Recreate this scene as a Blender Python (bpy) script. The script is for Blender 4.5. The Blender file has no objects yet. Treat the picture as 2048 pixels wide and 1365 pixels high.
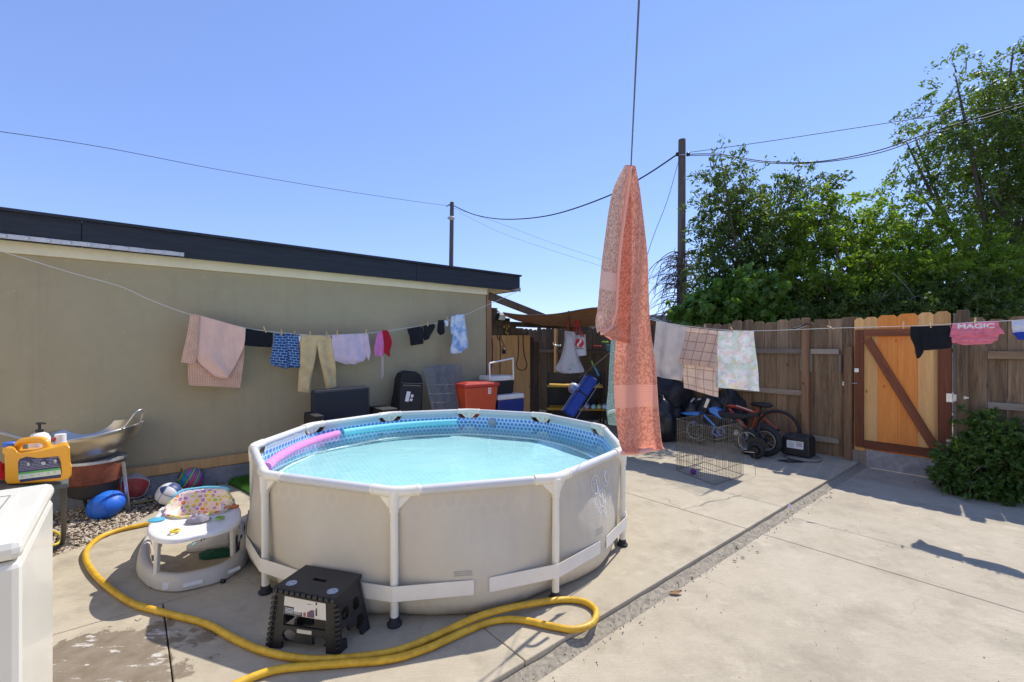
import bpy, bmesh, math, random
import numpy as np
from mathutils import Vector, Matrix, noise

# ------------------------------------------------------------------ camera, world, sun, exposure
scene = bpy.context.scene
F, CX, HY, CAMZ = 910.0, 1024.0, 690.0, 1.545       # focal length and horizon, in pixels of the 2048 wide photograph
cam_data = bpy.data.cameras.new('camera')
cam = bpy.data.objects.new('camera', cam_data)
scene.collection.objects.link(cam)
scene.camera = cam
cam.location = (0, 0, CAMZ)
cam.rotation_euler = (math.radians(90), 0, 0)
cam_data.sensor_width = 36.0
cam_data.lens = 36.0 * F / 2048.0
cam_data.shift_y = (HY - 682.5) / 2048.0
cam_data.clip_start = 0.05
cam_data.clip_end = 2000.0

SUN_AZ = math.radians(41.0)        # to the right of straight ahead
SUN_EL = math.radians(53.0)
world = bpy.data.worlds.new('World')
scene.world = world
world.use_nodes = True
wn, wl_ = world.node_tree.nodes, world.node_tree.links
wn.clear()
sky = wn.new('ShaderNodeTexSky')
sky.sky_type = 'NISHITA'
sky.sun_disc = False
sky.sun_elevation = SUN_EL
sky.sun_rotation = SUN_AZ
sky.altitude = 100.0
sky.air_density = 1.0
sky.dust_density = 0.0
sky.ozone_density = 4.0
bg = wn.new('ShaderNodeBackground')
bg.inputs['Strength'].default_value = 0.15
wo = wn.new('ShaderNodeOutputWorld')
sky_gamma = wn.new('ShaderNodeGamma')          # one grade for the whole sky: softer contrast, deeper blue
sky_gamma.inputs['Gamma'].default_value = 0.65
sky_tint = wn.new('ShaderNodeMix')
sky_tint.data_type = 'RGBA'
sky_tint.blend_type = 'MULTIPLY'
sky_tint.inputs['Factor'].default_value = 1.0
sky_tint.inputs[7].default_value = (0.74, 0.83, 1.20, 1.0)
wl_.new(sky.outputs['Color'], sky_gamma.inputs['Color'])
wl_.new(sky_gamma.outputs['Color'], sky_tint.inputs[6])
wl_.new(sky_tint.outputs[2], bg.inputs['Color'])
wl_.new(bg.outputs['Background'], wo.inputs['Surface'])

sd = bpy.data.lights.new('sun', 'SUN')
sd.energy = 2.5
sd.angle = math.radians(0.53)
sd.color = (1.0, 0.965, 0.91)
sun = bpy.data.objects.new('sun', sd)
scene.collection.objects.link(sun)
SDIR = Vector((math.sin(SUN_AZ) * math.cos(SUN_EL), math.cos(SUN_AZ) * math.cos(SUN_EL), math.sin(SUN_EL)))
sun.rotation_euler = (-SDIR).to_track_quat('-Z', 'Y').to_euler()
sun.location = SDIR * 30

scene.view_settings.view_transform = 'Standard'
scene.view_settings.look = 'None'
scene.view_settings.exposure = 1.06
scene.view_settings.gamma = 1.0
scene.view_settings.use_curve_mapping = False
scene.cycles.max_bounces = 8
scene.cycles.transparent_max_bounces = 16
scene.cycles.use_denoising = True

random.seed(7)
RNG = np.random.default_rng(7)
V = Vector
# ------------------------------------------------------------------ where things stand
# s runs along the house wall (away to the right), d across it (towards the camera), z up
U = V((math.sin(math.radians(50)), math.cos(math.radians(50)), 0))
N = V((math.cos(math.radians(50)), -math.sin(math.radians(50)), 0))
UP = V((0, 0, 1))
def WL(s, d, z=0.0): return U * s + N * d + UP * z
def ray(px, py): return V(((px - CX) / F, 1.0, (HY - py) / F))
CAM = V((0, 0, CAMZ))
def PY(px, py, Y): return CAM + ray(px, py) * Y
def G(px, py, z=0.0):
    r = ray(px, py)
    return CAM + r * ((z - CAMZ) / r.z)
def PS(px, py, s):
    r = ray(px, py)
    return CAM + r * (s / r.dot(U))
def PD(px, py, d):
    r = ray(px, py)
    return CAM + r * (d / r.dot(N))
ROT_U = math.atan2(U.y, U.x)      # z rotation that turns +X into U
ROT_N = math.atan2(N.y, N.x)

# ------------------------------------------------------------------ materials
def new_mat(name):
    m = bpy.data.materials.new(name)
    m.use_nodes = True
    nt = m.node_tree
    return m, nt, nt.nodes['Principled BSDF']
def node(nt, kind, **kw):
    n = nt.nodes.new(kind)
    for k, v in kw.items(): setattr(n, k, v)
    return n
def rgb(c): return (c[0], c[1], c[2], 1.0)
def mixc(nt, fac, a, b, mode='MIX'):
    n = node(nt, 'ShaderNodeMix', data_type='RGBA', blend_type=mode)
    for sock, v in ((n.inputs['Factor'], fac), (n.inputs[6], a), (n.inputs[7], b)):
        if hasattr(v, 'is_linked'): nt.links.new(v, sock)
        elif isinstance(v, (int, float)): sock.default_value = v
        else: sock.default_value = rgb(v)
    return n.outputs[2]
def math_(nt, op, a, b=0.0, c=None):
    n = node(nt, 'ShaderNodeMath', operation=op)
    vals = [a, b] if c is None else [a, b, c]
    for i, v in enumerate(vals):
        if hasattr(v, 'is_linked'): nt.links.new(v, n.inputs[i])
        else: n.inputs[i].default_value = v
    return n.outputs[0]
def vmath(nt, op, a, b=None):
    n = node(nt, 'ShaderNodeVectorMath', operation=op)
    for i, v in enumerate([a] if b is None else [a, b]):
        if hasattr(v, 'is_linked'): nt.links.new(v, n.inputs[i])
        else: n.inputs[i].default_value = v
    return n
def ramp(nt, fac, stops):
    n = node(nt, 'ShaderNodeValToRGB')
    cr = n.color_ramp
    while len(cr.elements) < len(stops): cr.elements.new(0.5)
    for e, (p, c) in zip(cr.elements, stops):
        e.position = p
        e.color = rgb(c) if not isinstance(c, (int, float)) else (c, c, c, 1)
    nt.links.new(fac, n.inputs[0])
    return n.outputs[0]
def coords(nt, kind, scale=(1, 1, 1), rotz=0.0):
    mp = node(nt, 'ShaderNodeMapping')
    mp.inputs['Scale'].default_value = scale
    mp.inputs['Rotation'].default_value = (0, 0, rotz)
    if kind == 'Position': nt.links.new(node(nt, 'ShaderNodeNewGeometry').outputs['Position'], mp.inputs[0])
    else: nt.links.new(node(nt, 'ShaderNodeTexCoord').outputs[kind], mp.inputs[0])
    return mp.outputs[0]
def noise_t(nt, vec, scale, detail=4.0, rough=0.6):
    n = node(nt, 'ShaderNodeTexNoise')
    n.inputs['Scale'].default_value = scale
    n.inputs['Detail'].default_value = detail
    n.inputs['Roughness'].default_value = rough
    nt.links.new(vec, n.inputs['Vector'])
    return n.outputs['Fac']
def bump(nt, bsdf, height, strength=0.3, dist=0.01):
    b = node(nt, 'ShaderNodeBump')
    b.inputs['Strength'].default_value = strength
    b.inputs['Distance'].default_value = dist
    nt.links.new(height, b.inputs['Height'])
    nt.links.new(b.outputs[0], bsdf.inputs['Normal'])
def plain(name, c, rough=0.5, vary=0.12, scale=6.0, metal=0.0, bmp=0.0, bscale=60.0, spec=0.5, kind='Object', trans=0.0, coat=0.0):
    """paint, plastic, metal or cloth: one colour with soft uneven soiling, optional fine relief"""
    m, nt, b = new_mat(name)
    vec = coords(nt, kind)
    f = noise_t(nt, vec, scale)
    f2 = noise_t(nt, vec, scale * 7.0)
    f = math_(nt, 'ADD', math_(nt, 'MULTIPLY', f, 0.65), math_(nt, 'MULTIPLY', f2, 0.35))
    lo = [x * (1 - vary) for x in c]
    hi = [min(1, x * (1 + vary)) for x in c]
    col = ramp(nt, f, [(0.32, lo), (0.68, hi)])
    nt.links.new(col, b.inputs['Base Color'])
    nt.links.new(math_(nt, 'MULTIPLY_ADD', f, 0.2, rough - 0.1), b.inputs['Roughness'])
    b.inputs['Metallic'].default_value = metal
    b.inputs['Specular IOR Level'].default_value = spec
    b.inputs['Coat Weight'].default_value = coat
    if bmp: bump(nt, b, noise_t(nt, vec, bscale), bmp, 0.004)
    if trans:
        t = node(nt, 'ShaderNodeBsdfTranslucent')
        nt.links.new(col, t.inputs[0])
        mx = node(nt, 'ShaderNodeMixShader')
        mx.inputs[0].default_value = trans
        nt.links.new(b.outputs[0], mx.inputs[1]); nt.links.new(t.outputs[0], mx.inputs[2])
        nt.links.new(mx.outputs[0], nt.nodes['Material Output'].inputs[0])
    return m
def wood(name, c1, c2, knots=True, rough=0.75, grain=1.0, weather=None):
    """boards: grain runs along local Z, each board (object) gets its own shift and tone"""
    m, nt, b = new_mat(name)
    info = node(nt, 'ShaderNodeObjectInfo')
    tc = node(nt, 'ShaderNodeTexCoord').outputs['Object']
    off = node(nt, 'ShaderNodeCombineXYZ')
    nt.links.new(math_(nt, 'MULTIPLY', info.outputs['Random'], 37.0), off.inputs[0])
    nt.links.new(math_(nt, 'MULTIPLY', info.outputs['Random'], 91.0), off.inputs[2])
    v = vmath(nt, 'ADD', tc, off.outputs[0]).outputs[0]
    mp = node(nt, 'ShaderNodeMapping')
    mp.inputs['Scale'].default_value = (grain, grain, 0.07 * grain)
    nt.links.new(v, mp.inputs[0])
    g1 = noise_t(nt, mp.outputs[0], 55.0, 6.0, 0.7)
    g2 = noise_t(nt, mp.outputs[0], 11.0, 3.0, 0.5)
    g = math_(nt, 'ADD', math_(nt, 'MULTIPLY', g1, 0.55), math_(nt, 'MULTIPLY', g2, 0.45))
    col = ramp(nt, g, [(0.34, c1), (0.64, c2)])
    if weather:
        blot = noise_t(nt, v, 2.3, 5.0, 0.65)
        col = mixc(nt, ramp(nt, blot, [(0.45, 0.0), (0.70, 0.75)]), col, weather)
    if knots:
        vo = node(nt, 'ShaderNodeTexVoronoi')
        vo.inputs['Scale'].default_value = 6.5
        mk = node(nt, 'ShaderNodeMapping')
        mk.inputs['Scale'].default_value = (1, 1, 0.55)
        nt.links.new(v, mk.inputs[0]); nt.links.new(mk.outputs[0], vo.inputs['Vector'])
        k = ramp(nt, vo.outputs['Distance'], [(0.05, 1.0), (0.11, 0.0)])
        col = mixc(nt, math_(nt, 'MULTIPLY', k, 0.8), col, [x * 0.28 for x in c1])
    tone = math_(nt, 'MULTIPLY_ADD', info.outputs['Random'], 0.5, 0.75)
    col = mixc(nt, 1.0, col, node_comb(nt, tone), 'MULTIPLY')
    nt.links.new(col, b.inputs['Base Color'])
    b.inputs['Roughness'].default_value = rough
    b.inputs['Specular IOR Level'].default_value = 0.25
    crk = noise_t(nt, mp.outputs[0], 26.0, 2.0, 0.5)
    bump(nt, b, math_(nt, 'ADD', g1, math_(nt, 'MULTIPLY', crk, 1.5)), 0.7, 0.004)
    return m
def node_comb(nt, val):
    n = node(nt, 'ShaderNodeCombineColor')
    for i in range(3): nt.links.new(val, n.inputs[i])
    return n.outputs[0]
def hex_edge(nt, vec, pitch):
    """distance to the centre of the nearest hexagon (0) up to its edge (0.5); vec is a UV in metres"""
    p = vmath(nt, 'MULTIPLY', vec, (1 / pitch, 1 / pitch, 0)).outputs[0]
    r, h = (1.0, math.sqrt(3.0), 1.0), (0.5, math.sqrt(3.0) / 2, 0.0)
    a = vmath(nt, 'SUBTRACT', vmath(nt, 'MODULO', vmath(nt, 'ADD', p, (100.0, 100.0 * math.sqrt(3), 0)).outputs[0], r).outputs[0], h).outputs[0]
    b = vmath(nt, 'SUBTRACT', vmath(nt, 'MODULO', vmath(nt, 'ADD', p, (100.5, 100.5 * math.sqrt(3), 0)).outputs[0], r).outputs[0], h).outputs[0]
    la, lb = vmath(nt, 'LENGTH', a).outputs['Value'], vmath(nt, 'LENGTH', b).outputs['Value']
    pick = math_(nt, 'LESS_THAN', la, lb)
    mx = node(nt, 'ShaderNodeMix', data_type='VECTOR')
    nt.links.new(pick, mx.inputs['Factor']); nt.links.new(b, mx.inputs[4]); nt.links.new(a, mx.inputs[5])
    ab = vmath(nt, 'ABSOLUTE', mx.outputs[1]).outputs[0]
    d1 = vmath(nt, 'DOT_PRODUCT', ab, (0.5, math.sqrt(3) / 2, 0)).outputs['Value']
    sx = node(nt, 'ShaderNodeSeparateXYZ')
    nt.links.new(ab, sx.inputs[0])
    return math_(nt, 'MAXIMUM', d1, sx.outputs[0])

# ------------------------------------------------------------------ mesh building
WORLD_AT = {}
def at_of(o): return WORLD_AT.get(o.name, V((0, 0, 0))) if o else V((0, 0, 0))
def link(o, parent, where):
    scene.collection.objects.link(o)
    WORLD_AT[o.name] = V(where)
    if parent: o.parent = parent
    o.location = V(where) - at_of(parent)
    return o
def thing(name, label, cat, where, group=None):
    o = bpy.data.objects.new(name, None)
    o.empty_display_size = 0.1
    link(o, None, where)
    return tag(o, label, cat, group)
def tag(o, label, cat, group=None):
    o['label'] = label
    o['category'] = cat
    if group: o['group'] = group
    return o
def structure(o):
    o['kind'] = 'structure'
    return o
class MB:
    def __init__(self): self.v, self.f, self.uv, self.mi, self.cur = [], [], [], [], 0
    def face(self, idx, uv=None):
        self.f.append(tuple(idx)); self.uv.append(uv); self.mi.append(self.cur)
    def box(self, c, size, rot=None, taper=1.0):
        i = len(self.v)
        hx, hy, hz = size[0] / 2, size[1] / 2, size[2] / 2
        for z in (-1, 1):
            t = taper if z > 0 else 1.0
            for x, y in ((-1, -1), (1, -1), (1, 1), (-1, 1)):
                p = V((x * hx * t, y * hy * t, z * hz))
                if rot is not None: p = rot @ p
                self.v.append(V(c) + p)
        for q in ((3, 2, 1, 0), (4, 5, 6, 7), (0, 1, 5, 4), (1, 2, 6, 5), (2, 3, 7, 6), (3, 0, 4, 7)):
            self.face([i + k for k in q])
        return self
    def bar(self, a, b, w, t, up=UP):
        """a square bar from a to b, w along 'side', t along the third direction"""
        a, b = V(a), V(b)
        z = (b - a).normalized()
        x = z.cross(up)
        if x.length < 1e-4: x = z.cross(V((1, 0, 0)))
        x.normalize()
        y = z.cross(x)
        rot = Matrix((x, y, z)).transposed()
        return self.box((a + b) / 2, (w, t, (b - a).length), rot)
    def tube(self, pts, r, n=8, caps=True, closed=False):
        pts = [V(p) for p in pts]
        rs = r if isinstance(r, (list, tuple)) else [r] * len(pts)
        i0 = len(self.v)
        prev = None
        m = len(pts)
        for k, p in enumerate(pts):
            if closed: t = pts[(k + 1) % m] - pts[k - 1]
            else: t = pts[min(k + 1, m - 1)] - pts[max(k - 1, 0)]
            t.normalize()
            if prev is None:
                x = t.cross(UP)
                if x.length < 1e-3: x = t.cross(V((0, 1, 0)))
            else:
                x = prev - t * prev.dot(t)
                if x.length < 1e-6: x = t.cross(V((0.3, 1, 0.2)))
            x.normalize(); prev = x
            y = t.cross(x)
            for j in range(n):
                a = 2 * math.pi * j / n
                self.v.append(p + (x * math.cos(a) + y * math.sin(a)) * rs[k])
        for k in range(m if closed else m - 1):
            b = i0 + ((k + 1) % m) * n
            a = i0 + k * n
            for j in range(n):
                self.face((a + j, a + (j + 1) % n, b + (j + 1) % n, b + j))
        if caps and not closed:
            self.face([i0 + j for j in range(n)][::-1])
            self.face([i0 + (m - 1) * n + j for j in range(n)])
        return self
    def lathe(self, c, prof, n=24, axis=UP, xdir=None, sx=1.0, sy=1.0):
        c = V(c); z = V(axis).normalized()
        x = V(xdir) if xdir is not None else z.cross(V((0, 1, 0.01)))
        x = (x - z * x.dot(z)).normalized(); y = z.cross(x)
        i0 = len(self.v)
        for r, h in prof:
            for j in range(n):
                a = 2 * math.pi * j / n
                self.v.append(c + z * h + x * (r * sx * math.cos(a)) + y * (r * sy * math.sin(a)))
        for k in range(len(prof) - 1):
            for j in range(n):
                a, b = i0 + k * n, i0 + (k + 1) * n
                self.face((a + j, a + (j + 1) % n, b + (j + 1) % n, b + j))
        if prof[0][0] > 1e-4: self.face([i0 + j for j in range(n)][::-1])
        if prof[-1][0] > 1e-4: self.face([i0 + (len(prof) - 1) * n + j for j in range(n)])
        return self
    def prism(self, poly, off):
        """poly: list of 3D points, off: extrusion vector"""
        i = len(self.v); m = len(poly); off = V(off)
        self.v += [V(p) for p in poly] + [V(p) + off for p in poly]
        self.face([i + k for k in range(m)][::-1]); self.face([i + m + k for k in range(m)])
        for k in range(m):
            j = (k + 1) % m
            self.face((i + k, i + j, i + m + j, i + m + k))
        return self
    def grid(self, rows, uvs=None, flip=False):
        i0 = len(self.v); m = len(rows[0])
        for r in rows: self.v += [V(p) for p in r]
        for a in range(len(rows) - 1):
            for b in range(m - 1):
                q = [i0 + a * m + b, i0 + a * m + b + 1, i0 + (a + 1) * m + b + 1, i0 + (a + 1) * m + b]
                w = None
                if uvs: w = [uvs[a][b], uvs[a][b + 1], uvs[a + 1][b + 1], uvs[a + 1][b]]
                if flip: q.reverse(); w = w[::-1] if w else None
                self.face(q, w)
        return self
    def build(self, name, mats, parent=None, smooth=False, bevel=0.0, where=None, fix=True, angle=None):
        if where is None:
            if parent is None:
                lo = [min(p[k] for p in self.v) for k in range(3)]; hi = [max(p[k] for p in self.v) for k in range(3)]
                where = V(((lo[0] + hi[0]) / 2, (lo[1] + hi[1]) / 2, lo[2]))
            else:
                where = sum(self.v, V((0, 0, 0))) / len(self.v)
        me = bpy.data.meshes.new(name)
        me.from_pydata([tuple(p - V(where)) for p in self.v], [], self.f)
        if any(self.uv):
            lay = me.uv_layers.new(name='UVMap')
            k = 0
            for w, fc in zip(self.uv, self.f):
                for j in range(len(fc)):
                    if w: lay.data[k].uv = w[j]
                    k += 1
        mats = mats if isinstance(mats, (list, tuple)) else [mats]
        for mt in mats: me.materials.append(mt)
        if len(mats) > 1: me.polygons.foreach_set('material_index', self.mi)
        if fix:
            bm = bmesh.new(); bm.from_mesh(me)
            bmesh.ops.recalc_face_normals(bm, faces=bm.faces)
            bm.to_mesh(me); bm.free()
        if smooth:
            me.polygons.foreach_set('use_smooth', [True] * len(me.polygons))
            if angle: me.set_sharp_from_angle(angle=math.radians(angle))
        me.update()
        o = bpy.data.objects.new(name, me)
        link(o, parent, where)
        if bevel:
            md = o.modifiers.new('bevel', 'BEVEL'); md.width = bevel; md.segments = 2; md.limit_method = 'ANGLE'
            md.angle_limit = math.radians(40)
        return o
def share(name, mesh, parent, where, rotz=0.0, scale=None):
    o = bpy.data.objects.new(name, mesh)
    link(o, parent, where)
    o.rotation_euler.z = rotz
    if scale: o.scale = scale
    return o
def spline(pts, k=8, closed=False):
    pts = [V(p) for p in pts]; out = []; m = len(pts)
    for i in range(m if closed else m - 1):
        if closed: p0, p1, p2, p3 = pts[i - 1], pts[i], pts[(i + 1) % m], pts[(i + 2) % m]
        else: p0, p1, p2, p3 = pts[max(i - 1, 0)], pts[i], pts[i + 1], pts[min(i + 2, m - 1)]
        for j in range(k):
            t = j / k
            out.append(0.5 * ((2 * p1) + (p2 - p0) * t + (2 * p0 - 5 * p1 + 4 * p2 - p3) * t * t + (3 * p1 - p0 - 3 * p2 + p3) * t ** 3))
    if not closed: out.append(pts[-1])
    return out
def text_mesh(txt, size, origin, xdir, ydir, name, mat, parent, extrude=0.0006, bold=0.0, squeeze=1.0):
    cu = bpy.data.curves.new('lettering', 'FONT')
    cu.body = txt; cu.size = size; cu.align_x = 'CENTER'; cu.align_y = 'CENTER'; cu.extrude = extrude; cu.offset = bold
    tmp = bpy.data.objects.new('lettering', cu)
    scene.collection.objects.link(tmp)
    dg = bpy.context.evaluated_depsgraph_get()
    me = bpy.data.meshes.new_from_object(tmp.evaluated_get(dg))
    bpy.data.objects.remove(tmp)
    x = V(xdir).normalized(); y = V(ydir).normalized(); z = x.cross(y)
    me.transform(Matrix((x * squeeze, y, z)).transposed().to_4x4())
    me.materials.clear(); me.materials.append(mat)
    o = bpy.data.objects.new(name, me)
    return link(o, parent, origin)
def panel(name, rows, mat, parent=None, puff=0.012, wr=0.012, freq=18.0, seed=0, nu=18, nv=22, sub=True, edge=0.0, smooth=True, facing=None, drift=0.0):
    """hanging cloth: rows = [(left point, right point), ...] from the line downwards; two layers with folds"""
    L = spline([r[0] for r in rows], 12); R = spline([r[1] for r in rows], 12)
    step = max(1, len(L) // nv)
    idx = sorted(set(list(range(0, len(L), step)) + [len(L) - 1]))
    L = [L[i] for i in idx]; R = [R[i] for i in idx]
    nrm = (R[0] - L[0]).cross(L[-1] - L[0]).normalized()
    if nrm.dot(CAM - L[0]) < 0: nrm = -nrm
    if facing is not None: nrm = V(facing)
    fr, bk, uvs = [], [], []
    vlen = 0.0
    for a, (l, r) in enumerate(zip(L, R)):
        ra, rb, ru = [], [], []
        if a: vlen += ((L[a] + R[a]) / 2 - (L[a - 1] + R[a - 1]) / 2).length
        t = a / (len(L) - 1)
        for b in range(nu + 1):
            w = b / nu
            p = l.lerp(r, w)
            ln = (r - l).length
            x = w * ln
            fold = math.sin(x * freq * 2 + seed * 1.7 + 1.5 * math.sin(x * freq * 0.7 + seed)) * wr * (0.25 + 0.75 * t)
            fold += noise.noise(V((x * 9 + seed * 3.1, t * 3.0, seed))) * wr * 1.6
            if edge and a == len(L) - 1:
                p = p + (l - r).cross(nrm).normalized() * 0
                p.z += noise.noise(V((x * 14, seed, 5))) * edge
            th = puff * min(1.0, 5 * min(w, 1 - w) + 0.12) * min(1.0, 6 * t + 0.25, )
            ra.append(p + nrm * (fold + th)); rb.append(p + nrm * (fold - th)); ru.append((x, -vlen))
        fr.append(ra); bk.append(rb); uvs.append(ru)
    m = MB()
    if puff == 0:          # one sheet of cloth
        m.grid(fr, uvs)
        return m.build(name, mat, parent, smooth=smooth, fix=False)
    m.grid(fr, uvs); m.grid(bk, uvs, flip=True)
    nc, nr = nu + 1, len(L)
    o2 = nc * nr
    for a in range(nr - 1):
        for b, fl in ((0, 0), (nc - 1, 1)):
            q = [a * nc + b, (a + 1) * nc + b, o2 + (a + 1) * nc + b, o2 + a * nc + b]
            w = [uvs[a][b], uvs[a + 1][b], uvs[a + 1][b], uvs[a][b]]
            m.face(q, w)
    for b in range(nc - 1):
        for a in (0, nr - 1):
            m.face([a * nc + b, a * nc + b + 1, o2 + a * nc + b + 1, o2 + a * nc + b], [uvs[a][b], uvs[a][b + 1], uvs[a][b + 1], uvs[a][b]])
    return m.build(name, mat, parent, smooth=smooth, angle=60)
def rowsD(d, rows): return [(PD(xl, yl, d), PD(xr, yr, d)) for (xl, yl, xr, yr) in rows]
def rowsS(s, rows): return [(PS(xl, yl, s), PS(xr, yr, s)) for (xl, yl, xr, yr) in rows]
# ------------------------------------------------------------------ materials of the place
def concrete_mat(name, lo, hi, stain=False):
    m, nt, b = new_mat(name)
    pos = coords(nt, 'Position')
    big = noise_t(nt, pos, 0.7, 5.0, 0.6)
    mid = noise_t(nt, pos, 5.0, 6.0, 0.7)
    fine = noise_t(nt, pos, 160.0, 3.0, 0.7)
    # broom finish runs across the slab
    br = noise_t(nt, coords(nt, 'Position', (9.0, 260.0, 1.0), -ROT_N), 1.0, 3.0, 0.6)
    f = math_(nt, 'ADD', math_(nt, 'MULTIPLY', big, 0.45), math_(nt, 'MULTIPLY', mid, 0.4))
    f = math_(nt, 'ADD', f, math_(nt, 'MULTIPLY', fine, 0.15))
    col = ramp(nt, f, [(0.33, lo), (0.5, [(a + c) / 2 * 1.03 for a, c in zip(lo, hi)]), (0.66, hi)])
    grime = ramp(nt, noise_t(nt, pos, 2.1, 8.0, 0.75), [(0.50, 0.0), (0.68, 0.50)])
    col = mixc(nt, grime, col, [x * 0.62 for x in lo])
    wt = ramp(nt, noise_t(nt, pos, 3.3, 6.0, 0.7), [(0.56, 0.0), (0.70, 0.45)])
    col = mixc(nt, wt, col, [min(1, x * 1.22) for x in hi])
    vo = node(nt, 'ShaderNodeTexVoronoi')
    vo.inputs['Scale'].default_value = 10.0
    nt.links.new(pos, vo.inputs['Vector'])
    spot = ramp(nt, vo.outputs['Distance'], [(0.035, 1.0), (0.075, 0.0)])
    rnd = node(nt, 'ShaderNodeSeparateColor')
    nt.links.new(vo.outputs['Color'], rnd.inputs[0])
    spot = math_(nt, 'MULTIPLY', spot, math_(nt, 'GREATER_THAN', rnd.outputs[0], 0.72))
    col = mixc(nt, math_(nt, 'MULTIPLY', spot, 0.55), col, (0.08, 0.065, 0.05))
    speck = ramp(nt, fine, [(0.30, 1.0), (0.40, 0.0)])
    col = mixc(nt, ramp(nt, br, [(0.40, 0.22), (0.60, 0.0)]), col, [x * 0.7 for x in lo])
    col = mixc(nt, math_(nt, 'MULTIPLY', speck, 0.5), col, [x * 0.55 for x in lo])
    # hairline cracks
    vc = node(nt, 'ShaderNodeTexVoronoi', feature='DISTANCE_TO_EDGE')
    vc.inputs['Scale'].default_value = 0.55
    wob = vmath(nt, 'ADD', pos, vmath(nt, 'SCALE', node_vecnoise(nt, pos, 3.0)).outputs[0])
    nt.links.new(wob.outputs[0], vc.inputs['Vector'])
    crack = ramp(nt, vc.outputs['Distance'], [(0.0015, 1.0), (0.004, 0.0)])
    crack = math_(nt, 'MULTIPLY', crack, ramp(nt, big, [(0.5, 0.0), (0.6, 0.7)]))
    col = mixc(nt, crack, col, (0.07, 0.06, 0.05))
    rgh = 0.9
    if stain:
        c = G(190, 1330)
        dist = vmath(nt, 'DISTANCE', vmath(nt, 'MULTIPLY', pos, (1.0, 1.35, 0)).outputs[0], (c.x, c.y * 1.35, 0)).outputs['Value']
        edge = math_(nt, 'ADD', dist, math_(nt, 'MULTIPLY', math_(nt, 'SUBTRACT', noise_t(nt, pos, 4.5, 7.0, 0.65), 0.5), 1.3))
        wet = ramp(nt, edge, [(0.40, 1.0), (0.43, 0.0)])
        mud = ramp(nt, noise_t(nt, pos, 9.0, 5.0), [(0.35, (0.17, 0.125, 0.08)), (0.7, (0.27, 0.22, 0.16))])
        col = mixc(nt, math_(nt, 'MULTIPLY', wet, 0.85), col, mud)
        foam = math_(nt, 'MULTIPLY', wet, ramp(nt, noise_t(nt, coords(nt, 'Position', (1.0, 2.6, 1.0), 0.5), 5.0, 6.0, 0.7), [(0.58, 0.0), (0.62, 0.8)]))
        col = mixc(nt, foam, col, (0.66, 0.62, 0.54))
        rgh = ramp(nt, wet, [(0.0, 0.9), (1.0, 0.32)])
    nt.links.new(col, b.inputs['Base Color'])
    if stain: nt.links.new(rgh, b.inputs['Roughness'])
    else: b.inputs['Roughness'].default_value = rgh
    b.inputs['Specular IOR Level'].default_value = 0.3
    hgt = math_(nt, 'ADD', math_(nt, 'MULTIPLY', fine, 0.5), math_(nt, 'MULTIPLY', br, 0.5))
    bump(nt, b, hgt, 0.55, 0.006)
    return m
def node_vecnoise(nt, vec, scale):
    n = node(nt, 'ShaderNodeTexNoise')
    n.inputs['Scale'].default_value = scale
    nt.links.new(vec, n.inputs['Vector'])
    sub = vmath(nt, 'SUBTRACT', n.outputs['Color'], (0.5, 0.5, 0.5))
    return vmath(nt, 'MULTIPLY', sub.outputs[0], (0.35, 0.35, 0.0)).outputs[0]

M = {}
M['slab'] = concrete_mat('pale_concrete', (0.37, 0.31, 0.215), (0.54, 0.465, 0.335), stain=True)
M['drive'] = concrete_mat('driveway_concrete', (0.38, 0.32, 0.225), (0.54, 0.465, 0.34))
M['gutter'] = plain('rough_aggregate', (0.30, 0.255, 0.185), 0.95, 0.5, 40.0, bmp=1.0, bscale=130.0, kind='Position')
M['earth'] = plain('dry_earth', (0.16, 0.125, 0.085), 0.95, 0.35, 2.0, bmp=0.6, bscale=30, kind='Position')
M['joint'] = plain('joint_dirt', (0.06, 0.05, 0.038), 0.95, 0.4, 30.0, kind='Position')
def stucco(name, c):
    m, nt, b = new_mat(name)
    pos = coords(nt, 'Position')
    f = math_(nt, 'ADD', math_(nt, 'MULTIPLY', noise_t(nt, pos, 0.8, 5), 0.6), math_(nt, 'MULTIPLY', noise_t(nt, pos, 7, 5), 0.4))
    col = ramp(nt, f, [(0.3, [x * 0.92 for x in c]), (0.7, [x * 1.06 for x in c])])
    streak = noise_t(nt, coords(nt, 'Position', (5.0, 5.0, 0.35)), 1.4, 5.0, 0.7)
    col = mixc(nt, ramp(nt, streak, [(0.53, 0.0), (0.75, 0.20)]), col, [x * 0.6 for x in c])
    sc = ramp(nt, noise_t(nt, pos, 14.0, 4.0, 0.6), [(0.70, 0.0), (0.76, 0.5)])
    col = mixc(nt, sc, col, [min(1, x * 1.5) for x in c])
    nt.links.new(col, b.inputs['Base Color'])
    b.inputs['Roughness'].default_value = 0.9
    b.inputs['Specular IOR Level'].default_value = 0.2
    bump(nt, b, math_(nt, 'ADD', noise_t(nt, pos, 70.0, 4.0), math_(nt, 'MULTIPLY', noise_t(nt, pos, 4.0, 3.0), 1.2)), 0.5, 0.006)
    return m
M['stucco'] = stucco('olive_stucco', (0.44, 0.37, 0.225))
M['cream'] = plain('cream_paint', (0.88, 0.79, 0.55), 0.6, 0.08, 2.5, bmp=0.15, bscale=40, kind='Position')
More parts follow.
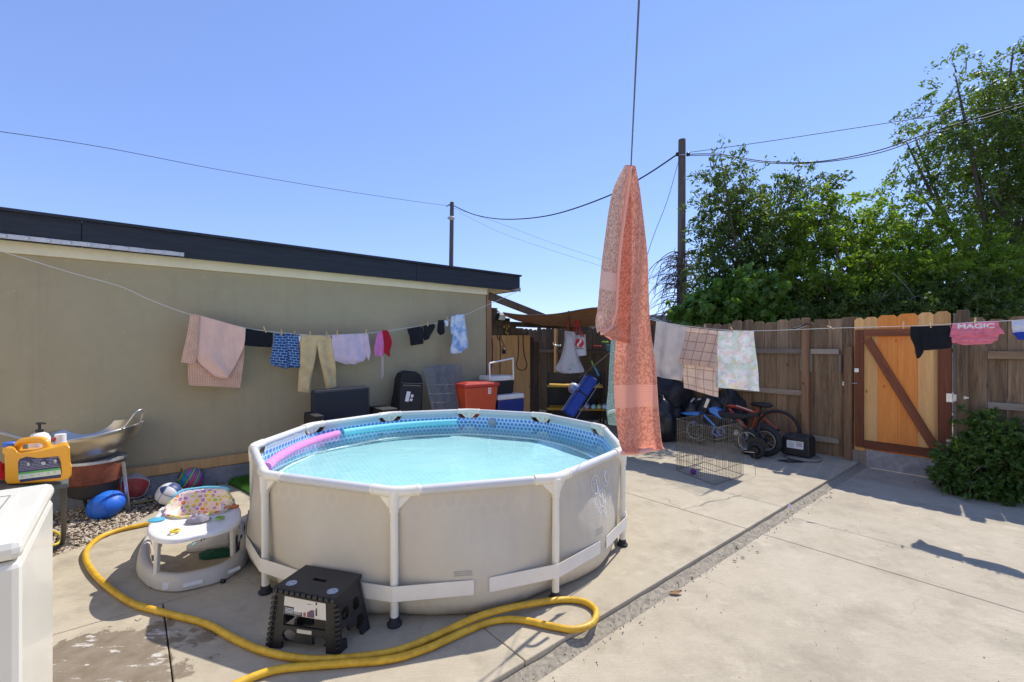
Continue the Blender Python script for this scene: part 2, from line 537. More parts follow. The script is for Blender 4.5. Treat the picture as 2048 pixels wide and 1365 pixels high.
def fascia_mat():
    m, nt, b = new_mat('navy_fascia_paint')
    tc = coords(nt, 'Position', (1, 1, 14))
    f = noise_t(nt, tc, 2.2, 7.0, 0.7)
    col = ramp(nt, f, [(0.35, (0.006, 0.008, 0.012)), (0.70, (0.022, 0.026, 0.034))])
    chip = ramp(nt, noise_t(nt, coords(nt, 'Position'), 16.0, 5.0, 0.7), [(0.70, 0.0), (0.74, 0.6)])
    col = mixc(nt, chip, col, (0.12, 0.12, 0.13))
    nt.links.new(col, b.inputs['Base Color'])
    b.inputs['Roughness'].default_value = 0.55
    bump(nt, b, f, 0.4, 0.004)
    return m
M['fascia'] = fascia_mat()
M['roofing'] = plain('roll_roofing', (0.11, 0.11, 0.115), 0.95, 0.3, 8.0, kind='Position')
M['foundation'] = plain('bluish_concrete', (0.24, 0.25, 0.27), 0.9, 0.3, 5.0, bmp=0.5, bscale=50, kind='Position')
M['alu'] = plain('dull_aluminium', (0.55, 0.56, 0.58), 0.45, 0.2, 12.0, metal=0.7)
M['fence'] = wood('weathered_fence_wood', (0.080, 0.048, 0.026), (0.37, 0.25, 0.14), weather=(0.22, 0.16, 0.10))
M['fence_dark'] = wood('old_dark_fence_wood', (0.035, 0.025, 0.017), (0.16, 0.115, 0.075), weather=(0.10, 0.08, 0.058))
M['rail'] = wood('grey_rail_wood', (0.18, 0.14, 0.10), (0.34, 0.275, 0.205), weather=(0.32, 0.27, 0.215))
M['post'] = wood('brown_post_wood', (0.19, 0.10, 0.05), (0.36, 0.21, 0.11))
M['cedar_light'] = wood('fresh_cedar_light', (0.66, 0.34, 0.11), (0.84, 0.50, 0.20))
M['cedar_orange'] = wood('fresh_cedar_orange', (0.74, 0.23, 0.045), (0.92, 0.35, 0.08))
M['gate_frame'] = wood('red_brown_stain', (0.16, 0.05, 0.022), (0.28, 0.10, 0.048), knots=False)
M['plywood'] = wood('plywood', (0.50, 0.26, 0.09), (0.70, 0.41, 0.17))
M['ply_grey'] = plain('weathered_plywood', (0.36, 0.33, 0.31), 0.9, 0.35, 14.0, bmp=0.6, bscale=80)
M['lumber'] = wood('new_lumber', (0.45, 0.27, 0.11), (0.62, 0.40, 0.19))
M['steel'] = plain('galvanised_steel', (0.62, 0.62, 0.62), 0.35, 0.2, 20.0, metal=0.8)
M['black'] = plain('black_plastic', (0.017, 0.017, 0.018), 0.45, 0.3, 8.0)
M['rubber'] = plain('black_rubber', (0.022, 0.022, 0.023), 0.75, 0.3, 10.0)
M['white_metal'] = plain('white_painted_steel', (0.84, 0.79, 0.66), 0.35, 0.06, 5.0)
M['white_plastic'] = plain('white_plastic', (0.83, 0.79, 0.71), 0.4, 0.05, 4.0)
M['print'] = plain('white_print', (0.78, 0.78, 0.78), 0.6, 0.05)
M['cord'] = plain('black_cord', (0.02, 0.02, 0.02), 0.6, 0.2)
M['rope'] = plain('white_line', (0.72, 0.70, 0.64), 0.8, 0.15, 40)

# ------------------------------------------------------------------ ground, patio, driveway
mb = MB()
mb.grid([[V((-400, -200, -0.16)), V((400, -200, -0.16))], [V((-400, 900, -0.16)), V((400, 900, -0.16))]])
ground = structure(mb.build('ground', M['earth'], where=V((0, 0, -0.16)), fix=False))
FENCE_S, WALL_D, STEP_D, DRIVE_Z = 7.5, -6.06, -1.66, -0.06
def slab_mesh(name, poly, ztop, thick, mat, parent):
    m = MB()
    m.prism([WL(s, d, ztop - thick) for s, d in poly], (0, 0, thick))
    o = m.build(name, mat, parent, bevel=0.006)
    return o
m = MB()
m.prism([WL(-6, -8.6, -0.10), WL(FENCE_S, -8.6, -0.10), WL(FENCE_S, STEP_D - 0.02, -0.10), WL(-6, STEP_D - 0.02, -0.10)], (0, 0, 0.075))
patio = structure(m.build('patio', M['joint']))
gg = 0.0028
def wl_of(p): return (p.dot(U), p.dot(N))
edge_pts = [(-6, -4.05), (-2.2, -4.35)] + [wl_of(G(*q)) for q in ((60, 1134), (105, 1114), (160, 1095), (215, 1074), (300, 1029), (370, 998), (430, 972))] + [(1.0, -5.95)]
far_left = [(-6, -3.43 - gg), (1.48 - gg, -3.43 - gg), (1.48 - gg, -5.95)] + edge_pts[::-1]
slab_mesh('slab', far_left, 0.0, 0.10, M['slab'], patio)
def rect(s0, s1, d0, d1): return [(s0 + gg, d0 + gg), (s1 - gg, d0 + gg), (s1 - gg, d1 - gg), (s0 + gg, d1 - gg)]
for r in ((1.48, 3.97, -5.95, -3.43), (3.97, 7.5, -8.5, -3.43), (-6, 0.15, -3.43, STEP_D), (0.15, 1.48, -3.43, STEP_D), (1.48, 3.97, -3.43, STEP_D), (3.97, 7.5, -3.43, STEP_D)):
    slab_mesh('slab', rect(*r), 0.0, 0.10, M['slab'], patio)
m = MB()
m.prism([WL(-6, STEP_D - 0.02, -0.16), WL(8.5, STEP_D - 0.02, -0.16), WL(8.5, 6, -0.16), WL(-6, 6, -0.16)], (0, 0, 0.072))
drive = structure(m.build('driveway', M['joint']))
for r in ((-6, 4.11, STEP_D + 0.07, 6), (4.11, 8.5, STEP_D + 0.07, 6)):
    slab_mesh('slab', rect(*r), DRIVE_Z, 0.08, M['drive'], drive)
# rough strip of broken concrete in the angle of the step
m = MB()
rows = []
for i in range(181):
    s = -3.5 + 11.0 * i / 180
    e = 0.075 + 0.022 * noise.noise(V((s * 3.1, 0, 0))) + 0.014 * noise.noise(V((s * 14, 3, 0)))
    h0 = -0.026 + 0.008 * noise.noise(V((s * 6, 9, 0)))
    rows.append([WL(s, STEP_D - 0.004, -0.09), WL(s, STEP_D + 0.004, h0), WL(s, STEP_D + 0.04, -0.046 + 0.01 * noise.noise(V((s * 20, 5, 0)))), WL(s, STEP_D + e * 0.85, DRIVE_Z + 0.004), WL(s, STEP_D + e + 0.03, DRIVE_Z - 0.02)])
m.grid(rows)
structure(m.build('step_edge', M['gutter'], fix=True))

# grit and crumbs of concrete lying in the angle of the step and here and there on the slabs
vs_, fs_ = [], []
rr = random.Random(17)
for k in range(900):
    near = k < 640
    s = rr.uniform(-1.5, 7.4)
    dd = STEP_D + abs(rr.gauss(0.05, 0.05)) + 0.01 if near else rr.uniform(STEP_D + 0.1, 2.0)
    sz = rr.uniform(0.002, 0.007) if near else rr.uniform(0.0015, 0.005)
    c = WL(s, dd, DRIVE_Z + sz * 0.5 + (0.012 if near and dd < STEP_D + 0.08 else 0))
    R = Matrix.Rotation(rr.uniform(0, 6.28), 3, 'Z'); i = len(vs_)
    for p in ((0, 0, 1), (1, 0, 0), (-0.4, 0.9, 0), (-0.5, -0.8, 0), (0, 0, -0.5)): vs_.append(tuple(c + R @ V(p) * sz))
    fs_ += [(i, i + 1, i + 2), (i, i + 2, i + 3), (i, i + 3, i + 1), (i + 4, i + 2, i + 1), (i + 4, i + 3, i + 2), (i + 4, i + 1, i + 3)]
me = bpy.data.meshes.new('grit'); me.from_pydata(vs_, [], fs_); me.materials.append(plain('grit', (0.22, 0.18, 0.13), 0.9, 0.6, 30, kind='Position'))
o = link(bpy.data.objects.new('grit', me), None, V((0, 0, 0))); o['kind'] = 'stuff'; o['label'] = 'grit and crumbs along the concrete step'; o['category'] = 'grit'

# dry leaves blown against the fence foot and the step
vs_, fs_ = [], []
rr = random.Random(23)
for k in range(70):
    if k < 46: s, dd = rr.uniform(6.6, 7.35), rr.uniform(-1.5, 1.2)
    else: s, dd = rr.uniform(1.0, 7.2), STEP_D + abs(rr.gauss(0.1, 0.07))
    c = WL(s, dd, DRIVE_Z + 0.006); a = rr.uniform(0, 6.28); sz = rr.uniform(0.008, 0.022); i = len(vs_)
    R = Matrix.Rotation(a, 3, 'Z')
    for p in ((-1, 0, 0.1), (0, 0.45, 0.35), (1, 0, 0.1), (0, -0.45, 0.3), (0, 0, 0)): vs_.append(tuple(c + R @ V(p) * sz))
    fs_ += [(i, i + 4, i + 1), (i + 1, i + 4, i + 2), (i + 2, i + 4, i + 3), (i + 3, i + 4, i)]
me = bpy.data.meshes.new('leaf_litter'); me.from_pydata(vs_, [], fs_); me.materials.append(plain('dead_leaf', (0.20, 0.12, 0.05), 0.85, 0.5, 9, kind='Position'))
o = link(bpy.data.objects.new('leaf_litter', me), None, V((0, 0, 0))); o['kind'] = 'stuff'; o['label'] = 'scattered dry leaves by the gate and the step'; o['category'] = 'leaves'

# gravel bed along the wall (one heap of small stones)
m = MB()
gpoly = [WL(-6, -6.0, -0.045), WL(1.0, -6.0, -0.045)] + [WL(s, d, -0.045) for s, d in edge_pts[::-1]]
m.prism(gpoly, (0, 0, 0.012))
structure(m.build('gravel_bed', plain('gravel_base', (0.16, 0.13, 0.10), 0.95, 0.5, 60, bmp=1.0, bscale=120, kind='Position')))
def inside(pt, poly):
    x, y = pt; c = False; j = len(poly) - 1
    for i in range(len(poly)):
        xi, yi = poly[i]; xj, yj = poly[j]
        if (yi > y) != (yj > y) and x < (xj - xi) * (y - yi) / (yj - yi) + xi: c = not c
        j = i
    return c
def gravel_mat():
    m, nt, b = new_mat('gravel_stones')
    vo = node(nt, 'ShaderNodeTexVoronoi'); vo.inputs['Scale'].default_value = 38.0
    nt.links.new(coords(nt, 'Position'), vo.inputs['Vector'])
    sp = node(nt, 'ShaderNodeSeparateColor'); nt.links.new(vo.outputs['Color'], sp.inputs[0])
    nt.links.new(ramp(nt, sp.outputs[0], [(0.0, (0.17, 0.12, 0.08)), (0.35, (0.36, 0.27, 0.18)), (0.7, (0.54, 0.44, 0.32)), (1.0, (0.68, 0.60, 0.48))]), b.inputs['Base Color'])
    b.inputs['Roughness'].default_value = 0.85
    return m
poly2 = [(-2.6, -6.0), (1.0, -6.0)] + edge_pts[::-1]
poly2 = [p for p in poly2 if p[0] >= -2.7]
base = [V(p) for p in ((0, 0, 1), (0.9, 0, 0.1), (0.28, 0.86, -0.05), (-0.75, 0.5, 0.1), (-0.7, -0.55, 0), (0.3, -0.85, 0.08), (0, 0, -0.9))]
tri = [(0, 1, 2), (0, 2, 3), (0, 3, 4), (0, 4, 5), (0, 5, 1), (6, 2, 1), (6, 3, 2), (6, 4, 3), (6, 5, 4), (6, 1, 5)]
verts, faces = [], []
rr = random.Random(3)
cnt = 0
while cnt < 11000:
    s, d = rr.uniform(-2.6, 1.0), rr.uniform(-6.0, -4.3)
    if not inside((s, d), poly2): continue
    cnt += 1
    R = Matrix.Rotation(rr.uniform(0, 6.28), 3, 'Z') @ Matrix.Rotation(rr.uniform(-0.6, 0.6), 3, 'X')
    sz = rr.uniform(0.008, 0.02)
    c = WL(s, d, -0.028 + rr.uniform(0, 0.022) + 0.02 * noise.noise(V((s * 2.5, d * 2.5, 0))))
    i = len(verts)
    for p in base: verts.append(tuple(c + R @ V((p.x * sz * rr.uniform(0.8, 1.3), p.y * sz * rr.uniform(0.7, 1.1), p.z * sz * 0.7))))
    faces += [(a + i, b_ + i, c_ + i) for a, b_, c_ in tri]
me = bpy.data.meshes.new('gravel'); me.from_pydata(verts, [], faces); me.materials.append(gravel_mat())
o = link(bpy.data.objects.new('gravel', me), None, V((0, 0, 0)))
o['kind'] = 'stuff'; o['label'] = 'loose tan and brown gravel along the foot of the wall'; o['category'] = 'gravel'

# ------------------------------------------------------------------ house
S_END = 4.52
house = thing('house', 'olive stucco house with navy fascia and cream eaves', 'house', WL(S_END, WALL_D, 0))
m = MB()
m.prism([WL(-7, WALL_D, -0.1), WL(S_END, WALL_D, -0.1), WL(S_END, -12, -0.1), WL(-7, -12, -0.1)], (0, 0, 2.50))
m.build('wall', M['stucco'], house)
m = MB()
m.prism([WL(-7, WALL_D + 0.075, -0.1), WL(S_END - 0.0, WALL_D + 0.075, -0.1), WL(S_END, WALL_D + 0.002, -0.1), WL(-7, WALL_D + 0.002, -0.1)], (0, 0, 0.29))
m.build('foundation', M['foundation'], house, bevel=0.01)
m = MB()      # unseen wing, added so its cream wall bounces warm light into the yard
m.prism([WL(-2.25, WALL_D, -0.1), WL(-2.25, 5.0, -0.1), WL(-6.8, 5.0, -0.1), WL(-6.8, WALL_D, -0.1)], (0, 0, 2.75))
m.build('added_bounce_wall', plain('bounce_wall_cream', (0.86, 0.78, 0.62), 0.85, 0.05, 1.5, bmp=0.3, bscale=60, kind='Position'), house)
EAVE_D, EAVE_S, EZ = WALL_D + 0.13, 5.08, 2.475
m = MB()
m.prism([WL(-7, WALL_D + 0.003, 2.372), WL(S_END, WALL_D + 0.003, 2.372), WL(S_END, WALL_D + 0.038, 2.372), WL(-7, WALL_D + 0.038, 2.372)], (0, 0, 0.13))
m.build('frieze_board', M['cream'], house, bevel=0.004)
m = MB()
m.prism([WL(S_END + 0.003, -12, EZ), WL(EAVE_S, -12, EZ), WL(EAVE_S, EAVE_D, EZ), WL(S_END + 0.003, EAVE_D, EZ)], (0, 0, 0.02))
m.build('soffit', M['cream'], house)
cuts = [-7.0, -4.1, -0.35, 3.15, EAVE_S + 0.04]
for s0, s1 in zip(cuts[:-1], cuts[1:]):
    m = MB(); g_ = 0.0015; dz = 0.004 * noise.noise(V((s0, 3, 1)))
    m.prism([WL(s0 + g_, EAVE_D + 0.003, EZ - 0.012 + dz), WL(s1 - g_, EAVE_D + 0.003, EZ - 0.012 + dz), WL(s1 - g_, EAVE_D + 0.042, EZ - 0.012 + dz), WL(s0 + g_, EAVE_D + 0.042, EZ - 0.012 + dz)], (0, 0, 0.275))
    m.build('fascia', M['fascia'], house, bevel=0.005)
m = MB()
m.prism([WL(EAVE_S + 0.003, -12, EZ - 0.01), WL(EAVE_S + 0.04, -12, EZ - 0.01), WL(EAVE_S + 0.04, EAVE_D, EZ - 0.01), WL(EAVE_S + 0.003, EAVE_D, EZ - 0.01)], (0, 0, 0.258))
m.build('fascia', M['fascia'], house, bevel=0.004)
m = MB()
m.prism([WL(-7, -12.2, EZ + 0.03), WL(EAVE_S, -12.2, EZ + 0.03), WL(EAVE_S, EAVE_D, EZ + 0.03), WL(-7, EAVE_D, EZ + 0.03)], (0, 0, 0.20))
m.build('roof', M['roofing'], house)
m = MB()   # drip edge on the fascia
m.bar(WL(-7, EAVE_D + 0.05, EZ + 0.25), WL(EAVE_S + 0.055, EAVE_D + 0.05, EZ + 0.25), 0.045, 0.028)
m.build('drip_edge', M['fascia'], house)
m = MB()   # broken end of the board
m.prism([WL(EAVE_S - 0.16, EAVE_D + 0.045, EZ - 0.008), WL(EAVE_S + 0.046, EAVE_D + 0.047, EZ - 0.022), WL(EAVE_S + 0.046, EAVE_D + 0.047, EZ + 0.05), WL(EAVE_S - 0.06, EAVE_D + 0.045, EZ + 0.02)], N * 0.006)
m.build('splintered_edge', wood('bare_split_wood', (0.2, 0.14, 0.11), (0.45, 0.36, 0.32), knots=False), house)
# strip left over on the fascia
strip = thing('metal_strip', 'pale grey perforated metal strip screwed to the navy fascia', 'metal strip', WL(-0.5, EAVE_D + 0.06, EZ))
m = MB()
sA, sB = wl_of(PD(-60, 466, EAVE_D + 0.05))[0], wl_of(PD(368, 507, EAVE_D + 0.05))[0]
n_ = 26
rows = []
for i in range(n_ + 1):
    s = sA + (sB - sA) * i / n_
    w = 0.020 + 0.003 * noise.noise(V((s * 9, 1, 0)))
    zc = EZ + 0.016 + 0.004 * noise.noise(V((s * 5, 2, 0)))
    rows.append([WL(s, EAVE_D + 0.046, zc - w), WL(s, EAVE_D + 0.058, zc - w), WL(s, EAVE_D + 0.062, zc + w), WL(s, EAVE_D + 0.046, zc + w)])
m.grid(rows)
m.build('rail', M['alu'], strip)
ms = MB().lathe((0, 0, 0), [(0.0001, 0.0), (0.016, 0.0), (0.013, 0.006), (0.0001, 0.008)], 10, axis=N)
scr = ms.build('screw', M['steel'], strip, where=V((0, 0, 0)))
scr.location = WL(sA + 0.2, EAVE_D + 0.064, EZ + 0.02) - at_of(strip)
for k in range(1, 10):
    s = sA + 0.2 + (sB - sA - 0.25) * k / 9
    share('screw', scr.data, strip, WL(s, EAVE_D + 0.063, EZ + 0.018))
# beam lying along the foundation
m = MB()
beam_a, beam_b = PD(228, 953, WALL_D + 0.09), PD(600, 905, WALL_D + 0.09)
m.bar(WL(wl_of(beam_a)[0], WALL_D + 0.05, 0.245), WL(wl_of(beam_b)[0], WALL_D + 0.05, 0.245), 0.085, 0.105)
tag(m.build('timber_beam', M['lumber'], bevel=0.006), 'long tan timber lying on the foundation ledge behind the balls', 'timber')

# ------------------------------------------------------------------ fence and gate
def picket_mesh(w, h, t, ear, nm, mat):
    m = MB()
    pts = [(-w / 2, 0), (w / 2, 0), (w / 2, h - ear), (w / 2 - ear, h), (-w / 2 + ear, h), (-w / 2, h - ear)]
    m.prism([V((x, -t / 2, z)) for x, z in pts], (0, t, 0))
    me = bpy.data.meshes.new(nm); me.from_pydata([tuple(v) for v in m.v], [], m.f); me.materials.append(mat)
    return me
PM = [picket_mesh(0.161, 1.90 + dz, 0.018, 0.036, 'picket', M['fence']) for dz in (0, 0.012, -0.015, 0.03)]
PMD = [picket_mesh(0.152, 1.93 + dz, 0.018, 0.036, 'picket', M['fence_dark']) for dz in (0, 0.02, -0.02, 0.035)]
PMF = picket_mesh(0.162, 1.915, 0.018, 0.004, 'picket', M['fence'])
GATE_D0 = wl_of(PS(1709, 700, FENCE_S - 0.08))[1]
GATE_D1 = wl_of(PS(1906, 700, FENCE_S - 0.08))[1]
def d_at(px, s=FENCE_S): return wl_of(PS(px, 690, s))[1]
fence = thing('wooden_fence', 'weathered grey brown dog-eared wooden fence left of the gate', 'fence', WL(FENCE_S, -4.0, 0))
fr = random.Random(5)
d = -10.2
end_left = GATE_D0 - 0.10
flat0 = d_at(1628)
while d < end_left - 0.05:
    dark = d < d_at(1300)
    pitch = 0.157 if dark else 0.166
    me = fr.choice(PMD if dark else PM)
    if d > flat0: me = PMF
    share('picket', me, fence, WL(FENCE_S + fr.uniform(-0.004, 0.004), d + pitch / 2, 0.0 + fr.uniform(-0.012, 0.012)), ROT_N + fr.uniform(-0.015, 0.015))
    d += pitch
def rail(da, db, z, mat, par, s=FENCE_S - 0.045, name='rail', hh=0.075):
    L = abs(db - da)
    m = MB().box((0, 0, 0), (0.04, hh, L))
    o = m.build(name, mat, par, bevel=0.004, where=V((0, 0, 0)))
    o.location = WL(s, (da + db) / 2, z) - at_of(par)
    o.rotation_euler = (math.radians(90), 0, ROT_N + math.pi / 2)
    WORLD_AT[o.name] = WL(s, (da + db) / 2, z)
    return o
def post(px, z0, z1, mat, par, s=FENCE_S - 0.07, w=0.09, name='post'):
    dd = wl_of(PS(px, 690, s))[1]
    m = MB().box((0, 0, (z1 - z0) / 2), (w, w, z1 - z0))
    o = m.build(name, mat, par, bevel=0.006, where=V((0, 0, 0)))
    o.location = WL(s, dd, z0) - at_of(par)
    o.rotation_euler.z = ROT_N
    return o
dp = d_at(1612, FENCE_S - 0.07)
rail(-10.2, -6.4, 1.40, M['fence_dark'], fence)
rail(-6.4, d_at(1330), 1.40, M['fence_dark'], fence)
rail(d_at(1330), dp - 0.05, 1.45, M['rail'], fence)
rail(d_at(1330), dp - 0.05, 0.845, M['rail'], fence)
rail(d_at(1330), dp - 0.05, 0.20, M['rail'], fence)
rail(dp + 0.05, end_left - 0.08, 1.45, M['rail'], fence)
rail(dp + 0.05, end_left - 0.08, 0.22, M['rail'], fence)
post(1612, 0, 1.93, M['post'], fence)
post(1300, 0, 1.95, M['fence_dark'], fence)
post(1112, 0, 2.02, M['plywood'], fence, s=FENCE_S - 0.05, w=0.07)
post(1697, DRIVE_Z, 1.52, M['post'], fence, s=FENCE_S - 0.10, w=0.085)
for px in (1604, 1622, 1680):
    for z0, z1 in ((1.16, 1.41), ):
        post(px, z0, z1, M['rail'], fence, s=FENCE_S - 0.045, w=0.035, name='nailing_block')
post(1604, 0.55, 0.80, M['rail'], fence, s=FENCE_S - 0.045, w=0.035, name='nailing_block')
post(1622, 0.0, 0.18, M['rail'], fence, s=FENCE_S - 0.045, w=0.05, name='nailing_block')
fence2 = thing('wooden_fence', 'dark weathered picket fence right of the gate behind the shrub', 'fence', WL(FENCE_S, 0, DRIVE_Z))
d = GATE_D1 + 0.10
while d < 1.9:
    share('picket', fr.choice(PM), fence2, WL(FENCE_S + fr.uniform(-0.004, 0.004), d + 0.083, DRIVE_Z + fr.uniform(-0.012, 0.012) + 0.01), ROT_N + fr.uniform(-0.015, 0.015))
    d += 0.1665
rail(GATE_D1 + 0.28, 1.9, 1.43, M['fence'], fence2, hh=0.09)
rail(GATE_D1 + 0.28, 1.9, 0.86, M['rail'], fence2)
rail(GATE_D1 + 0.28, 1.9, 0.20, M['rail'], fence2)
post(1926, DRIVE_Z, 1.945, M['fence'], fence2, s=FENCE_S - 0.08, w=0.10)
post(1912, DRIVE_Z, 1.91, M['rail'], fence2, s=FENCE_S - 0.06, w=0.045, name='nailing_strip')

gate = thing('wooden_gate', 'new cedar gate with red brown frame and diagonal brace', 'gate', WL(FENCE_S - 0.05, (GATE_D0 + GATE_D1) / 2, 0.2))
bounds = [1709, 1728, 1756, 1795, 1836, 1868, 1902]
hts = [1.905, 1.91, 1.925, 1.935, 1.94, 1.945]
for k in range(6):
    da, db = d_at(bounds[k], FENCE_S - 0.05), d_at(bounds[k + 1], FENCE_S - 0.05)
    w = db - da - 0.003
    me = picket_mesh(w, hts[k] - 0.14, 0.018, 0.034, 'board', M['cedar_orange'] if k in (2, 3) else M['cedar_light'])
    share('board', me, gate, WL(FENCE_S - 0.05, (da + db) / 2, 0.14), ROT_N)
SG = FENCE_S - 0.08
ga, gb = GATE_D0 + 0.01, GATE_D1 - 0.01
zt, zb = 1.70, 0.235
def gbar(a, b, w=0.092, t=0.038, mat=None, name='frame_rail', off=0.0):
    m = MB()
    a, b = WL(SG - off, *a), WL(SG - off, *b)
    L = (b - a).length
    m.box((0, 0, 0), (w, t, L))
    o = m.build(name, mat or M['gate_frame'], gate, bevel=0.004, where=V((0, 0, 0)))
    z = (b - a).normalized(); y = U.copy(); x = y.cross(z)
    o.rotation_euler = Matrix((x, y, z)).transposed().to_euler()
    o.location = (a + b) / 2 - at_of(gate)
    return o
gbar((ga + 0.045, zb - 0.045), (ga + 0.045, zt + 0.045), name='frame_stile')
gbar((gb - 0.06, zb - 0.045), (gb - 0.06, zt + 0.045), w=0.12, name='frame_stile')
gbar((ga + 0.092, zt), (gb - 0.122, zt))
gbar((ga + 0.092, zb), (gb - 0.122, zb), w=0.105)
gbar((ga + 0.125, zt - 0.075), (gb - 0.155, zb + 0.08), name='diagonal_brace', off=0.003)
m = MB()
for px, py, w, h in ((1713, 741, 0.05, 0.055), ):
    c = PS(px, py, SG - 0.022)
    m.box(c, (w, 0.012, h), Matrix.Rotation(ROT_N, 3, 'Z'))
m.build('latch_plate', M['steel'], gate, bevel=0.003)
m = MB()
a, b = PS(1684, 768, SG - 0.03), PS(1714, 767, SG - 0.03)
m.tube([a, b], 0.007, 8)
m.box(PS(1692, 768, SG - 0.022), (0.075, 0.018, 0.05), Matrix.Rotation(ROT_N, 3, 'Z'))
m.tube([PS(1696, 768, SG - 0.03), PS(1696, 777, SG - 0.04)], 0.005, 6)
m.build('bolt', M['steel'], gate)
for py in (796, 886):
    m = MB()
    m.box(PS(1899, py, SG - 0.022), (0.055, 0.006, 0.10 if py < 800 else 0.085), Matrix.Rotation(ROT_N, 3, 'Z'))
    if py < 800:
        a = PS(1906, py - 8, SG - 0.024); b = PS(1906, py + 8, SG - 0.024); c = PS(1938, py - 1, SG - 0.055); e = PS(1938, py + 1, SG - 0.055)
        m.prism([a, b, e, c], -U * 0.005)
        m.tube([PS(1906, py - 10, SG - 0.026), PS(1906, py + 10, SG - 0.026)], 0.007, 8)
    m.build('hinge', M['steel'], gate)
m = MB()
q = [PS(1734, 899, SG - 0.005), PS(1876, 913, SG - 0.005)]
a, b = wl_of(q[0])[1], wl_of(q[1])[1]
m.prism([WL(SG - 0.03, a, DRIVE_Z + 0.004), WL(SG - 0.03, b + 0.06, DRIVE_Z + 0.004), WL(SG - 0.03, b + 0.06, 0.165), WL(SG - 0.03, a, 0.175)], -U * 0.014)
m.build('kick_board', M['ply_grey'], gate)
m = MB()
m.prism([WL(SG - 0.012, GATE_D0 - 0.02, DRIVE_Z + 0.004), WL(SG - 0.012, a + 0.03, DRIVE_Z + 0.004), WL(SG - 0.012, a + 0.03, 0.14), WL(SG - 0.012, GATE_D0 - 0.02, 0.15)], -U * 0.012)
m.build('kick_board', M['rail'], gate)
# small solar lamp on the fence
lamp = thing('solar_lamp', 'flat slanted solar lamp fixed to the fence post top', 'lamp', PS(1605, 655, FENCE_S - 0.12))
m = MB()
a, b = PS(1588, 658, FENCE_S - 0.20), PS(1617, 648, FENCE_S - 0.10)
m.bar(a, b, 0.11, 0.018)
m.build('head', M['black'], lamp, bevel=0.003)
m = MB()
m.bar(a + V((0, 0, -0.014)), b.lerp(a, 0.15) + V((0, 0, -0.014)), 0.085, 0.008)
m.build('lens', plain('frosted_lens', (0.6, 0.6, 0.55), 0.3), lamp)

# ------------------------------------------------------------------ swimming pool
PC = V((-0.586, 4.035, 0)); TH0 = math.radians(-92.3); R_V = 1.535; A36 = math.radians(36)
POOL_H = 0.735
def pol(th, r, z): return PC + V((math.cos(th) * r, math.sin(th) * r, z))
def dv(th):
    """signed angle to the nearest post"""
    return ((th - TH0 + A36 / 2) % A36) - A36 / 2
def r_poly(th):
    a = ((th - TH0) % A36) - A36 / 2
    return R_V * math.cos(A36 / 2) / math.cos(a)
def smooth01(x):
    x = max(0.0, min(1.0, x)); return x * x * (3 - 2 * x)
def r_liner(th, z):
    circ = 1.49 + 0.042 * (1 - abs(1 - abs(dv(th)) / (A36 / 2)) ** 1.2)
    prof = 1.0
    if z < 0.16: prof = 1.0 - 0.055 * (1 - math.sqrt(max(0, 1 - ((0.16 - z) / 0.16) ** 2))) - 0.0
    top = min(r_poly(th) - 0.006, 1.515)
    k = smooth01((z - 0.18) / 0.55)
    r = circ * prof * (1 - k) + top * k
    # vertical creases by the posts
    r += 0.006 * math.sin(th * 60 + 2 * math.sin(th * 7)) * (1 - abs(dv(th)) / (A36 / 2)) * (0.3 + 0.7 * smooth01((z - 0.3) / 0.3)) * 0.8
    return r
def z_top(th):
    a = abs(dv(th)) * 1.53
    k_ = round((th - TH0) / A36) % 10
    lo = (0.070 if k_ in (3, 4, 5, 6, 7, 8) else 0.004) * smooth01((0.155 - a) / 0.05)
    return POOL_H - 0.01 - lo
pool = thing('swimming_pool', 'round above-ground frame pool with grey liner and white posts', 'swimming pool', PC)
def liner_out_mat():
    m, nt, b = new_mat('grey_pool_liner')
    uv = coords(nt, 'UV')
    e = hex_edge(nt, uv, 0.075)
    ring = ramp(nt, math_(nt, 'ABSOLUTE', math_(nt, 'SUBTRACT', e, 0.43)), [(0.02, 1.0), (0.06, 0.0)])
    sep = node(nt, 'ShaderNodeSeparateXYZ'); nt.links.new(uv, sep.inputs[0])
    band = math_(nt, 'MAXIMUM', ramp(nt, math_(nt, 'ABSOLUTE', math_(nt, 'SUBTRACT', sep.outputs[1], 0.62)), [(0.02, 1.0), (0.10, 0.0)]), ramp(nt, sep.outputs[1], [(0.06, 1.0), (0.16, 0.0)]))
    patch = ramp(nt, noise_t(nt, uv, 1.6, 2.0), [(0.45, 0.0), (0.6, 1.0)])
    fac = math_(nt, 'MULTIPLY', math_(nt, 'MULTIPLY', ring, band), math_(nt, 'MULTIPLY', patch, 0.5))
    base = ramp(nt, noise_t(nt, uv, 2.0, 4.0), [(0.3, (0.565, 0.50, 0.385)), (0.7, (0.645, 0.575, 0.45))])
    col = mixc(nt, fac, base, (0.72, 0.67, 0.56))
    dirt = ramp(nt, math_(nt, 'ADD', sep.outputs[1], math_(nt, 'MULTIPLY', noise_t(nt, uv, 8.0, 5.0), 0.12)), [(0.05, 0.55), (0.16, 0.0)])
    col = mixc(nt, dirt, col, (0.27, 0.235, 0.18))
    nt.links.new(col, b.inputs['Base Color'])
    b.inputs['Roughness'].default_value = 0.5
    bump(nt, b, math_(nt, 'ADD', noise_t(nt, uv, 300.0, 2.0), math_(nt, 'MULTIPLY', noise_t(nt, coords(nt, 'UV', (1.0, 0.4, 1.0), 0.3), 7.0, 3.0), 8.0)), 0.30, 0.005)
    return m
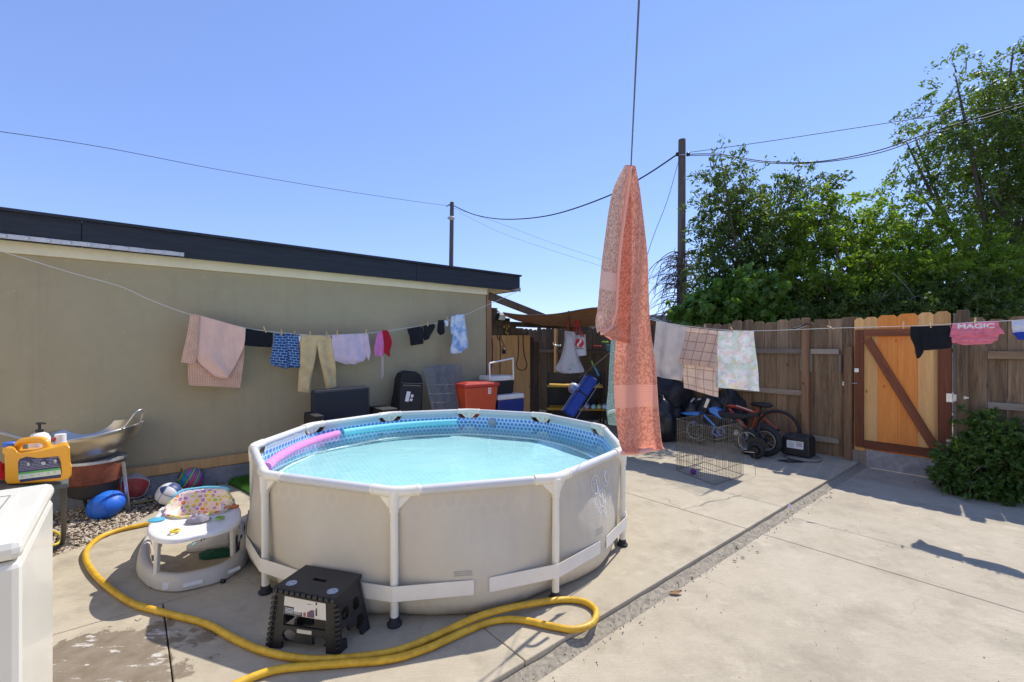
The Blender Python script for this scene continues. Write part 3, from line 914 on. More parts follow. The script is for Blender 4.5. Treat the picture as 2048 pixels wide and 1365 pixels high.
def liner_in_mat(floor=False):
    m, nt, b = new_mat('pool_floor_print' if floor else 'blue_hexagon_liner')
    uv = coords(nt, 'UV')
    if floor:
        e = hex_edge(nt, uv, 0.05)
        f = ramp(nt, e, [(0.40, 0.0), (0.47, 1.0)])
        base = ramp(nt, noise_t(nt, uv, 1.2, 4.0), [(0.3, (0.44, 0.68, 0.68)), (0.7, (0.60, 0.79, 0.76))])
        col = mixc(nt, math_(nt, 'MULTIPLY', f, 0.7), base, (0.72, 0.88, 0.88))
        cr = noise_t(nt, coords(nt, 'UV', (1, 9, 1)), 3.0, 4.0)
        bump(nt, b, cr, 0.35, 0.02)
    else:
        e = hex_edge(nt, uv, 0.05)
        ringd = ramp(nt, e, [(0.36, 0.0), (0.41, 1.0)])
        dark = ramp(nt, e, [(0.16, (0.10, 0.25, 0.62)), (0.30, (0.17, 0.36, 0.74))])
        col = mixc(nt, ringd, dark, (0.60, 0.78, 0.95))
        sep = node(nt, 'ShaderNodeSeparateXYZ'); nt.links.new(uv, sep.inputs[0])
        top = math_(nt, 'GREATER_THAN', sep.outputs[1], 0.672)
        col = mixc(nt, top, col, (0.42, 0.52, 0.58))
        wet = ramp(nt, sep.outputs[1], [(0.50, 1.0), (0.56, 0.0)])
        col = mixc(nt, math_(nt, 'MULTIPLY', wet, 0.5), col, (0.16, 0.48, 0.66))
        seam = ramp(nt, math_(nt, 'ABSOLUTE', math_(nt, 'SUBTRACT', sep.outputs[1], 0.672)), [(0.002, 0.6), (0.005, 0.0)])
        col = mixc(nt, seam, col, (0.7, 0.8, 0.85))
    nt.links.new(col, b.inputs['Base Color'])
    b.inputs['Roughness'].default_value = 0.4
    return m
NT = 400
def liner_surface(off, zlo, zs):
    rows, uvs = [], []
    for j in range(zs + 1):
        t = j / zs
        row, uv = [], []
        for i in range(NT + 1):
            th = TH0 + 2 * math.pi * i / NT
            z = zlo + (z_top(th) - zlo) * t
            row.append(pol(th, r_liner(th, z) + off, z)); uv.append((1.5 * (th - TH0), z))
        rows.append(row); uvs.append(uv)
    return rows, uvs
M['liner_out'] = liner_out_mat()
r_, u_ = liner_surface(0.0, 0.004, 34)
MB().grid(r_, u_).build('liner_outside', M['liner_out'], pool, smooth=True)
M['liner_in'] = liner_in_mat()
WATER_Z, FLOOR_Z = 0.607, 0.46
r_, u_ = liner_surface(-0.012, FLOOR_Z, 16)
MB().grid(r_, u_).build('liner_inside', M['liner_in'], pool, smooth=True)
m = MB()
rows, uvs = [], []
for j in range(13):
    row, uv = [], []
    for i in range(121):
        th = TH0 + 2 * math.pi * i / 120
        rr_ = (r_liner(th, FLOOR_Z) - 0.010) * j / 12
        p = pol(th, rr_, FLOOR_Z + 0.004 + 0.012 * noise.noise(V((math.cos(th) * rr_ * 2, math.sin(th) * rr_ * 2, 1))) * (1 if 0 < j < 12 else 0))
        row.append(p); uv.append((p.x, p.y))
    rows.append(row); uvs.append(uv)
m.grid(rows, uvs).build('pool_floor', liner_in_mat(True), pool, smooth=True)
m = MB()
ring = []
for i in range(121):
    th = TH0 + 2 * math.pi * i / 120
    wob = 0.025 * noise.noise(V((math.cos(th) * 4, math.sin(th) * 4, 3)))
    a = r_liner(th, FLOOR_Z) - 0.12 + wob
    ring.append(pol(th, a, FLOOR_Z + 0.018))
m.tube(ring[:-1], 0.012, 6, closed=True)
m.build('floor_seam', plain('liner_seam', (0.85, 0.93, 0.93), 0.5), pool, smooth=True)
def water_mat():
    m, nt, b = new_mat('pool_water')
    nt.nodes.remove(b)
    tr = node(nt, 'ShaderNodeBsdfTransparent'); tr.inputs[0].default_value = (0.84, 0.97, 0.985, 1)
    gl = node(nt, 'ShaderNodeBsdfGlossy'); gl.inputs['Roughness'].default_value = 0.02
    fr_ = node(nt, 'ShaderNodeFresnel'); fr_.inputs['IOR'].default_value = 1.33
    bp = node(nt, 'ShaderNodeBump'); bp.inputs['Strength'].default_value = 0.30; bp.inputs['Distance'].default_value = 0.02
    nt.links.new(noise_t(nt, coords(nt, 'Position'), 4.5, 3.0, 0.5), bp.inputs['Height'])
    nt.links.new(bp.outputs[0], gl.inputs['Normal']); nt.links.new(bp.outputs[0], fr_.inputs['Normal'])
    mx = node(nt, 'ShaderNodeMixShader')
    nt.links.new(fr_.outputs[0], mx.inputs[0]); nt.links.new(tr.outputs[0], mx.inputs[1]); nt.links.new(gl.outputs[0], mx.inputs[2])
    nt.links.new(mx.outputs[0], nt.nodes['Material Output'].inputs[0])
    return m
m = MB()
rows = []
for j in range(9):
    rows.append([pol(TH0 + 2 * math.pi * i / 120, (r_liner(TH0 + 2 * math.pi * i / 120, WATER_Z) - 0.013) * j / 8, WATER_Z) for i in range(121)])
m.grid(rows, flip=True)
w_ = m.build('water', water_mat(), pool, smooth=True, fix=False)
w_['label'] = 'clear turquoise water filling the pool'
# rim, joints, posts, straps
def vtx(k, r=R_V, z=POOL_H): return pol(TH0 + A36 * k, r, z)
sleeve = plain('liner_sleeve', (0.62, 0.61, 0.585), 0.5, 0.06)
for k in range(10):
    a, b = vtx(k), vtx(k + 1)
    m = MB(); t = (b - a).normalized()
    m.tube([a + t * 0.15, b - t * 0.15], 0.0275, 16)
    m.build('rim_sleeve', sleeve, pool, smooth=True, angle=50)
for k in range(10):
    c = vtx(k); p0, p1 = vtx(k - 1), vtx(k + 1)
    ta, tb = (p0 - c).normalized(), (p1 - c).normalized()
    m = MB()
    m.tube([c + ta * 0.20, c + ta * 0.06, c + (ta + tb) * 0.012, c + tb * 0.06, c + tb * 0.20], 0.026, 16)
    m.tube([c + ta * 0.125, c + ta * 0.05, c + (ta + tb) * 0.012, c + tb * 0.05, c + tb * 0.125], 0.0305, 16)
    for tt in (ta, tb):
        m.tube([c + tt * 0.122, c + tt * 0.137], 0.033, 16)
    out = (c - PC); out.z = 0; out.normalize()
    foot = pol(TH0 + A36 * k, R_V - 0.004, 0.045)
    m.tube([c, c + V((0, 0, -0.05)), c.lerp(foot, 0.12), c.lerp(foot, 0.16)], [0.030, 0.030, 0.027, 0.0265], 16)
    # gusset between rail and post
    for tt in (ta, tb):
        m.prism([c + tt * 0.095 + V((0, 0, -0.025)) - out * 0.012, c + tt * 0.02 + V((0, 0, -0.10)) - out * 0.012, c + V((0, 0, -0.03)) - out * 0.012, ], out * 0.024)
        m.prism([c + tt * 0.055 + V((0, 0, -0.028)) - out * 0.012, c + tt * 0.03 + V((0, 0, -0.055)) - out * 0.012, c + tt * 0.01 + V((0, 0, -0.05)) - out * 0.012, ], out * 0.025)
    jn = m.build('rim_joint', M['white_metal'], pool, smooth=True, angle=45)
    # sleeve flap hanging under the joint
    m = MB()
    top = c.lerp(foot, 0.14)
    m.tube([top, foot], 0.0222, 16)
    lg = m.build('leg', M['white_metal'], pool, smooth=True, angle=50)
    m = MB()
    m.lathe(foot + V((0, 0, -0.041)), [(0.040, 0.0), (0.042, 0.010), (0.030, 0.020), (0.027, 0.042), (0.0235, 0.046)], 16)
    m.build('foot', M['rubber'], lg, smooth=True, angle=40)
strapm = plain('white_strap', (0.82, 0.76, 0.65), 0.6, 0.06)
for k in range(10):
    th = TH0 + A36 * k
    m = MB()
    rows = []
    pts = []
    for sgn in (-1,):
        thm = th - A36 * 0.455
        pts.append((thm, r_liner(thm, 0.19) + 0.004))
    thp = th + A36 * 0.455
    A = pol(th - A36 * 0.455, r_liner(th - A36 * 0.455, 0.19) + 0.005, 0)
    B1 = pol(th - 0.022, R_V + 0.022, 0); B0 = pol(th, R_V + 0.0285, 0); B2 = pol(th + 0.022, R_V + 0.022, 0)
    Cc = pol(thp, r_liner(thp, 0.19) + 0.005, 0)
    path = [A.lerp(B1, i / 8) for i in range(8)] + [B1, B0, B2] + [B2.lerp(Cc, i / 8) for i in range(1, 9)]
    def clear(p):
        q = p - PC; t_ = math.atan2(q.y, q.x); r0 = q.length
        return pol(t_, max(r0, r_liner(t_, 0.19) + 0.005), 0)
    path = [clear(p) for p in path]
    lo, hi = 0.147, 0.230
    n_ = len(path)
    rows = []
    for zz in (lo, lo + 0.012, hi - 0.012, hi):
        row = []
        for i, p in enumerate(path):
            ins = (0.010 if i in (0, n_ - 1) and zz in (lo, hi) else 0.0)
            row.append(p.lerp(path[1 if i == 0 else -2], ins * 6 if ins else 0) + V((0, 0, zz)))
        rows.append(row)
    m.grid(rows)
    o = m.build('strap', strapm, pool, smooth=False)
    sol = o.modifiers.new('thickness', 'SOLIDIFY'); sol.thickness = 0.003; sol.offset = 1
# printed warning symbols on the liner
def lp(th, z, off=0.004): return pol(th, r_liner(th, z) + off, z)
m = MB()
def ring_print(c, rad, w, n=28):
    th0, z0 = c
    rows = [[], []]
    for i in range(n + 1):
        a = 2 * math.pi * i / n
        for q, r in ((0, rad), (1, rad - w)):
            rows[q].append(lp(th0 + math.cos(a) * r / 1.5, z0 + math.sin(a) * r))
    m.grid(rows)
def line_print(c, pts, w):
    th0, z0 = c
    for (x0, y0), (x1, y1) in zip(pts[:-1], pts[1:]):
        dx, dy = x1 - x0, y1 - y0; L = math.hypot(dx, dy) + 1e-9
        nx, ny = -dy / L * w / 2, dx / L * w / 2
        m.grid([[lp(th0 + (x0 + nx) / 1.5, z0 + y0 + ny), lp(th0 + (x1 + nx) / 1.5, z0 + y1 + ny)], [lp(th0 + (x0 - nx) / 1.5, z0 + y0 - ny), lp(th0 + (x1 - nx) / 1.5, z0 + y1 - ny)]])
def th_at(px, py):
    """angle and height where the ray meets the liner on the near side"""
    r = ray(px, py); best = None
    for i in range(4000):
        t = 2.0 + 2.0 * i / 4000
        p = CAM + r * t; q = p - PC
        th = math.atan2(q.y, q.x)
        if math.hypot(q.x, q.y) <= r_liner(th, p.z): return th, p.z
    return TH0 + 1, 0.5
k0 = 0.055
c1, c2, c3 = th_at(1190, 969), th_at(1209, 957), th_at(1204, 996)
ring_print(c1, 0.062, 0.006); ring_print(c2, 0.055, 0.006); ring_print(c3, 0.058, 0.006)
line_print(c1, [(-0.03, 0.012), (-0.01, 0.004), (0.02, 0.012), (0.03, -0.02), (0.03, -0.045)], 0.008)
line_print(c1, [(0.018, -0.01), (0.018, -0.05)], 0.022); line_print(c1, [(-0.028, 0.03), (-0.024, 0.005)], 0.008)
ring_print((c1[0] + 0.012, c1[1] + 0.022), 0.011, 0.009, 12)
line_print(c2, [(-0.03, 0.04), (0.03, -0.04)], 0.006); line_print(c2, [(-0.005, 0.03), (0.0, -0.005), (-0.012, -0.035)], 0.012); line_print(c2, [(0, -0.005), (0.016, -0.03)], 0.008)
ring_print((c2[0] + 0.003, c2[1] + 0.034), 0.010, 0.008, 12)
line_print(c3, [(-0.045, 0.035), (0.045, -0.035)], 0.006); line_print(c3, [(0.012, 0.045), (-0.004, -0.03), (0.03, -0.028)], 0.007); line_print(c3, [(-0.02, -0.040), (0.035, -0.036)], 0.005)
for px, py in ((1190, 1007), (1198, 1023), (1209, 1024), (1217, 1012), (1217, 992)):
    c = th_at(px, py)
    ring_print(c, 0.030, 0.004, 20); line_print(c, [(-0.02, 0.017), (0.02, -0.017)], 0.004); line_print(c, [(0.006, 0.018), (-0.004, 0.0), (0.008, -0.018)], 0.005)
for px, py in ((1217, 945), (1217, 949), (1217, 953), (1222, 984), (1222, 988)):
    c = th_at(px, py); line_print(c, [(-0.0, 0.0), (0.045, 0.006)], 0.0025)
m.build('warning_symbols', M['print'], pool)
m = MB()
M['grey_print'] = plain('grey_print', (0.30, 0.29, 0.28), 0.6, 0.05)
for px, py in ((1198, 1058), (1198, 1062), (1198, 1067), (926, 1143), (926, 1147), (926, 1151)):
    c = th_at(px, py); line_print(c, [(-0.05, 0.0), (0.05, 0.0)], 0.003)
m.build('fine_print', M['grey_print'], pool)['kind'] = 'stuff'
m = MB()   # strainer of the inlet
c = pol(math.radians(76), r_liner(math.radians(76), 0.60) - 0.016, 0.615)
m.lathe(c, [(0.05, 0.0), (0.05, 0.012), (0.02, 0.03), (0.0001, 0.03)], 16, axis=(PC - c + V((0, 0, c.z))))
m.build('inlet', plain('grey_fitting', (0.32, 0.36, 0.40), 0.5), pool, smooth=True, angle=40)
# pool noodles
def noodle(name, a0, a1, r, col, label, hole):
    t = thing(name, label, 'pool noodle', pol(math.radians((a0 + a1) / 2), 1.37, WATER_Z), 'foam noodles floating in the pool')
    pts = [pol(math.radians(a0 + (a1 - a0) * i / 24), 1.40 - 0.05 * math.sin(math.pi * i / 24), WATER_Z + 0.016) for i in range(25)]
    MB().tube(pts, r, 18).build('foam_tube', col, t, smooth=True, angle=50)
    for e, q in ((pts[0], pts[1]), (pts[-1], pts[-2])):
        ax = (e - q).normalized()
        MB().lathe(e + ax * 0.0008, [(0.0001, 0.0), (r * 0.36, 0.0), (r * 0.36, 0.002), (0.0001, 0.002)], 14, axis=ax).build('core_hole', hole, t)
    return t
noodle('pool_noodle', 93, 148, 0.034, plain('aqua_foam', (0.22, 0.66, 0.74), 0.75, 0.12, 30, bmp=0.4, bscale=160), 'aqua blue foam noodle floating along the far side of the pool', plain('aqua_core', (0.08, 0.3, 0.36), 0.8))
noodle('pool_noodle', 150.5, 206, 0.034, plain('pink_foam', (0.82, 0.25, 0.52), 0.75, 0.15, 30, bmp=0.4, bscale=160), 'pink foam noodle floating along the left side of the pool', plain('pink_core', (0.62, 0.03, 0.2), 0.8))
# ------------------------------------------------------------------ cloth materials
def cloth_mat(name, c, weave=420.0, vary=0.1, trans=0.18, pattern=None, rough=0.9):
    m, nt, b = new_mat(name)
    uv = coords(nt, 'UV')
    f = noise_t(nt, uv, 8.0, 5.0)
    col = ramp(nt, f, [(0.3, [x * (1 - vary) for x in c]), (0.7, [min(1, x * (1 + vary)) for x in c])])
    hgt = noise_t(nt, uv, weave, 2.0)
    st, ds = 0.3, 0.002
    if pattern: col, hgt, st, ds = pattern(nt, uv, col, hgt)
    # soft creases that hang from the line
    fold = noise_t(nt, coords(nt, 'UV', (1.0, 0.35, 1.0), 0.25), 22.0, 3.0, 0.5)
    hgt = math_(nt, 'ADD', math_(nt, 'MULTIPLY', hgt, ds / 0.02), math_(nt, 'MULTIPLY', fold, 0.9)); st, ds = max(st, 0.6), 0.02
    nt.links.new(col, b.inputs['Base Color'])
    b.inputs['Roughness'].default_value = rough
    b.inputs['Specular IOR Level'].default_value = 0.15
    b.inputs['Sheen Weight'].default_value = 0.15
    bump(nt, b, hgt, st, ds)
    t = node(nt, 'ShaderNodeBsdfTranslucent'); nt.links.new(col, t.inputs[0])
    mx = node(nt, 'ShaderNodeMixShader'); mx.inputs[0].default_value = trans
    nt.links.new(b.outputs[0], mx.inputs[1]); nt.links.new(t.outputs[0], mx.inputs[2])
    nt.links.new(mx.outputs[0], nt.nodes['Material Output'].inputs[0])
    return m
def sep_uv(nt, uv):
    s = node(nt, 'ShaderNodeSeparateXYZ'); nt.links.new(uv, s.inputs[0]); return s.outputs[0], s.outputs[1]
def stripes(nt, x, period, width):
    """1 on a line of the given width once per period"""
    f = math_(nt, 'FRACT', math_(nt, 'ADD', math_(nt, 'DIVIDE', x, period), 100.0))
    return math_(nt, 'LESS_THAN', math_(nt, 'ABSOLUTE', math_(nt, 'SUBTRACT', f, 0.5)), width / period / 2)
def p_waffle(size, depth=0.006, dark=0.82):
    def fn(nt, uv, col, hgt):
        x, y = sep_uv(nt, uv)
        sx = math_(nt, 'ABSOLUTE', math_(nt, 'SINE', math_(nt, 'MULTIPLY', x, math.pi / size)))
        sy = math_(nt, 'ABSOLUTE', math_(nt, 'SINE', math_(nt, 'MULTIPLY', y, math.pi / size)))
        h = math_(nt, 'MULTIPLY', sx, sy)
        c2 = mixc(nt, ramp(nt, h, [(0.1, 0.0), (0.7, 1.0)]), col, (dark, dark * 0.96, dark * 0.94), 'MULTIPLY')
        return c2, math_(nt, 'ADD', h, math_(nt, 'MULTIPLY', hgt, 0.3)), 0.8, depth
    return fn
def p_pebble(scale, band=None, dark=0.70):
    """looped terry towel: rows of little knots, with an optional plain woven band"""
    def fn(nt, uv, col, hgt):
        vo = node(nt, 'ShaderNodeTexVoronoi'); vo.inputs['Scale'].default_value = scale
        mp = node(nt, 'ShaderNodeMapping'); mp.inputs['Scale'].default_value = (1.0, 0.72, 1); mp.inputs['Rotation'].default_value = (0, 0, 0.6)
        nt.links.new(uv, mp.inputs[0]); nt.links.new(mp.outputs[0], vo.inputs['Vector'])
        h = math_(nt, 'SUBTRACT', 1.0, vo.outputs['Distance'])
        c2 = mixc(nt, ramp(nt, vo.outputs['Distance'], [(0.32, 0.0), (0.72, 1.0)]), col, mixc(nt, 1.0, col, (dark, dark * 0.85, dark * 0.8), 'MULTIPLY'))
        if band:
            x, y = sep_uv(nt, uv)
            inb = math_(nt, 'LESS_THAN', math_(nt, 'ABSOLUTE', math_(nt, 'ADD', y, band[0])), band[1])
            rib = math_(nt, 'MULTIPLY', math_(nt, 'SINE', math_(nt, 'MULTIPLY', y, 1000.0)), 0.12)
            c2 = mixc(nt, inb, c2, band[2])
            h2 = node(nt, 'ShaderNodeMix', data_type='FLOAT')
            nt.links.new(inb, h2.inputs['Factor']); nt.links.new(h, h2.inputs[2]); nt.links.new(rib, h2.inputs[3])
            h = h2.outputs[0]
        return c2, h, 0.9, 0.007
    return fn
def p_plaid(nt, uv, col, hgt):
    x, y = sep_uv(nt, uv)
    big = math_(nt, 'MAXIMUM', stripes(nt, x, 0.125, 0.010), stripes(nt, y, 0.125, 0.010))
    fine = math_(nt, 'MAXIMUM', stripes(nt, x, 0.014, 0.003), stripes(nt, y, 0.014, 0.003))
    c2 = mixc(nt, math_(nt, 'MULTIPLY', fine, 0.28), col, (0.55, 0.33, 0.25))
    return mixc(nt, math_(nt, 'MULTIPLY', big, 0.75), c2, (0.30, 0.15, 0.10)), hgt, 0.3, 0.002
def p_grid_print(nt, uv, col, hgt):
    br = node(nt, 'ShaderNodeTexBrick'); br.inputs['Scale'].default_value = 8.0
    br.inputs['Color1'].default_value = (0.018, 0.06, 0.20, 1); br.inputs['Color2'].default_value = (0.035, 0.12, 0.33, 1)
    br.inputs['Mortar'].default_value = (0.45, 0.60, 0.78, 1); br.inputs['Mortar Size'].default_value = 0.022
    nt.links.new(uv, br.inputs['Vector'])
    c2 = mixc(nt, ramp(nt, noise_t(nt, uv, 90.0, 3.0), [(0.60, 0.0), (0.66, 0.3)]), br.outputs['Color'], (0.3, 0.45, 0.66))
    return c2, hgt, 0.3, 0.002
def p_tropic(nt, uv, col, hgt):
    c2 = mixc(nt, ramp(nt, noise_t(nt, uv, 9.0, 2.0), [(0.5, 0.0), (0.6, 0.55)]), col, (0.86, 0.55, 0.50))
    c2 = mixc(nt, ramp(nt, noise_t(nt, coords(nt, 'UV', (1, 1, 1), 0.8), 12.0, 2.0), [(0.58, 0.0), (0.64, 0.6)]), c2, (0.45, 0.66, 0.40))
    c2 = mixc(nt, ramp(nt, noise_t(nt, coords(nt, 'UV', (1.3, 1, 1), 2.1), 7.0, 1.0), [(0.58, 0.0), (0.66, 0.55)]), c2, (0.88, 0.70, 0.38))
    c2 = mixc(nt, ramp(nt, noise_t(nt, coords(nt, 'UV', (1, 1.4, 1), 4.0), 10.0, 1.0), [(0.60, 0.0), (0.66, 0.5)]), c2, (0.52, 0.50, 0.78))
    x, y = sep_uv(nt, uv)
    # frond marks
    fr_ = math_(nt, 'MULTIPLY', stripes(nt, math_(nt, 'ADD', y, math_(nt, 'ABSOLUTE', math_(nt, 'SUBTRACT', math_(nt, 'PINGPONG', x, 0.11), 0.055))), 0.022, 0.008), ramp(nt, noise_t(nt, uv, 5.5, 1.0), [(0.54, 0.0), (0.57, 0.75)]))
    c2 = mixc(nt, fr_, c2, (0.30, 0.52, 0.26))
    return c2, hgt, 0.3, 0.002
def p_tiedye(nt, uv, col, hgt):
    f = noise_t(nt, uv, 7.0, 3.0, 0.6)
    return ramp(nt, f, [(0.36, (0.24, 0.40, 0.74)), (0.46, (0.45, 0.62, 0.88)), (0.58, (0.78, 0.86, 0.95))]), hgt, 0.3, 0.002
C = {}
C['peach'] = cloth_mat('peach_waffle_cloth', (0.97, 0.60, 0.42), pattern=p_waffle(0.022))
C['peach_smooth'] = cloth_mat('peach_inner_cloth', (0.97, 0.64, 0.50), vary=0.05)
C['black'] = cloth_mat('black_cloth', (0.015, 0.015, 0.018), trans=0.03)
C['blue_print'] = cloth_mat('blue_print_cloth', (0.05, 0.16, 0.42), pattern=p_grid_print)
C['khaki'] = cloth_mat('khaki_cloth', (0.78, 0.57, 0.29), vary=0.14)
C['lilac'] = cloth_mat('lilac_cloth', (0.80, 0.62, 0.70))
C['pink'] = cloth_mat('pink_cloth', (0.74, 0.24, 0.50))
C['red'] = cloth_mat('red_cloth', (0.55, 0.018, 0.03))
C['tiedye'] = cloth_mat('tie_dye_cloth', (0.6, 0.75, 0.9), pattern=p_tiedye)
C['grey'] = cloth_mat('grey_towel_cloth', (0.60, 0.52, 0.48), weave=300)
C['plaid'] = cloth_mat('plaid_cloth', (0.82, 0.60, 0.46), pattern=p_plaid)
C['tropic'] = cloth_mat('tropical_print_cloth', (0.82, 0.84, 0.82), pattern=p_tropic, trans=0.3)
C['coral'] = cloth_mat('coral_terry', (0.98, 0.40, 0.26), vary=0.05, trans=0.45, pattern=p_pebble(150.0, (0.80, 0.040, (0.97, 0.42, 0.29))))
C['coral_lit'] = cloth_mat('coral_terry_lit', (0.98, 0.62, 0.46), vary=0.05, trans=0.40, pattern=p_pebble(150.0, (0.40, 0.030, (0.97, 0.60, 0.47))))  # same coral cloth, its lit outer face painted paler
C['coral_hem'] = cloth_mat('coral_hem', (0.90, 0.48, 0.38))
C['mint'] = cloth_mat('mint_terry', (0.42, 0.60, 0.48), pattern=p_pebble(110.0))
C['pink_shorts'] = cloth_mat('rose_cloth', (0.88, 0.27, 0.34))
C['white'] = cloth_mat('white_cloth', (0.72, 0.74, 0.80))
C['royal'] = cloth_mat('royal_blue_cloth', (0.03, 0.07, 0.42))
C['green'] = cloth_mat('dark_green_cloth', (0.012, 0.10, 0.06))
PEG = wood('peg_wood', (0.52, 0.32, 0.13), (0.72, 0.50, 0.24), knots=False)

# ------------------------------------------------------------------ clotheslines
D1, S2 = -5.82, 6.05
l1 = [(-70, 470), (45, 516), (150, 548), (240, 573), (300, 600), (380, 629), (490, 656), (545, 664), (600, 669), (650, 671), (735, 667), (815, 656), (905, 639), (985, 606), (1035, 581)]
line1 = [PD(x, y, D1) for x, y in l1]
line1[-1] = WL(EAVE_S, EAVE_D + 0.02, EZ - 0.014); line1[0] = WL(wl_of(line1[0])[0], WALL_D + 0.045, 2.43)
tag(MB().tube(spline(line1, 6), 0.0032, 6).build('clothesline', M['rope'], smooth=True), 'thin white clothesline strung along the house under the eave', 'clothesline')
l2 = [(1296, 638), (1330, 646), (1410, 657), (1463, 661), (1520, 662), (1660, 657), (1805, 653), (1865, 651), (1950, 645), (2048, 640), (2250, 622)]
line2 = [PS(x, y, S2) for x, y in l2]
ANCHOR = line2[0]
tag(MB().tube(spline(line2, 6), 0.0034, 6).build('clothesline', M['rope'], smooth=True), 'white clothesline running in front of the wooden fence and gate', 'clothesline')
tw = PY(1262, 334, 1.55)
nearp = PY(1278, 0, 0.93)
line3 = [nearp + (nearp - tw) * 3.0, nearp, tw, tw.lerp(ANCHOR, 0.33) + V((0, 0, -0.04)), tw.lerp(ANCHOR, 0.66) + V((0, 0, -0.04)), ANCHOR]
tag(MB().tube(line3, 0.0022, 6).build('clothesline', plain('grey_wire_line', (0.10, 0.12, 0.15), 0.5), smooth=True), 'dark line overhead carrying the coral towel, running away from the viewer', 'clothesline')
end_post = thing('line_post', 'slim grey post at the corner of the tarp where clotheslines meet', 'post', V((ANCHOR.x, ANCHOR.y, 0)))
MB().tube([V((ANCHOR.x + 0.02, ANCHOR.y + 0.03, 0)), ANCHOR + V((0.02, 0.03, 0.05))], 0.022, 10).build('pole', plain('grey_tube', (0.32, 0.38, 0.42), 0.5), end_post, smooth=True, angle=50)
MB().tube([ANCHOR + V((0.02, 0.03, -0.02)), ANCHOR + V((0.02, 0.03, 0.03))], 0.03, 10).build('collar', M['black'], end_post, smooth=True, angle=50)

def garment(name, label, cat, parts, group=None):
    where = sum((r[0] for r in parts[0][1]), V((0, 0, 0))) / len(parts[0][1])
    t = thing(name, label, cat, where, group)
    for k, (pn, rows, mt, kw) in enumerate(parts):
        panel(pn, rows, mt, t, seed=len(label) * 0.37 + k * 2.3, **kw)
    return t
GR1, GR2 = 'laundry on the line by the house', 'laundry on the line by the fence'
R = lambda rows: rowsD(D1, rows)
garment('towel', 'large peach waffle towel folded over the line at the far left', 'towel', [
    ('back_layer', rowsD(D1 - 0.03, [(383, 630, 490, 657), (378, 690, 489, 700), (376, 740, 484, 750), (378, 771, 480, 776)]), C['peach'], dict(puff=0.006, wr=0.006, freq=7)),
    ('front_layer', rowsD(D1 + 0.02, [(388, 628, 491, 657), (388, 660, 488, 690), (392, 715, 475, 722), (420, 745, 458, 752), (432, 755, 452, 758)]), C['peach_smooth'], dict(puff=0.007, wr=0.012, freq=8)),
    ('side_fold', rowsD(D1 + 0.035, [(381, 628, 400, 631), (374, 670, 397, 672), (366, 705, 394, 710), (362, 725, 390, 729)]), C['peach'], dict(puff=0.008, wr=0.004, nu=8))])
garment('shorts', 'plain black shorts hanging between peach towel and blue shorts', 'shorts', [('cloth', R([(490, 657, 546, 666), (489, 675, 545, 681), (488, 690, 543, 694), (515, 694, 538, 695)]), C['black'], dict(puff=0.012, wr=0.013))], GR1)
garment('shorts', 'blue shorts with white grid print hanging on the line', 'shorts', [
    ('left_leg', R([(549, 667, 572, 668), (545, 695, 574, 697), (541, 726, 577, 730), (560, 735, 576, 739)]), C['blue_print'], dict(puff=0.016, wr=0.018)),
    ('right_leg', R([(570, 667, 597, 669), (572, 695, 598, 697), (576, 725, 599, 728), (577, 736, 598, 736)]), C['blue_print'], dict(puff=0.016, wr=0.018))], GR1)
garment('trousers', 'small khaki trousers pegged beside the blue shorts', 'trousers', [
    ('waist', rowsD(D1 + 0.001, [(601, 670, 660, 671), (600, 680, 664, 681), (599, 692, 667, 693)]), C['khaki'], dict(puff=0.016, wr=0.012)),
    ('left_leg', R([(600, 680, 634, 681), (600, 705, 632, 706), (598, 745, 624, 746), (596, 783, 618, 786)]), C['khaki'], dict(puff=0.018, wr=0.016, nu=12)),
    ('right_leg', R([(634, 681, 664, 681), (636, 705, 668, 706), (645, 745, 671, 742), (652, 779, 673, 773)]), C['khaki'], dict(puff=0.018, wr=0.016, nu=12)),
    ('pocket_lining', rowsD(D1 + 0.012, [(597, 672, 602, 672), (598, 684, 601, 684)]), C['white'], dict(puff=0.004, wr=0.002, nu=4))], GR1)
garment('shirt', 'pale lilac short shirt hanging upside down by the khaki trousers', 'shirt', [
    ('body', R([(664, 670, 735, 667), (668, 695, 733, 694), (668, 718, 731, 717), (684, 727, 716, 727), (690, 729, 708, 729)]), C['lilac'], dict(puff=0.012, wr=0.016)),
    ('sleeve', R([(664, 673, 672, 673), (664, 700, 672, 700), (666, 722, 672, 723)]), C['lilac'], dict(puff=0.010, wr=0.006, nu=8)),
    ('sleeve', R([(729, 668, 736, 668), (730, 690, 741, 703), (732, 712, 738, 722)]), C['lilac'], dict(puff=0.010, wr=0.006, nu=8))], GR1)
garment('swimsuit', 'bunched pink swimsuit with two long dangling strings', 'swimsuit', [
    ('cloth', R([(756, 664, 765, 663), (751, 680, 767, 682), (748, 697, 767, 699), (750, 713, 766, 713)]), C['pink'], dict(puff=0.02, wr=0.012, nu=10)),
    ('string', R([(763, 712, 764, 712), (763.5, 730, 764.7, 730), (763, 758, 764, 758)]), C['lilac'], dict(puff=0.003, wr=0.002, nu=3)),
    ('string', R([(765.6, 712, 766.6, 712), (766, 735, 767, 735), (765.5, 754, 766.5, 754)]), C['lilac'], dict(puff=0.003, wr=0.002, nu=3))], GR1)
garment('shirt', 'small red shirt bunched up beside the pink swimsuit', 'shirt', [('cloth', R([(764, 661, 776, 661), (763, 680, 783, 682), (766, 697, 781, 700), (768, 706, 781, 714)]), C['red'], dict(puff=0.02, wr=0.012, nu=10))], GR1)
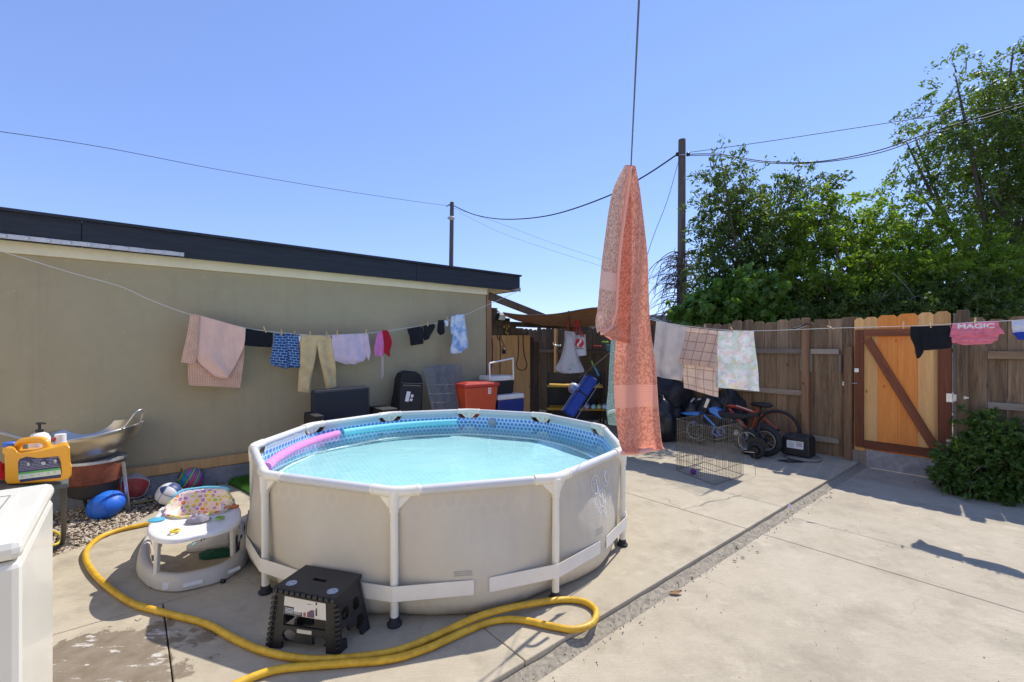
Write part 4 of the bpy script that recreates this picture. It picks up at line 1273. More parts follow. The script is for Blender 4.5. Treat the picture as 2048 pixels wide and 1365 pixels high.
garment('shorts', 'black shorts pegged in two folds right of the red shirt', 'shorts', [
    ('leg', R([(815, 658, 846, 652), (819, 675, 848, 670), (822, 692, 846, 688)]), C['black'], dict(puff=0.014, wr=0.013)),
    ('leg', R([(846, 651, 868, 648), (848, 665, 870, 655), (847, 675, 864, 667), (848, 682, 858, 678)]), C['black'], dict(puff=0.014, wr=0.01))], GR1)
garment('sock', 'black sock hanging between black shorts and the tie-dye shirt', 'sock', [('cloth', R([(876, 641, 888, 640), (875, 652, 889, 652), (875, 665, 890, 664), (880, 671, 886, 669)]), C['black'], dict(puff=0.012, wr=0.006, nu=8))], GR1)
garment('sock', 'tiny blue and white striped sock beside the black sock', 'sock', [('cloth', R([(889, 641, 896, 640), (891, 648, 897, 647), (892, 653, 896, 653)]), C['tiedye'], dict(puff=0.008, wr=0.004, nu=6))], GR1)
garment('shirt', 'light blue tie-dye shirt draped at the right end of the line', 'shirt', [
    ('back_fall', rowsD(D1 - 0.02, [(903, 633, 912, 631), (901, 650, 914, 650), (902, 668, 914, 668)]), C['tiedye'], dict(puff=0.010, wr=0.006, nu=8)),
    ('front_fall', rowsD(D1 + 0.01, [(911, 630, 928, 629), (909, 650, 931, 655), (904, 680, 934, 682), (901, 705, 936, 693), (912, 708, 923, 706)]), C['tiedye'], dict(puff=0.016, wr=0.014, nu=14))], GR1)
R = lambda rows: rowsS(S2, rows)
garment('towel', 'plain grey towel, leftmost on the line by the fence', 'towel', [
    ('cloth', rowsS(S2 + 0.02, [(1313, 642, 1378, 655), (1309, 685, 1374, 698), (1304, 730, 1368, 742), (1303, 752, 1367, 763)]), C['grey'], dict(puff=0, wr=0.020, freq=14, nu=30))])
garment('towel', 'cream towel with brown plaid lines on the fence line', 'towel', [
    ('back_layer', rowsS(S2 + 0.015, [(1374, 656, 1436, 662), (1370, 700, 1435, 705), (1366, 740, 1437, 750), (1368, 776, 1436, 795)]), C['plaid'], dict(puff=0, wr=0.014, freq=9)),
    ('front_layer', rowsS(S2 - 0.02, [(1375, 655, 1436, 662), (1366, 690, 1434, 698), (1357, 728, 1432, 737)]), C['plaid'], dict(puff=0, wr=0.014, freq=9))])
garment('towel', 'pale towel with pineapple and leaf print on the fence line', 'towel', [
    ('cloth', rowsS(S2 + 0.0, [(1435, 662, 1508, 662), (1434, 700, 1511, 700), (1432, 745, 1516, 742), (1431, 775, 1519, 783)]), C['tropic'], dict(puff=0, wr=0.015, freq=10, nu=30))])
for px_, py_, s_ in ((1437, 690, 0.05), ):
    pass
garment('shorts', 'black shorts with a small pink tag in front of the gate', 'shorts', [
    ('body', R([(1840, 653, 1900, 651), (1842, 680, 1903, 675), (1846, 700, 1902, 695), (1850, 701, 1895, 697)]), C['black'], dict(puff=0.014, wr=0.016)),
    ('leg', rowsS(S2 + 0.02, [(1821, 653, 1842, 653), (1821, 675, 1846, 675), (1828, 692, 1848, 700), (1832, 712, 1843, 712), (1834, 718, 1838, 717)]), C['black'], dict(puff=0.012, wr=0.008, nu=10)),
    ('tag', rowsS(S2 - 0.026, [(1868, 683, 1871.5, 683), (1868, 689, 1871.5, 689)]), C['lilac'], dict(puff=0.001, wr=0.0, nu=3))], GR2)
pk = garment('shorts', 'pink ruffled swim shorts with white lettering on the fence line', 'shorts', [
    ('body', R([(1906, 648, 1997, 643), (1901, 665, 1999, 660), (1904, 683, 1996, 676), (1928, 691, 1982, 688)]), C['pink_shorts'], dict(puff=0.014, wr=0.004, nu=20)),
    ('ruffle', rowsS(S2 - 0.022, [(1904, 659, 1999, 654), (1900, 668, 2006, 662), (1899, 674, 2010, 668)]), C['pink_shorts'], dict(puff=0.005, wr=0.016, freq=42, nu=60)),
    ('ruffle', rowsS(S2 - 0.018, [(1905, 678, 1996, 673), (1904, 687, 1995, 682)]), C['pink_shorts'], dict(puff=0.004, wr=0.010, freq=42, nu=50))], GR2)
text_mesh('MAGIC', 0.060, PS(1951, 653.0, S2 - 0.028), N, UP.lerp(N, -0.0), 'lettering', M['print'], pk, bold=0.002, squeeze=1.3)
garment('swimsuit', 'white and royal blue cloth at the right edge of the line', 'clothes', [
    ('white_part', R([(2023, 642, 2068, 639), (2024, 655, 2068, 652), (2026, 668, 2068, 664)]), C['white'], dict(puff=0.008, wr=0.012)),
    ('blue_part', rowsS(S2 - 0.008, [(2024, 666, 2068, 662), (2032, 674, 2068, 672), (2036, 680, 2068, 680)]), C['royal'], dict(puff=0.014, wr=0.012))], GR2)
# pegs
def peg(p, along, tilt, label, group):
    t = thing('clothes_peg', label, 'clothes peg', p, group)
    side = V(along).normalized()
    rot = Matrix.Rotation(tilt, 3, side.cross(UP))
    for sg in (-1, 1):
        dirn = rot @ V((0, 0, 1))
        nrm = side.cross(dirn)
        m = MB()
        a = p + dirn * 0.045 + nrm * sg * 0.011; b_ = p - dirn * 0.030 + nrm * sg * 0.007
        m.bar(a, b_, 0.010, 0.0065, up=nrm)
        m.build('prong', PEG, t)
    m = MB(); m.tube([p + dirn * 0.006 - side * 0.007, p + dirn * 0.006 + side * 0.007], 0.0075, 8)
    m.build('spring', M['steel'], t)
spots1 = [(530, 661, 0.35, 'black shorts next to the peach towel'), (563, 667, 0.0, 'left leg of the blue printed shorts'), (589, 669, -0.05, 'right leg of the blue printed shorts'), (620, 670, 0, 'left side of the khaki trousers'), (653, 670, 0, 'right side of the khaki trousers'), (674, 668, 0, 'left side of the lilac shirt'), (732, 666, 0, 'right side of the lilac shirt'), (842, 651, 0, 'left fold of the black shorts by the red shirt'), (855, 649, 0.1, 'right fold of the black shorts by the red shirt'), (895, 639, 0.2, 'tiny striped sock')]
for x, y, t_, w in spots1: peg(PD(x, y, D1 + 0.004), U, t_, 'wooden clothes peg on the ' + w, 'pegs on the house line')
spots2 = [(1410, 655, 0.05, 'wooden peg on the plaid towel'), (1464, 660, 0.45, 'slanted wooden peg on the pineapple print towel'), (1662, 656, 1.0, 'tilted wooden peg alone on the line before the fence'), (1807, 652, 0, 'wooden peg alone on the line before the cedar gate'), (1862, 650, 0, 'wooden peg on the black shorts before the gate'), (1951, 645, 0, 'wooden peg on the pink ruffled shorts')]
for x, y, t_, w in spots2: peg(PS(x, y, S2 - 0.004), N, t_, w, 'pegs on the fence line')

# coral towel over the overhead line, mint towel behind it
def rowsY(rows): return [(PY(xl, yl, Yl), PY(xr, yr, Yr)) for (xl, yl, Yl, xr, yr, Yr) in rows]
ct = thing('towel', 'long coral terry towel hanging in front of the pool', 'towel', tw)
panel('right_fall', rowsY([(1250, 336, 1.56, 1269, 334, 1.60), (1240, 400, 1.56, 1280, 402, 1.63), (1234, 525, 1.56, 1291, 527, 1.66), (1231, 664, 1.56, 1296, 664, 1.68), (1232, 760, 1.55, 1305, 758, 1.68), (1240, 880, 1.54, 1316, 872, 1.67), (1244, 906, 1.54, 1319, 896, 1.67)]), C['coral'], ct, puff=0, wr=0.016, freq=16, nu=34, nv=70, seed=4.4)
panel('left_fall', rowsY([(1250, 330, 1.50, 1262, 332, 1.53), (1222, 388, 1.47, 1254, 392, 1.53), (1206, 500, 1.45, 1238, 505, 1.52), (1199, 605, 1.44, 1232, 612, 1.52), (1196, 640, 1.44, 1226, 640, 1.52), (1201, 668, 1.45, 1222, 652, 1.52)]), C['coral_lit'], ct, puff=0, wr=0.007, freq=20, nu=18, nv=40, seed=1.4)
panel('inner_fold', rowsY([(1249, 333, 1.545, 1264, 332, 1.56), (1240, 400, 1.535, 1262, 402, 1.57), (1232, 520, 1.53, 1262, 520, 1.57), (1222, 640, 1.53, 1262, 640, 1.57), (1202, 662, 1.49, 1262, 670, 1.57), (1222, 680, 1.53, 1262, 688, 1.57)]), C['coral'], ct, puff=0, wr=0.005, freq=14, nu=14, nv=36, seed=2.4)
m = MB()   # hems
hem = spline([PY(x, y, Y) for x, y, Y in ((1261, 334, 1.51), (1254, 392, 1.505), (1239, 505, 1.50), (1233, 612, 1.50), (1227, 638, 1.50), (1222, 653, 1.50), (1203, 668, 1.435))], 8)
m.tube(hem, 0.0055, 6)
m.build('hem', C['coral_hem'], ct, smooth=True)
m = MB(); m.tube(spline([PY(x, y, Y) for x, y, Y in ((1244, 906, 1.535), (1270, 906, 1.57), (1300, 900, 1.63), (1319, 896, 1.67))], 8), 0.008, 6); m.build('hem', C['coral_hem'], ct, smooth=True)
panel('top_fold', rowsY([(1251, 330, 1.54, 1268, 331, 1.62), (1249, 338, 1.54, 1271, 340, 1.62)]), C['coral'], ct, puff=0.010, wr=0.001, nu=10, nv=6)
mt = thing('towel', 'mint green terry towel half hidden behind the coral towel', 'towel', PY(1228, 650, 3.0))
panel('fall', rowsY([(1224, 560, 3.0, 1258, 560, 3.2), (1222, 680, 3.0, 1252, 680, 3.2), (1218, 760, 3.0, 1250, 760, 3.2), (1216, 820, 3.0, 1248, 822, 3.2), (1217, 850, 3.0, 1246, 853, 3.2)]), C['mint'], mt, puff=0, wr=0.014, nu=16, nv=36, seed=3)
m = MB(); m.tube(spline([PY(1216, 826, 2.96), PY(1230, 822, 2.97), PY(1244, 828, 3.02)], 6), 0.010, 6); m.build('hem', cloth_mat('mint_hem', (0.62, 0.72, 0.63)), mt, smooth=True)
# ------------------------------------------------------------------ shed corner, tarp, things hanging there
shed = thing('lean_to', 'lean-to of old boards and plywood at the house corner', 'lean-to', WL(4.6, -6.3, 0))
SD = -6.30
m = MB(); m.box((0, 0, 1.19), (0.10, 0.09, 2.38)); o = m.build('corner_post', M['post'], shed, bevel=0.006, where=V((0, 0, 0)))
o.location = WL(S_END + 0.065, WALL_D - 0.035, 0) - at_of(shed); o.rotation_euler.z = ROT_U
pa, pb = PD(981, 671, SD), PD(1060, 671, SD)
m = MB(); m.prism([WL(wl_of(pa)[0], SD, 0.02), WL(wl_of(pb)[0], SD, 0.02), WL(wl_of(pb)[0], SD, pb.z), WL(wl_of(pa)[0], SD, pa.z)], -N * 0.016)
m.build('plywood_sheet', M['plywood'], shed)
sa = wl_of(pa)[0] - 0.1
for k in range(9):     # dark boards above and behind the sheet
    s0 = sa + k * 0.145
    zt_ = 2.28 - 0.085 * k
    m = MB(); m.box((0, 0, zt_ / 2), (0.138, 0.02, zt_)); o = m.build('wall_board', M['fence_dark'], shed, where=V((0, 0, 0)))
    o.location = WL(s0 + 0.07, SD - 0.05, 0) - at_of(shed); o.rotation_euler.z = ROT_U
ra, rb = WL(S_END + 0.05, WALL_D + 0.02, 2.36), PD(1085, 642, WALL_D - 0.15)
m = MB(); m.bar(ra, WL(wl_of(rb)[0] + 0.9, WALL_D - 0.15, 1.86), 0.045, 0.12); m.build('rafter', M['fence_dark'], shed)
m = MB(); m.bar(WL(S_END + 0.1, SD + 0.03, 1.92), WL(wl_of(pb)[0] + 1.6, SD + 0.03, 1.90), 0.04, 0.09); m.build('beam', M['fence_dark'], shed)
def p_tarp(nt, uv, col, hgt): return col, hgt, 0.3, 0.003
TARP = cloth_mat('brown_shade_cloth', (0.26, 0.13, 0.055), weave=250, trans=0.35, vary=0.2)
tp = thing('shade_tarp', 'brown shade tarp sagging between lean-to and fence', 'tarp', PY(1110, 635, 7.9))
fe = spline([PY(1006, 626, 7.5), PY(1050, 631, 7.45), PY(1110, 629, 7.3), PY(1197, 616, 7.05), PY(1255, 628, 6.95), ANCHOR + V((-0.02, 0.02, 0.02))], 6)
be = spline([PY(1012, 633, 8.6), PY(1045, 642, 9.1), PY(1100, 649, 9.5), PY(1160, 653, 9.2), PY(1240, 650, 8.6), PY(1345, 652, 7.9)], 6)
rows, uvs = [], []
for j in range(9):
    t_ = j / 8
    row = []
    for i, (a, b) in enumerate(zip(fe, be)):
        w = i / (len(fe) - 1)
        p = a.lerp(b, t_); p.z -= 0.10 * math.sin(math.pi * t_) * math.sin(math.pi * w) + 0.02 * noise.noise(V((w * 9, t_ * 4, 0)))
        row.append(p)
    rows.append(row); uvs.append([(i * 0.12, t_ * 2) for i in range(len(fe))])
m = MB().grid(rows, uvs); o = m.build('sheet', TARP, tp, smooth=True); sm = o.modifiers.new('thickness', 'SOLIDIFY'); sm.thickness = 0.004
m = MB(); m.tube(fe, 0.012, 8); m.build('hem', plain('tarp_hem', (0.10, 0.06, 0.04), 0.8), tp, smooth=True)
m = MB(); m.tube([rows[0][14], rows[4][15], rows[8][16]], 0.02, 8); m.build('ridge_pole', M['fence_dark'], tp, smooth=True)
m = MB(); m.tube([ANCHOR + V((0.02, 0.03, 0.02)), be[-1]], 0.020, 8); m.build('side_pole', plain('blue_grey_pipe', (0.22, 0.28, 0.32), 0.5), tp, smooth=True)
# floodlight
fl = thing('floodlight', 'twin floodlight fixed in the dark top of the lean-to', 'floodlight', PD(1001, 632, SD + 0.10))
m = MB(); c = PD(1001, 634, SD + 0.14); m.box(c, (0.16, 0.09, 0.13), Matrix.Rotation(ROT_U, 3, 'Z') @ Matrix.Rotation(0.5, 3, 'X'), 0.8); m.build('housing', M['black'], fl, bevel=0.01)
m = MB(); m.box(c + N * 0.055 - UP * 0.01, (0.13, 0.012, 0.10), Matrix.Rotation(ROT_U, 3, 'Z') @ Matrix.Rotation(0.5, 3, 'X')); m.build('lens', plain('lamp_glass', (0.7, 0.7, 0.68), 0.1), fl)
m = MB(); m.tube([c + UP * 0.06, c + UP * 0.13 - N * 0.12], 0.012, 8); m.build('bracket', M['steel'], fl)
wc = thing('wind_chime', 'brass ornament hanging above the plywood sheet', 'ornament', PD(1013, 660, SD + 0.05))
br_ = plain('brass', (0.55, 0.40, 0.14), 0.35, 0.3, 20, metal=0.9)
m = MB()
for k, (x, y) in enumerate(((1008, 653), (1014, 656), (1018, 652), (1012, 664), (1016, 667))): m.lathe(PD(x, y, SD + 0.05), [(0.0001, -0.03), (0.022, -0.028), (0.014, 0.0), (0.006, 0.03), (0.0001, 0.032)], 10)
m.tube([PD(1008, 653, SD + 0.05), PD(1014, 650, SD + 0.05), PD(1018, 652, SD + 0.05)], 0.006, 6); m.tube([PD(1013, 640, SD + 0.05), PD(1014, 667, SD + 0.05)], 0.004, 6); m.build('bells', br_, wc, smooth=True)
# cords on the plywood
tag(MB().tube(spline([PD(x, y, SD + 0.012) for x, y in ((1036, 671), (1037, 690), (1036, 715), (1033, 728), (1036, 738), (1043, 741), (1050, 739), (1054, 730), (1049, 712), (1047, 695), (1046, 671))], 6), 0.007, 6).build('extension_cable', M['cord'], smooth=True), 'long black cord looped on the plywood sheet', 'cord')
ch = thing('charger', 'black charger dangling on a thin cord before the plywood', 'charger', PD(1008, 705, SD + 0.02))
MB().tube(spline([PD(x, y, SD + 0.012) for x, y in ((1002, 671), (1003, 680), (1008, 690), (1008, 698))], 5), 0.005, 6).build('cable', M['cord'], ch, smooth=True)
m = MB(); m.box(PD(1008, 703, SD + 0.03), (0.055, 0.035, 0.09), Matrix.Rotation(ROT_U, 3, 'Z')); m.build('brick', M['black'], ch, bevel=0.006)
m = MB(); m.box(PD(1009, 698, SD + 0.052), (0.03, 0.008, 0.03), Matrix.Rotation(ROT_U, 3, 'Z')); m.build('sticker', M['white_plastic'], ch)
tag(MB().tube(spline([PD(x, y, SD + 0.012) for x, y in ((994, 671), (996, 678), (1000, 680), (999, 672), (1001, 700), (1000, 735), (1001, 760))], 5), 0.006, 6).build('extension_cable', M['cord'], smooth=True), 'short dark cord hanging at the left of the plywood', 'cord')
tag(MB().tube(spline([PD(x, y, SD + 0.012) for x, y in ((984, 674), (985, 700), (984, 730), (981, 742))], 5), 0.008, 6).build('webbing_belt', M['cord'], smooth=True), 'black strap hanging beside the corner post', 'strap')

# bags hanging under the tarp
def bag_mat(nm, c, tr):
    m_ = plain(nm, c, 0.4, 0.06, 8, trans=tr)
    if tr > 0.25:          # thin film: some of what lies inside shows through
        nt = m_.node_tree; out = nt.nodes['Material Output']; src = out.inputs[0].links[0].from_socket
        tp_ = node(nt, 'ShaderNodeBsdfTransparent'); mx = node(nt, 'ShaderNodeMixShader'); mx.inputs[0].default_value = 0.20
        nt.links.new(src, mx.inputs[1]); nt.links.new(tp_.outputs[0], mx.inputs[2]); nt.links.new(mx.outputs[0], out.inputs[0])
    return m_
YB = 7.7
gb_ = thing('plastic_bag', 'translucent white plastic bag of toys hanging from the tarp', 'bag', PY(1138, 745, YB))
panel('sack', rowsY([(1130, 663, YB, 1146, 668, YB), (1128, 690, YB, 1150, 690, YB), (1120, 718, YB, 1158, 718, YB), (1110, 739, YB, 1168, 743, YB), (1124, 747, YB, 1152, 746, YB)]), bag_mat('thin_white_film', (0.80, 0.79, 0.80), 0.4), gb_, puff=0.085, wr=0.010, freq=26, nu=24, nv=30)
panel('loose_top', rowsY([(1129, 662, YB, 1150, 664, YB), (1129, 672, YB, 1152, 676, YB), (1130, 684, YB, 1150, 690, YB)]), bag_mat('white_film_top', (0.8, 0.8, 0.8), 0.3), gb_, puff=0.03, wr=0.010, freq=30, nu=14)
MB().tube(spline([PY(1137, 641, YB), PY(1136, 655, YB), PY(1135, 668, YB)], 4), 0.010, 6).build('tie', plain('red_tie', (0.42, 0.03, 0.03), 0.7), gb_, smooth=True)
for k, (x, y, cc) in enumerate(((1133, 731, (0.8, 0.65, 0.1)), (1145, 732, (0.15, 0.55, 0.2)), (1152, 735, (0.15, 0.3, 0.7)), (1124, 736, (0.75, 0.25, 0.3)), (1139, 739, (0.05, 0.05, 0.06)))):
    tag(MB().lathe(PY(x, y, YB - 0.05), [(0.0001, -0.032), (0.02, -0.025), (0.032, 0), (0.02, 0.025), (0.0001, 0.032)], 10).build('toy', plain('toy_plastic', cc, 0.5), smooth=True), ('yellow', 'green', 'blue', 'red', 'black')[k] + ' toy showing through the translucent plastic bag', 'toy')
sb = thing('shopping_bag', 'white shopping bag with red round emblem and red handles', 'bag', PY(1158, 714, 7.85))
YS = 7.85
bagw = bag_mat('white_woven_bag', (0.80, 0.79, 0.77), 0.15)
panel('sack', rowsY([(1143, 671, YS, 1171, 669, YS), (1144, 690, YS, 1172, 690, YS), (1146, 708, YS, 1173, 709, YS), (1155, 713, YS, 1172, 711, YS)]), bagw, sb, puff=0.05, wr=0.006, freq=12, nu=14, nv=14)
redm = plain('red_webbing', (0.55, 0.03, 0.025), 0.7)
for dx in (0, 5):
    MB().tube(spline([PY(1146 + dx, 674, YS - 0.06), PY(1148 + dx, 655, YS - 0.03), PY(1152 + dx, 641, YS), PY(1158, 655, YS - 0.03), PY(1163 + dx, 674, YS - 0.06)], 6), 0.010, 6).build('handle', redm, sb, smooth=True)
ec = PY(1158.5, 686.5, YS - 0.072); ex, ez = V((1, 0, 0)), V((0, 0, 1))
m = MB(); m.lathe(ec, [(0.0001, 0), (0.078, 0), (0.078, 0.003), (0.0001, 0.003)], 28, axis=V((0, -1, 0))); m.build('emblem_disc', plain('emblem_red', (0.62, 0.02, 0.02), 0.6), sb)
def s_curve(t): # an S running through the disc
    y = 0.080 * (1 - 2 * t); return (0.026 * math.sin((0.5 - t) * math.pi * 2.0), y)
rows = [[], []]
for i in range(25):
    t_ = i / 24; x, y = s_curve(t_); w = 0.005 + 0.016 * math.sin(math.pi * t_)
    rows[0].append(ec + V((x - w, -0.0055, y))); rows[1].append(ec + V((x + w, -0.0055, y)))
m = MB().grid(rows); m.build('emblem_wave', M['print'], sb)
text_mesh('SAFEWAY', 0.036, PY(1158.5, 697.5, YS - 0.071), (1, 0, -0.06), (0, 0, 1), 'lettering', M['cord'], sb, bold=0.0006)
# shelf with toys against the fence
yel = plain('yellow_plastic', (0.62, 0.36, 0.03), 0.5, 0.15)
sh = thing('storage_shelf', 'black storage shelf with yellow boards against the fence', 'shelf', PY(1150, 830, 9.0))
YSH = 8.6
def shelf_board(xl, xr, y, Y, nm):
    a, b = PY(xl, y, Y), PY(xr, y + 2, Y - 0.0)
    m = MB(); m.prism([a, b, b + V((0.06, 0.42, 0)), a + V((0.06, 0.42, 0))], (0, 0, -0.045)); m.build(nm, yel, sh, bevel=0.008)
shelf_board(1094, 1206, 770, YSH, 'shelf_board'); shelf_board(1094, 1212, 816, YSH, 'shelf_board')
for x in (1097, 1208):
    for dy in (0.05, 0.36):
        p = PY(x, 770, YSH); m = MB(); m.tube([V((p.x, p.y + dy, 0)), V((p.x, p.y + dy, 1.02))], 0.022, 8); m.build('upright', M['black'], sh, smooth=True, angle=50)
a, b = PY(1098, 800, YSH), PY(1206, 800, YSH)
m = MB(); m.prism([V((a.x, a.y + 0.43, 0.05)), V((b.x, b.y + 0.43, 0.05)), V((b.x, b.y + 0.43, 1.0)), V((a.x, a.y + 0.43, 1.0))], (0, 0.01, 0)); m.build('back_panel', M['black'], sh)
def ball_mat(nm, cells, scale=4.0):
    m_, nt, b = new_mat(nm)
    vo = node(nt, 'ShaderNodeTexVoronoi'); vo.inputs['Scale'].default_value = scale
    nt.links.new(coords(nt, 'Object'), vo.inputs['Vector'])
    sp = node(nt, 'ShaderNodeSeparateColor'); nt.links.new(vo.outputs['Color'], sp.inputs[0])
    n_ = len(cells)
    r_ = node(nt, 'ShaderNodeValToRGB'); r_.color_ramp.interpolation = 'CONSTANT'
    while len(r_.color_ramp.elements) < n_: r_.color_ramp.elements.new(0.5)
    for e, (i, c) in zip(r_.color_ramp.elements, enumerate(cells)): e.position = i / n_; e.color = rgb(c)
    nt.links.new(sp.outputs[0], r_.inputs[0]); nt.links.new(r_.outputs[0], b.inputs['Base Color']); b.inputs['Roughness'].default_value = 0.4
    return m_
def sphere_prof(r, n=14, squash=1.0): return [(max(1e-5, r * math.sin(math.pi * i / n)), -r * squash * math.cos(math.pi * i / n)) for i in range(n + 1)]
m = MB().lathe(PY(1147, 777, 8.55), sphere_prof(0.105), 20); tag(m.build('toy_ball', ball_mat('pastel_ball', [(0.75, 0.35, 0.5), (0.3, 0.5, 0.85), (0.8, 0.75, 0.7), (0.8, 0.6, 0.2)], 7), smooth=True), 'pastel pink and blue toy ball on the upper yellow shelf', 'ball')
for k, (x, y, r, cc, w) in enumerate(((1172, 808, 0.05, (0.36, 0.25, 0.6), 'purple'), (1185, 810, 0.045, (0.2, 0.5, 0.55), 'teal'), (1196, 808, 0.045, (0.35, 0.4, 0.06), 'olive green'), (1207, 807, 0.05, (0.33, 0.3, 0.7), 'violet'))):
    p = PY(x, y, 8.45); p.z = PY(1172, 816, YSH).z + r
    t = thing('toy_cup', w + ' round toy canister on the lower yellow shelf', 'toy', p)
    MB().lathe(p - V((0, 0.08, 0)), [(r * 0.85, 0), (r, 0.02), (r, 0.14), (r * 0.8, 0.16)], 16, axis=V((0.25, 1, 0))).build('body', plain('toy_' + w.split()[0], cc, 0.45), t, smooth=True, angle=40)
    MB().lathe(p - V((0, 0.082, 0)), [(0.0001, -0.004), (r * 0.55, -0.004), (r * 0.55, 0.0), (0.0001, 0.0)], 16, axis=V((0.25, 1, 0))).build('lid', plain('toy_lid', (0.4, 0.65, 0.6), 0.45), t)
# blue canopy bag
cb = thing('canopy_bag', 'long blue carry bag leaning diagonally across the yellow shelves', 'bag', PY(1130, 818, 8.2))
a, b = PY(1135, 830, 8.15), PY(1184, 756, 8.3)
ax = (b - a).normalized(); sd_ = V((0, 1, 0)).cross(ax).normalized()
m = MB(); m.bar(a, b, 0.20, 0.30, up=V((0, 1, 0))); m.build('bag', plain('royal_blue_nylon', (0.02, 0.07, 0.42), 0.6, 0.2, 5, bmp=0.3, bscale=20), cb, bevel=0.04)
q = a.lerp(b, 0.55); m = MB(); m.bar(q - ax * 0.03, q + ax * 0.03, 0.212, 0.312, up=V((0, 1, 0))); m.build('strap', M['black'], cb, bevel=0.03)
m = MB()
for sg in (-1, 1): m.tube([a + sd_ * 0.165 * sg * 0.9 - V((0, 0.088, 0)), b + sd_ * 0.165 * sg * 0.9 - V((0, 0.088, 0))], 0.005, 6)
m.build('piping', plain('pale_piping', (0.5, 0.55, 0.7), 0.7), cb)
m = MB()
for k in range(5):
    for j in range(3):
        q = a.lerp(b, 0.22 + 0.055 * k) - V((0, 0.104, 0)) - sd_ * (0.06 - 0.05 * j) ; m.bar(q, q + ax * 0.03, 0.004, 0.006 + 0.004 * ((k + j) % 2), up=V((0, 1, 0)))
o = m.build('white_print', M['print'], cb); o['kind'] = 'stuff'
# broom handle and bubble wand
tag(MB().tube([PY(1157, 757, 8.4), PY(1222, 704, 8.0)], 0.012, 8).build('broom_stick', wood('stick_wood', (0.16, 0.11, 0.08), (0.3, 0.22, 0.16), knots=False), smooth=True), 'slanting wooden stick behind the blue carry bag', 'stick')
bw = thing('bubble_wand', 'green and blue bubble wand above the blue carry bag', 'toy', PY(1190, 740, 8.3))
MB().tube([PY(1183, 722, 8.25), PY(1187, 731, 8.25)], 0.016, 8).build('cap', plain('lime', (0.2, 0.6, 0.08), 0.5), bw, smooth=True, angle=50)
MB().tube([PY(1187, 731, 8.25), PY(1197, 752, 8.3)], 0.02, 8).build('tube', plain('sky_blue', (0.06, 0.3, 0.5), 0.4), bw, smooth=True, angle=50)
# tools along the fence rail
m = MB().tube(spline([PY(1107, 685, 9.3), PY(1108, 690, 9.3), PY(1114, 692, 9.3), PY(1122, 692, 9.3)], 4), 0.018, 8); tag(m.build('pipe_wrench', M['steel'], smooth=True), 'curved silver tool lying on the dark fence rail', 'tool')
m = MB().bar(PY(1187, 692.5, 9.0), PY(1202, 693, 8.9), 0.05, 0.03); tag(m.build('hand_saw', plain('red_tool', (0.5, 0.03, 0.03), 0.5), bevel=0.01), 'small red tool lying on the dark fence rail', 'tool')
m = MB().bar(PY(1204, 684, 8.7), PY(1216, 685, 8.6), 0.05, 0.03); tag(m.build('spray_nozzle', plain('lime_tool', (0.25, 0.6, 0.08), 0.5), bevel=0.008), 'lime green nozzle beside the mint towel', 'nozzle')
m = MB().prism([PY(1214, 690, 8.6), PY(1226, 690, 8.6), PY(1226, 703, 8.6), PY(1215, 703, 8.6)], (0, 0.12, 0)); tag(m.build('hanging_bin', plain('slate_blue', (0.06, 0.17, 0.26), 0.5), bevel=0.01), 'slate blue bin hanging on the fence behind the mint towel', 'bin')

# ------------------------------------------------------------------ things along the house wall behind the pool
bench = thing('low_bench', 'low grey board bench along the wall behind the pool', 'bench', WL(3.3, -5.72, 0))
m = MB()
m.prism([WL(2.1, -5.94, 0.46), WL(4.5, -5.94, 0.46), WL(4.5, -5.40, 0.46), WL(2.1, -5.40, 0.46)], (0, 0, 0.035)); m.build('board', M['rail'], bench)
for s in (2.2, 3.3, 4.4): MB().prism([WL(s, -5.92, 0.0), WL(s + 0.15, -5.92, 0), WL(s + 0.15, -5.45, 0), WL(s, -5.45, 0)], (0, 0, 0.46)).build('block', M['foundation'], bench)
ZB = 0.495
wick = plain('dark_wicker', (0.035, 0.03, 0.027), 0.7, 0.4, 40, bmp=0.8, bscale=90)
cush = plain('charcoal_cushion', (0.035, 0.037, 0.045), 0.95, 0.12, 5, bmp=0.2, bscale=200)
lc = thing('patio_chair', 'dark wicker patio seat with charcoal back cushion by the wall', 'chair', PD(690, 900, -5.7))
pl, pr = PD(627, 782, -5.62), PD(741, 772, -5.62)
m = MB(); m.prism([V((pl.x, pl.y, 0.5)), V((pr.x, pr.y, 0.5)) , pr + V((0, 0, 0)), pl], -N * 0.14); m.build('back_cushion', cush, lc, bevel=0.03)
m = MB(); m.prism([V((pl.x, pl.y, 0.36)) - U * 0.04, V((pr.x, pr.y, 0.36)) + U * 0.04, V((pr.x, pr.y, 0.36)) + U * 0.04 + N * 0.5, V((pl.x, pl.y, 0.36)) + N * 0.5 - U * 0.04], (0, 0, 0.13)); m.build('seat', wick, lc, bevel=0.02)
sL, sR = wl_of(pl)[0] - 0.06, wl_of(pr)[0] + 0.05
for s, w in ((sL, 0.11), (sR, 0.22)):
    zt_ = 0.735
    m = MB(); m.prism([WL(s, -5.80, 0.0), WL(s + w, -5.80, 0), WL(s + w, -5.40, 0), WL(s, -5.40, 0)], (0, 0, zt_)); m.build('arm', wick, lc, bevel=0.012)
bp = thing('backpack', 'black backpack with white block emblem standing against the wall', 'backpack', PD(822, 815, -5.72))
bkm = plain('black_nylon', (0.012, 0.012, 0.013), 0.75, 0.3, 12, bmp=0.3, bscale=60)
def bag_shape(pts, d, th, nm, mt, par, bev=0.03):
    m = MB(); m.prism([PD(x, y, d) for x, y in pts], -N * th); return m.build(nm, mt, par, bevel=bev)
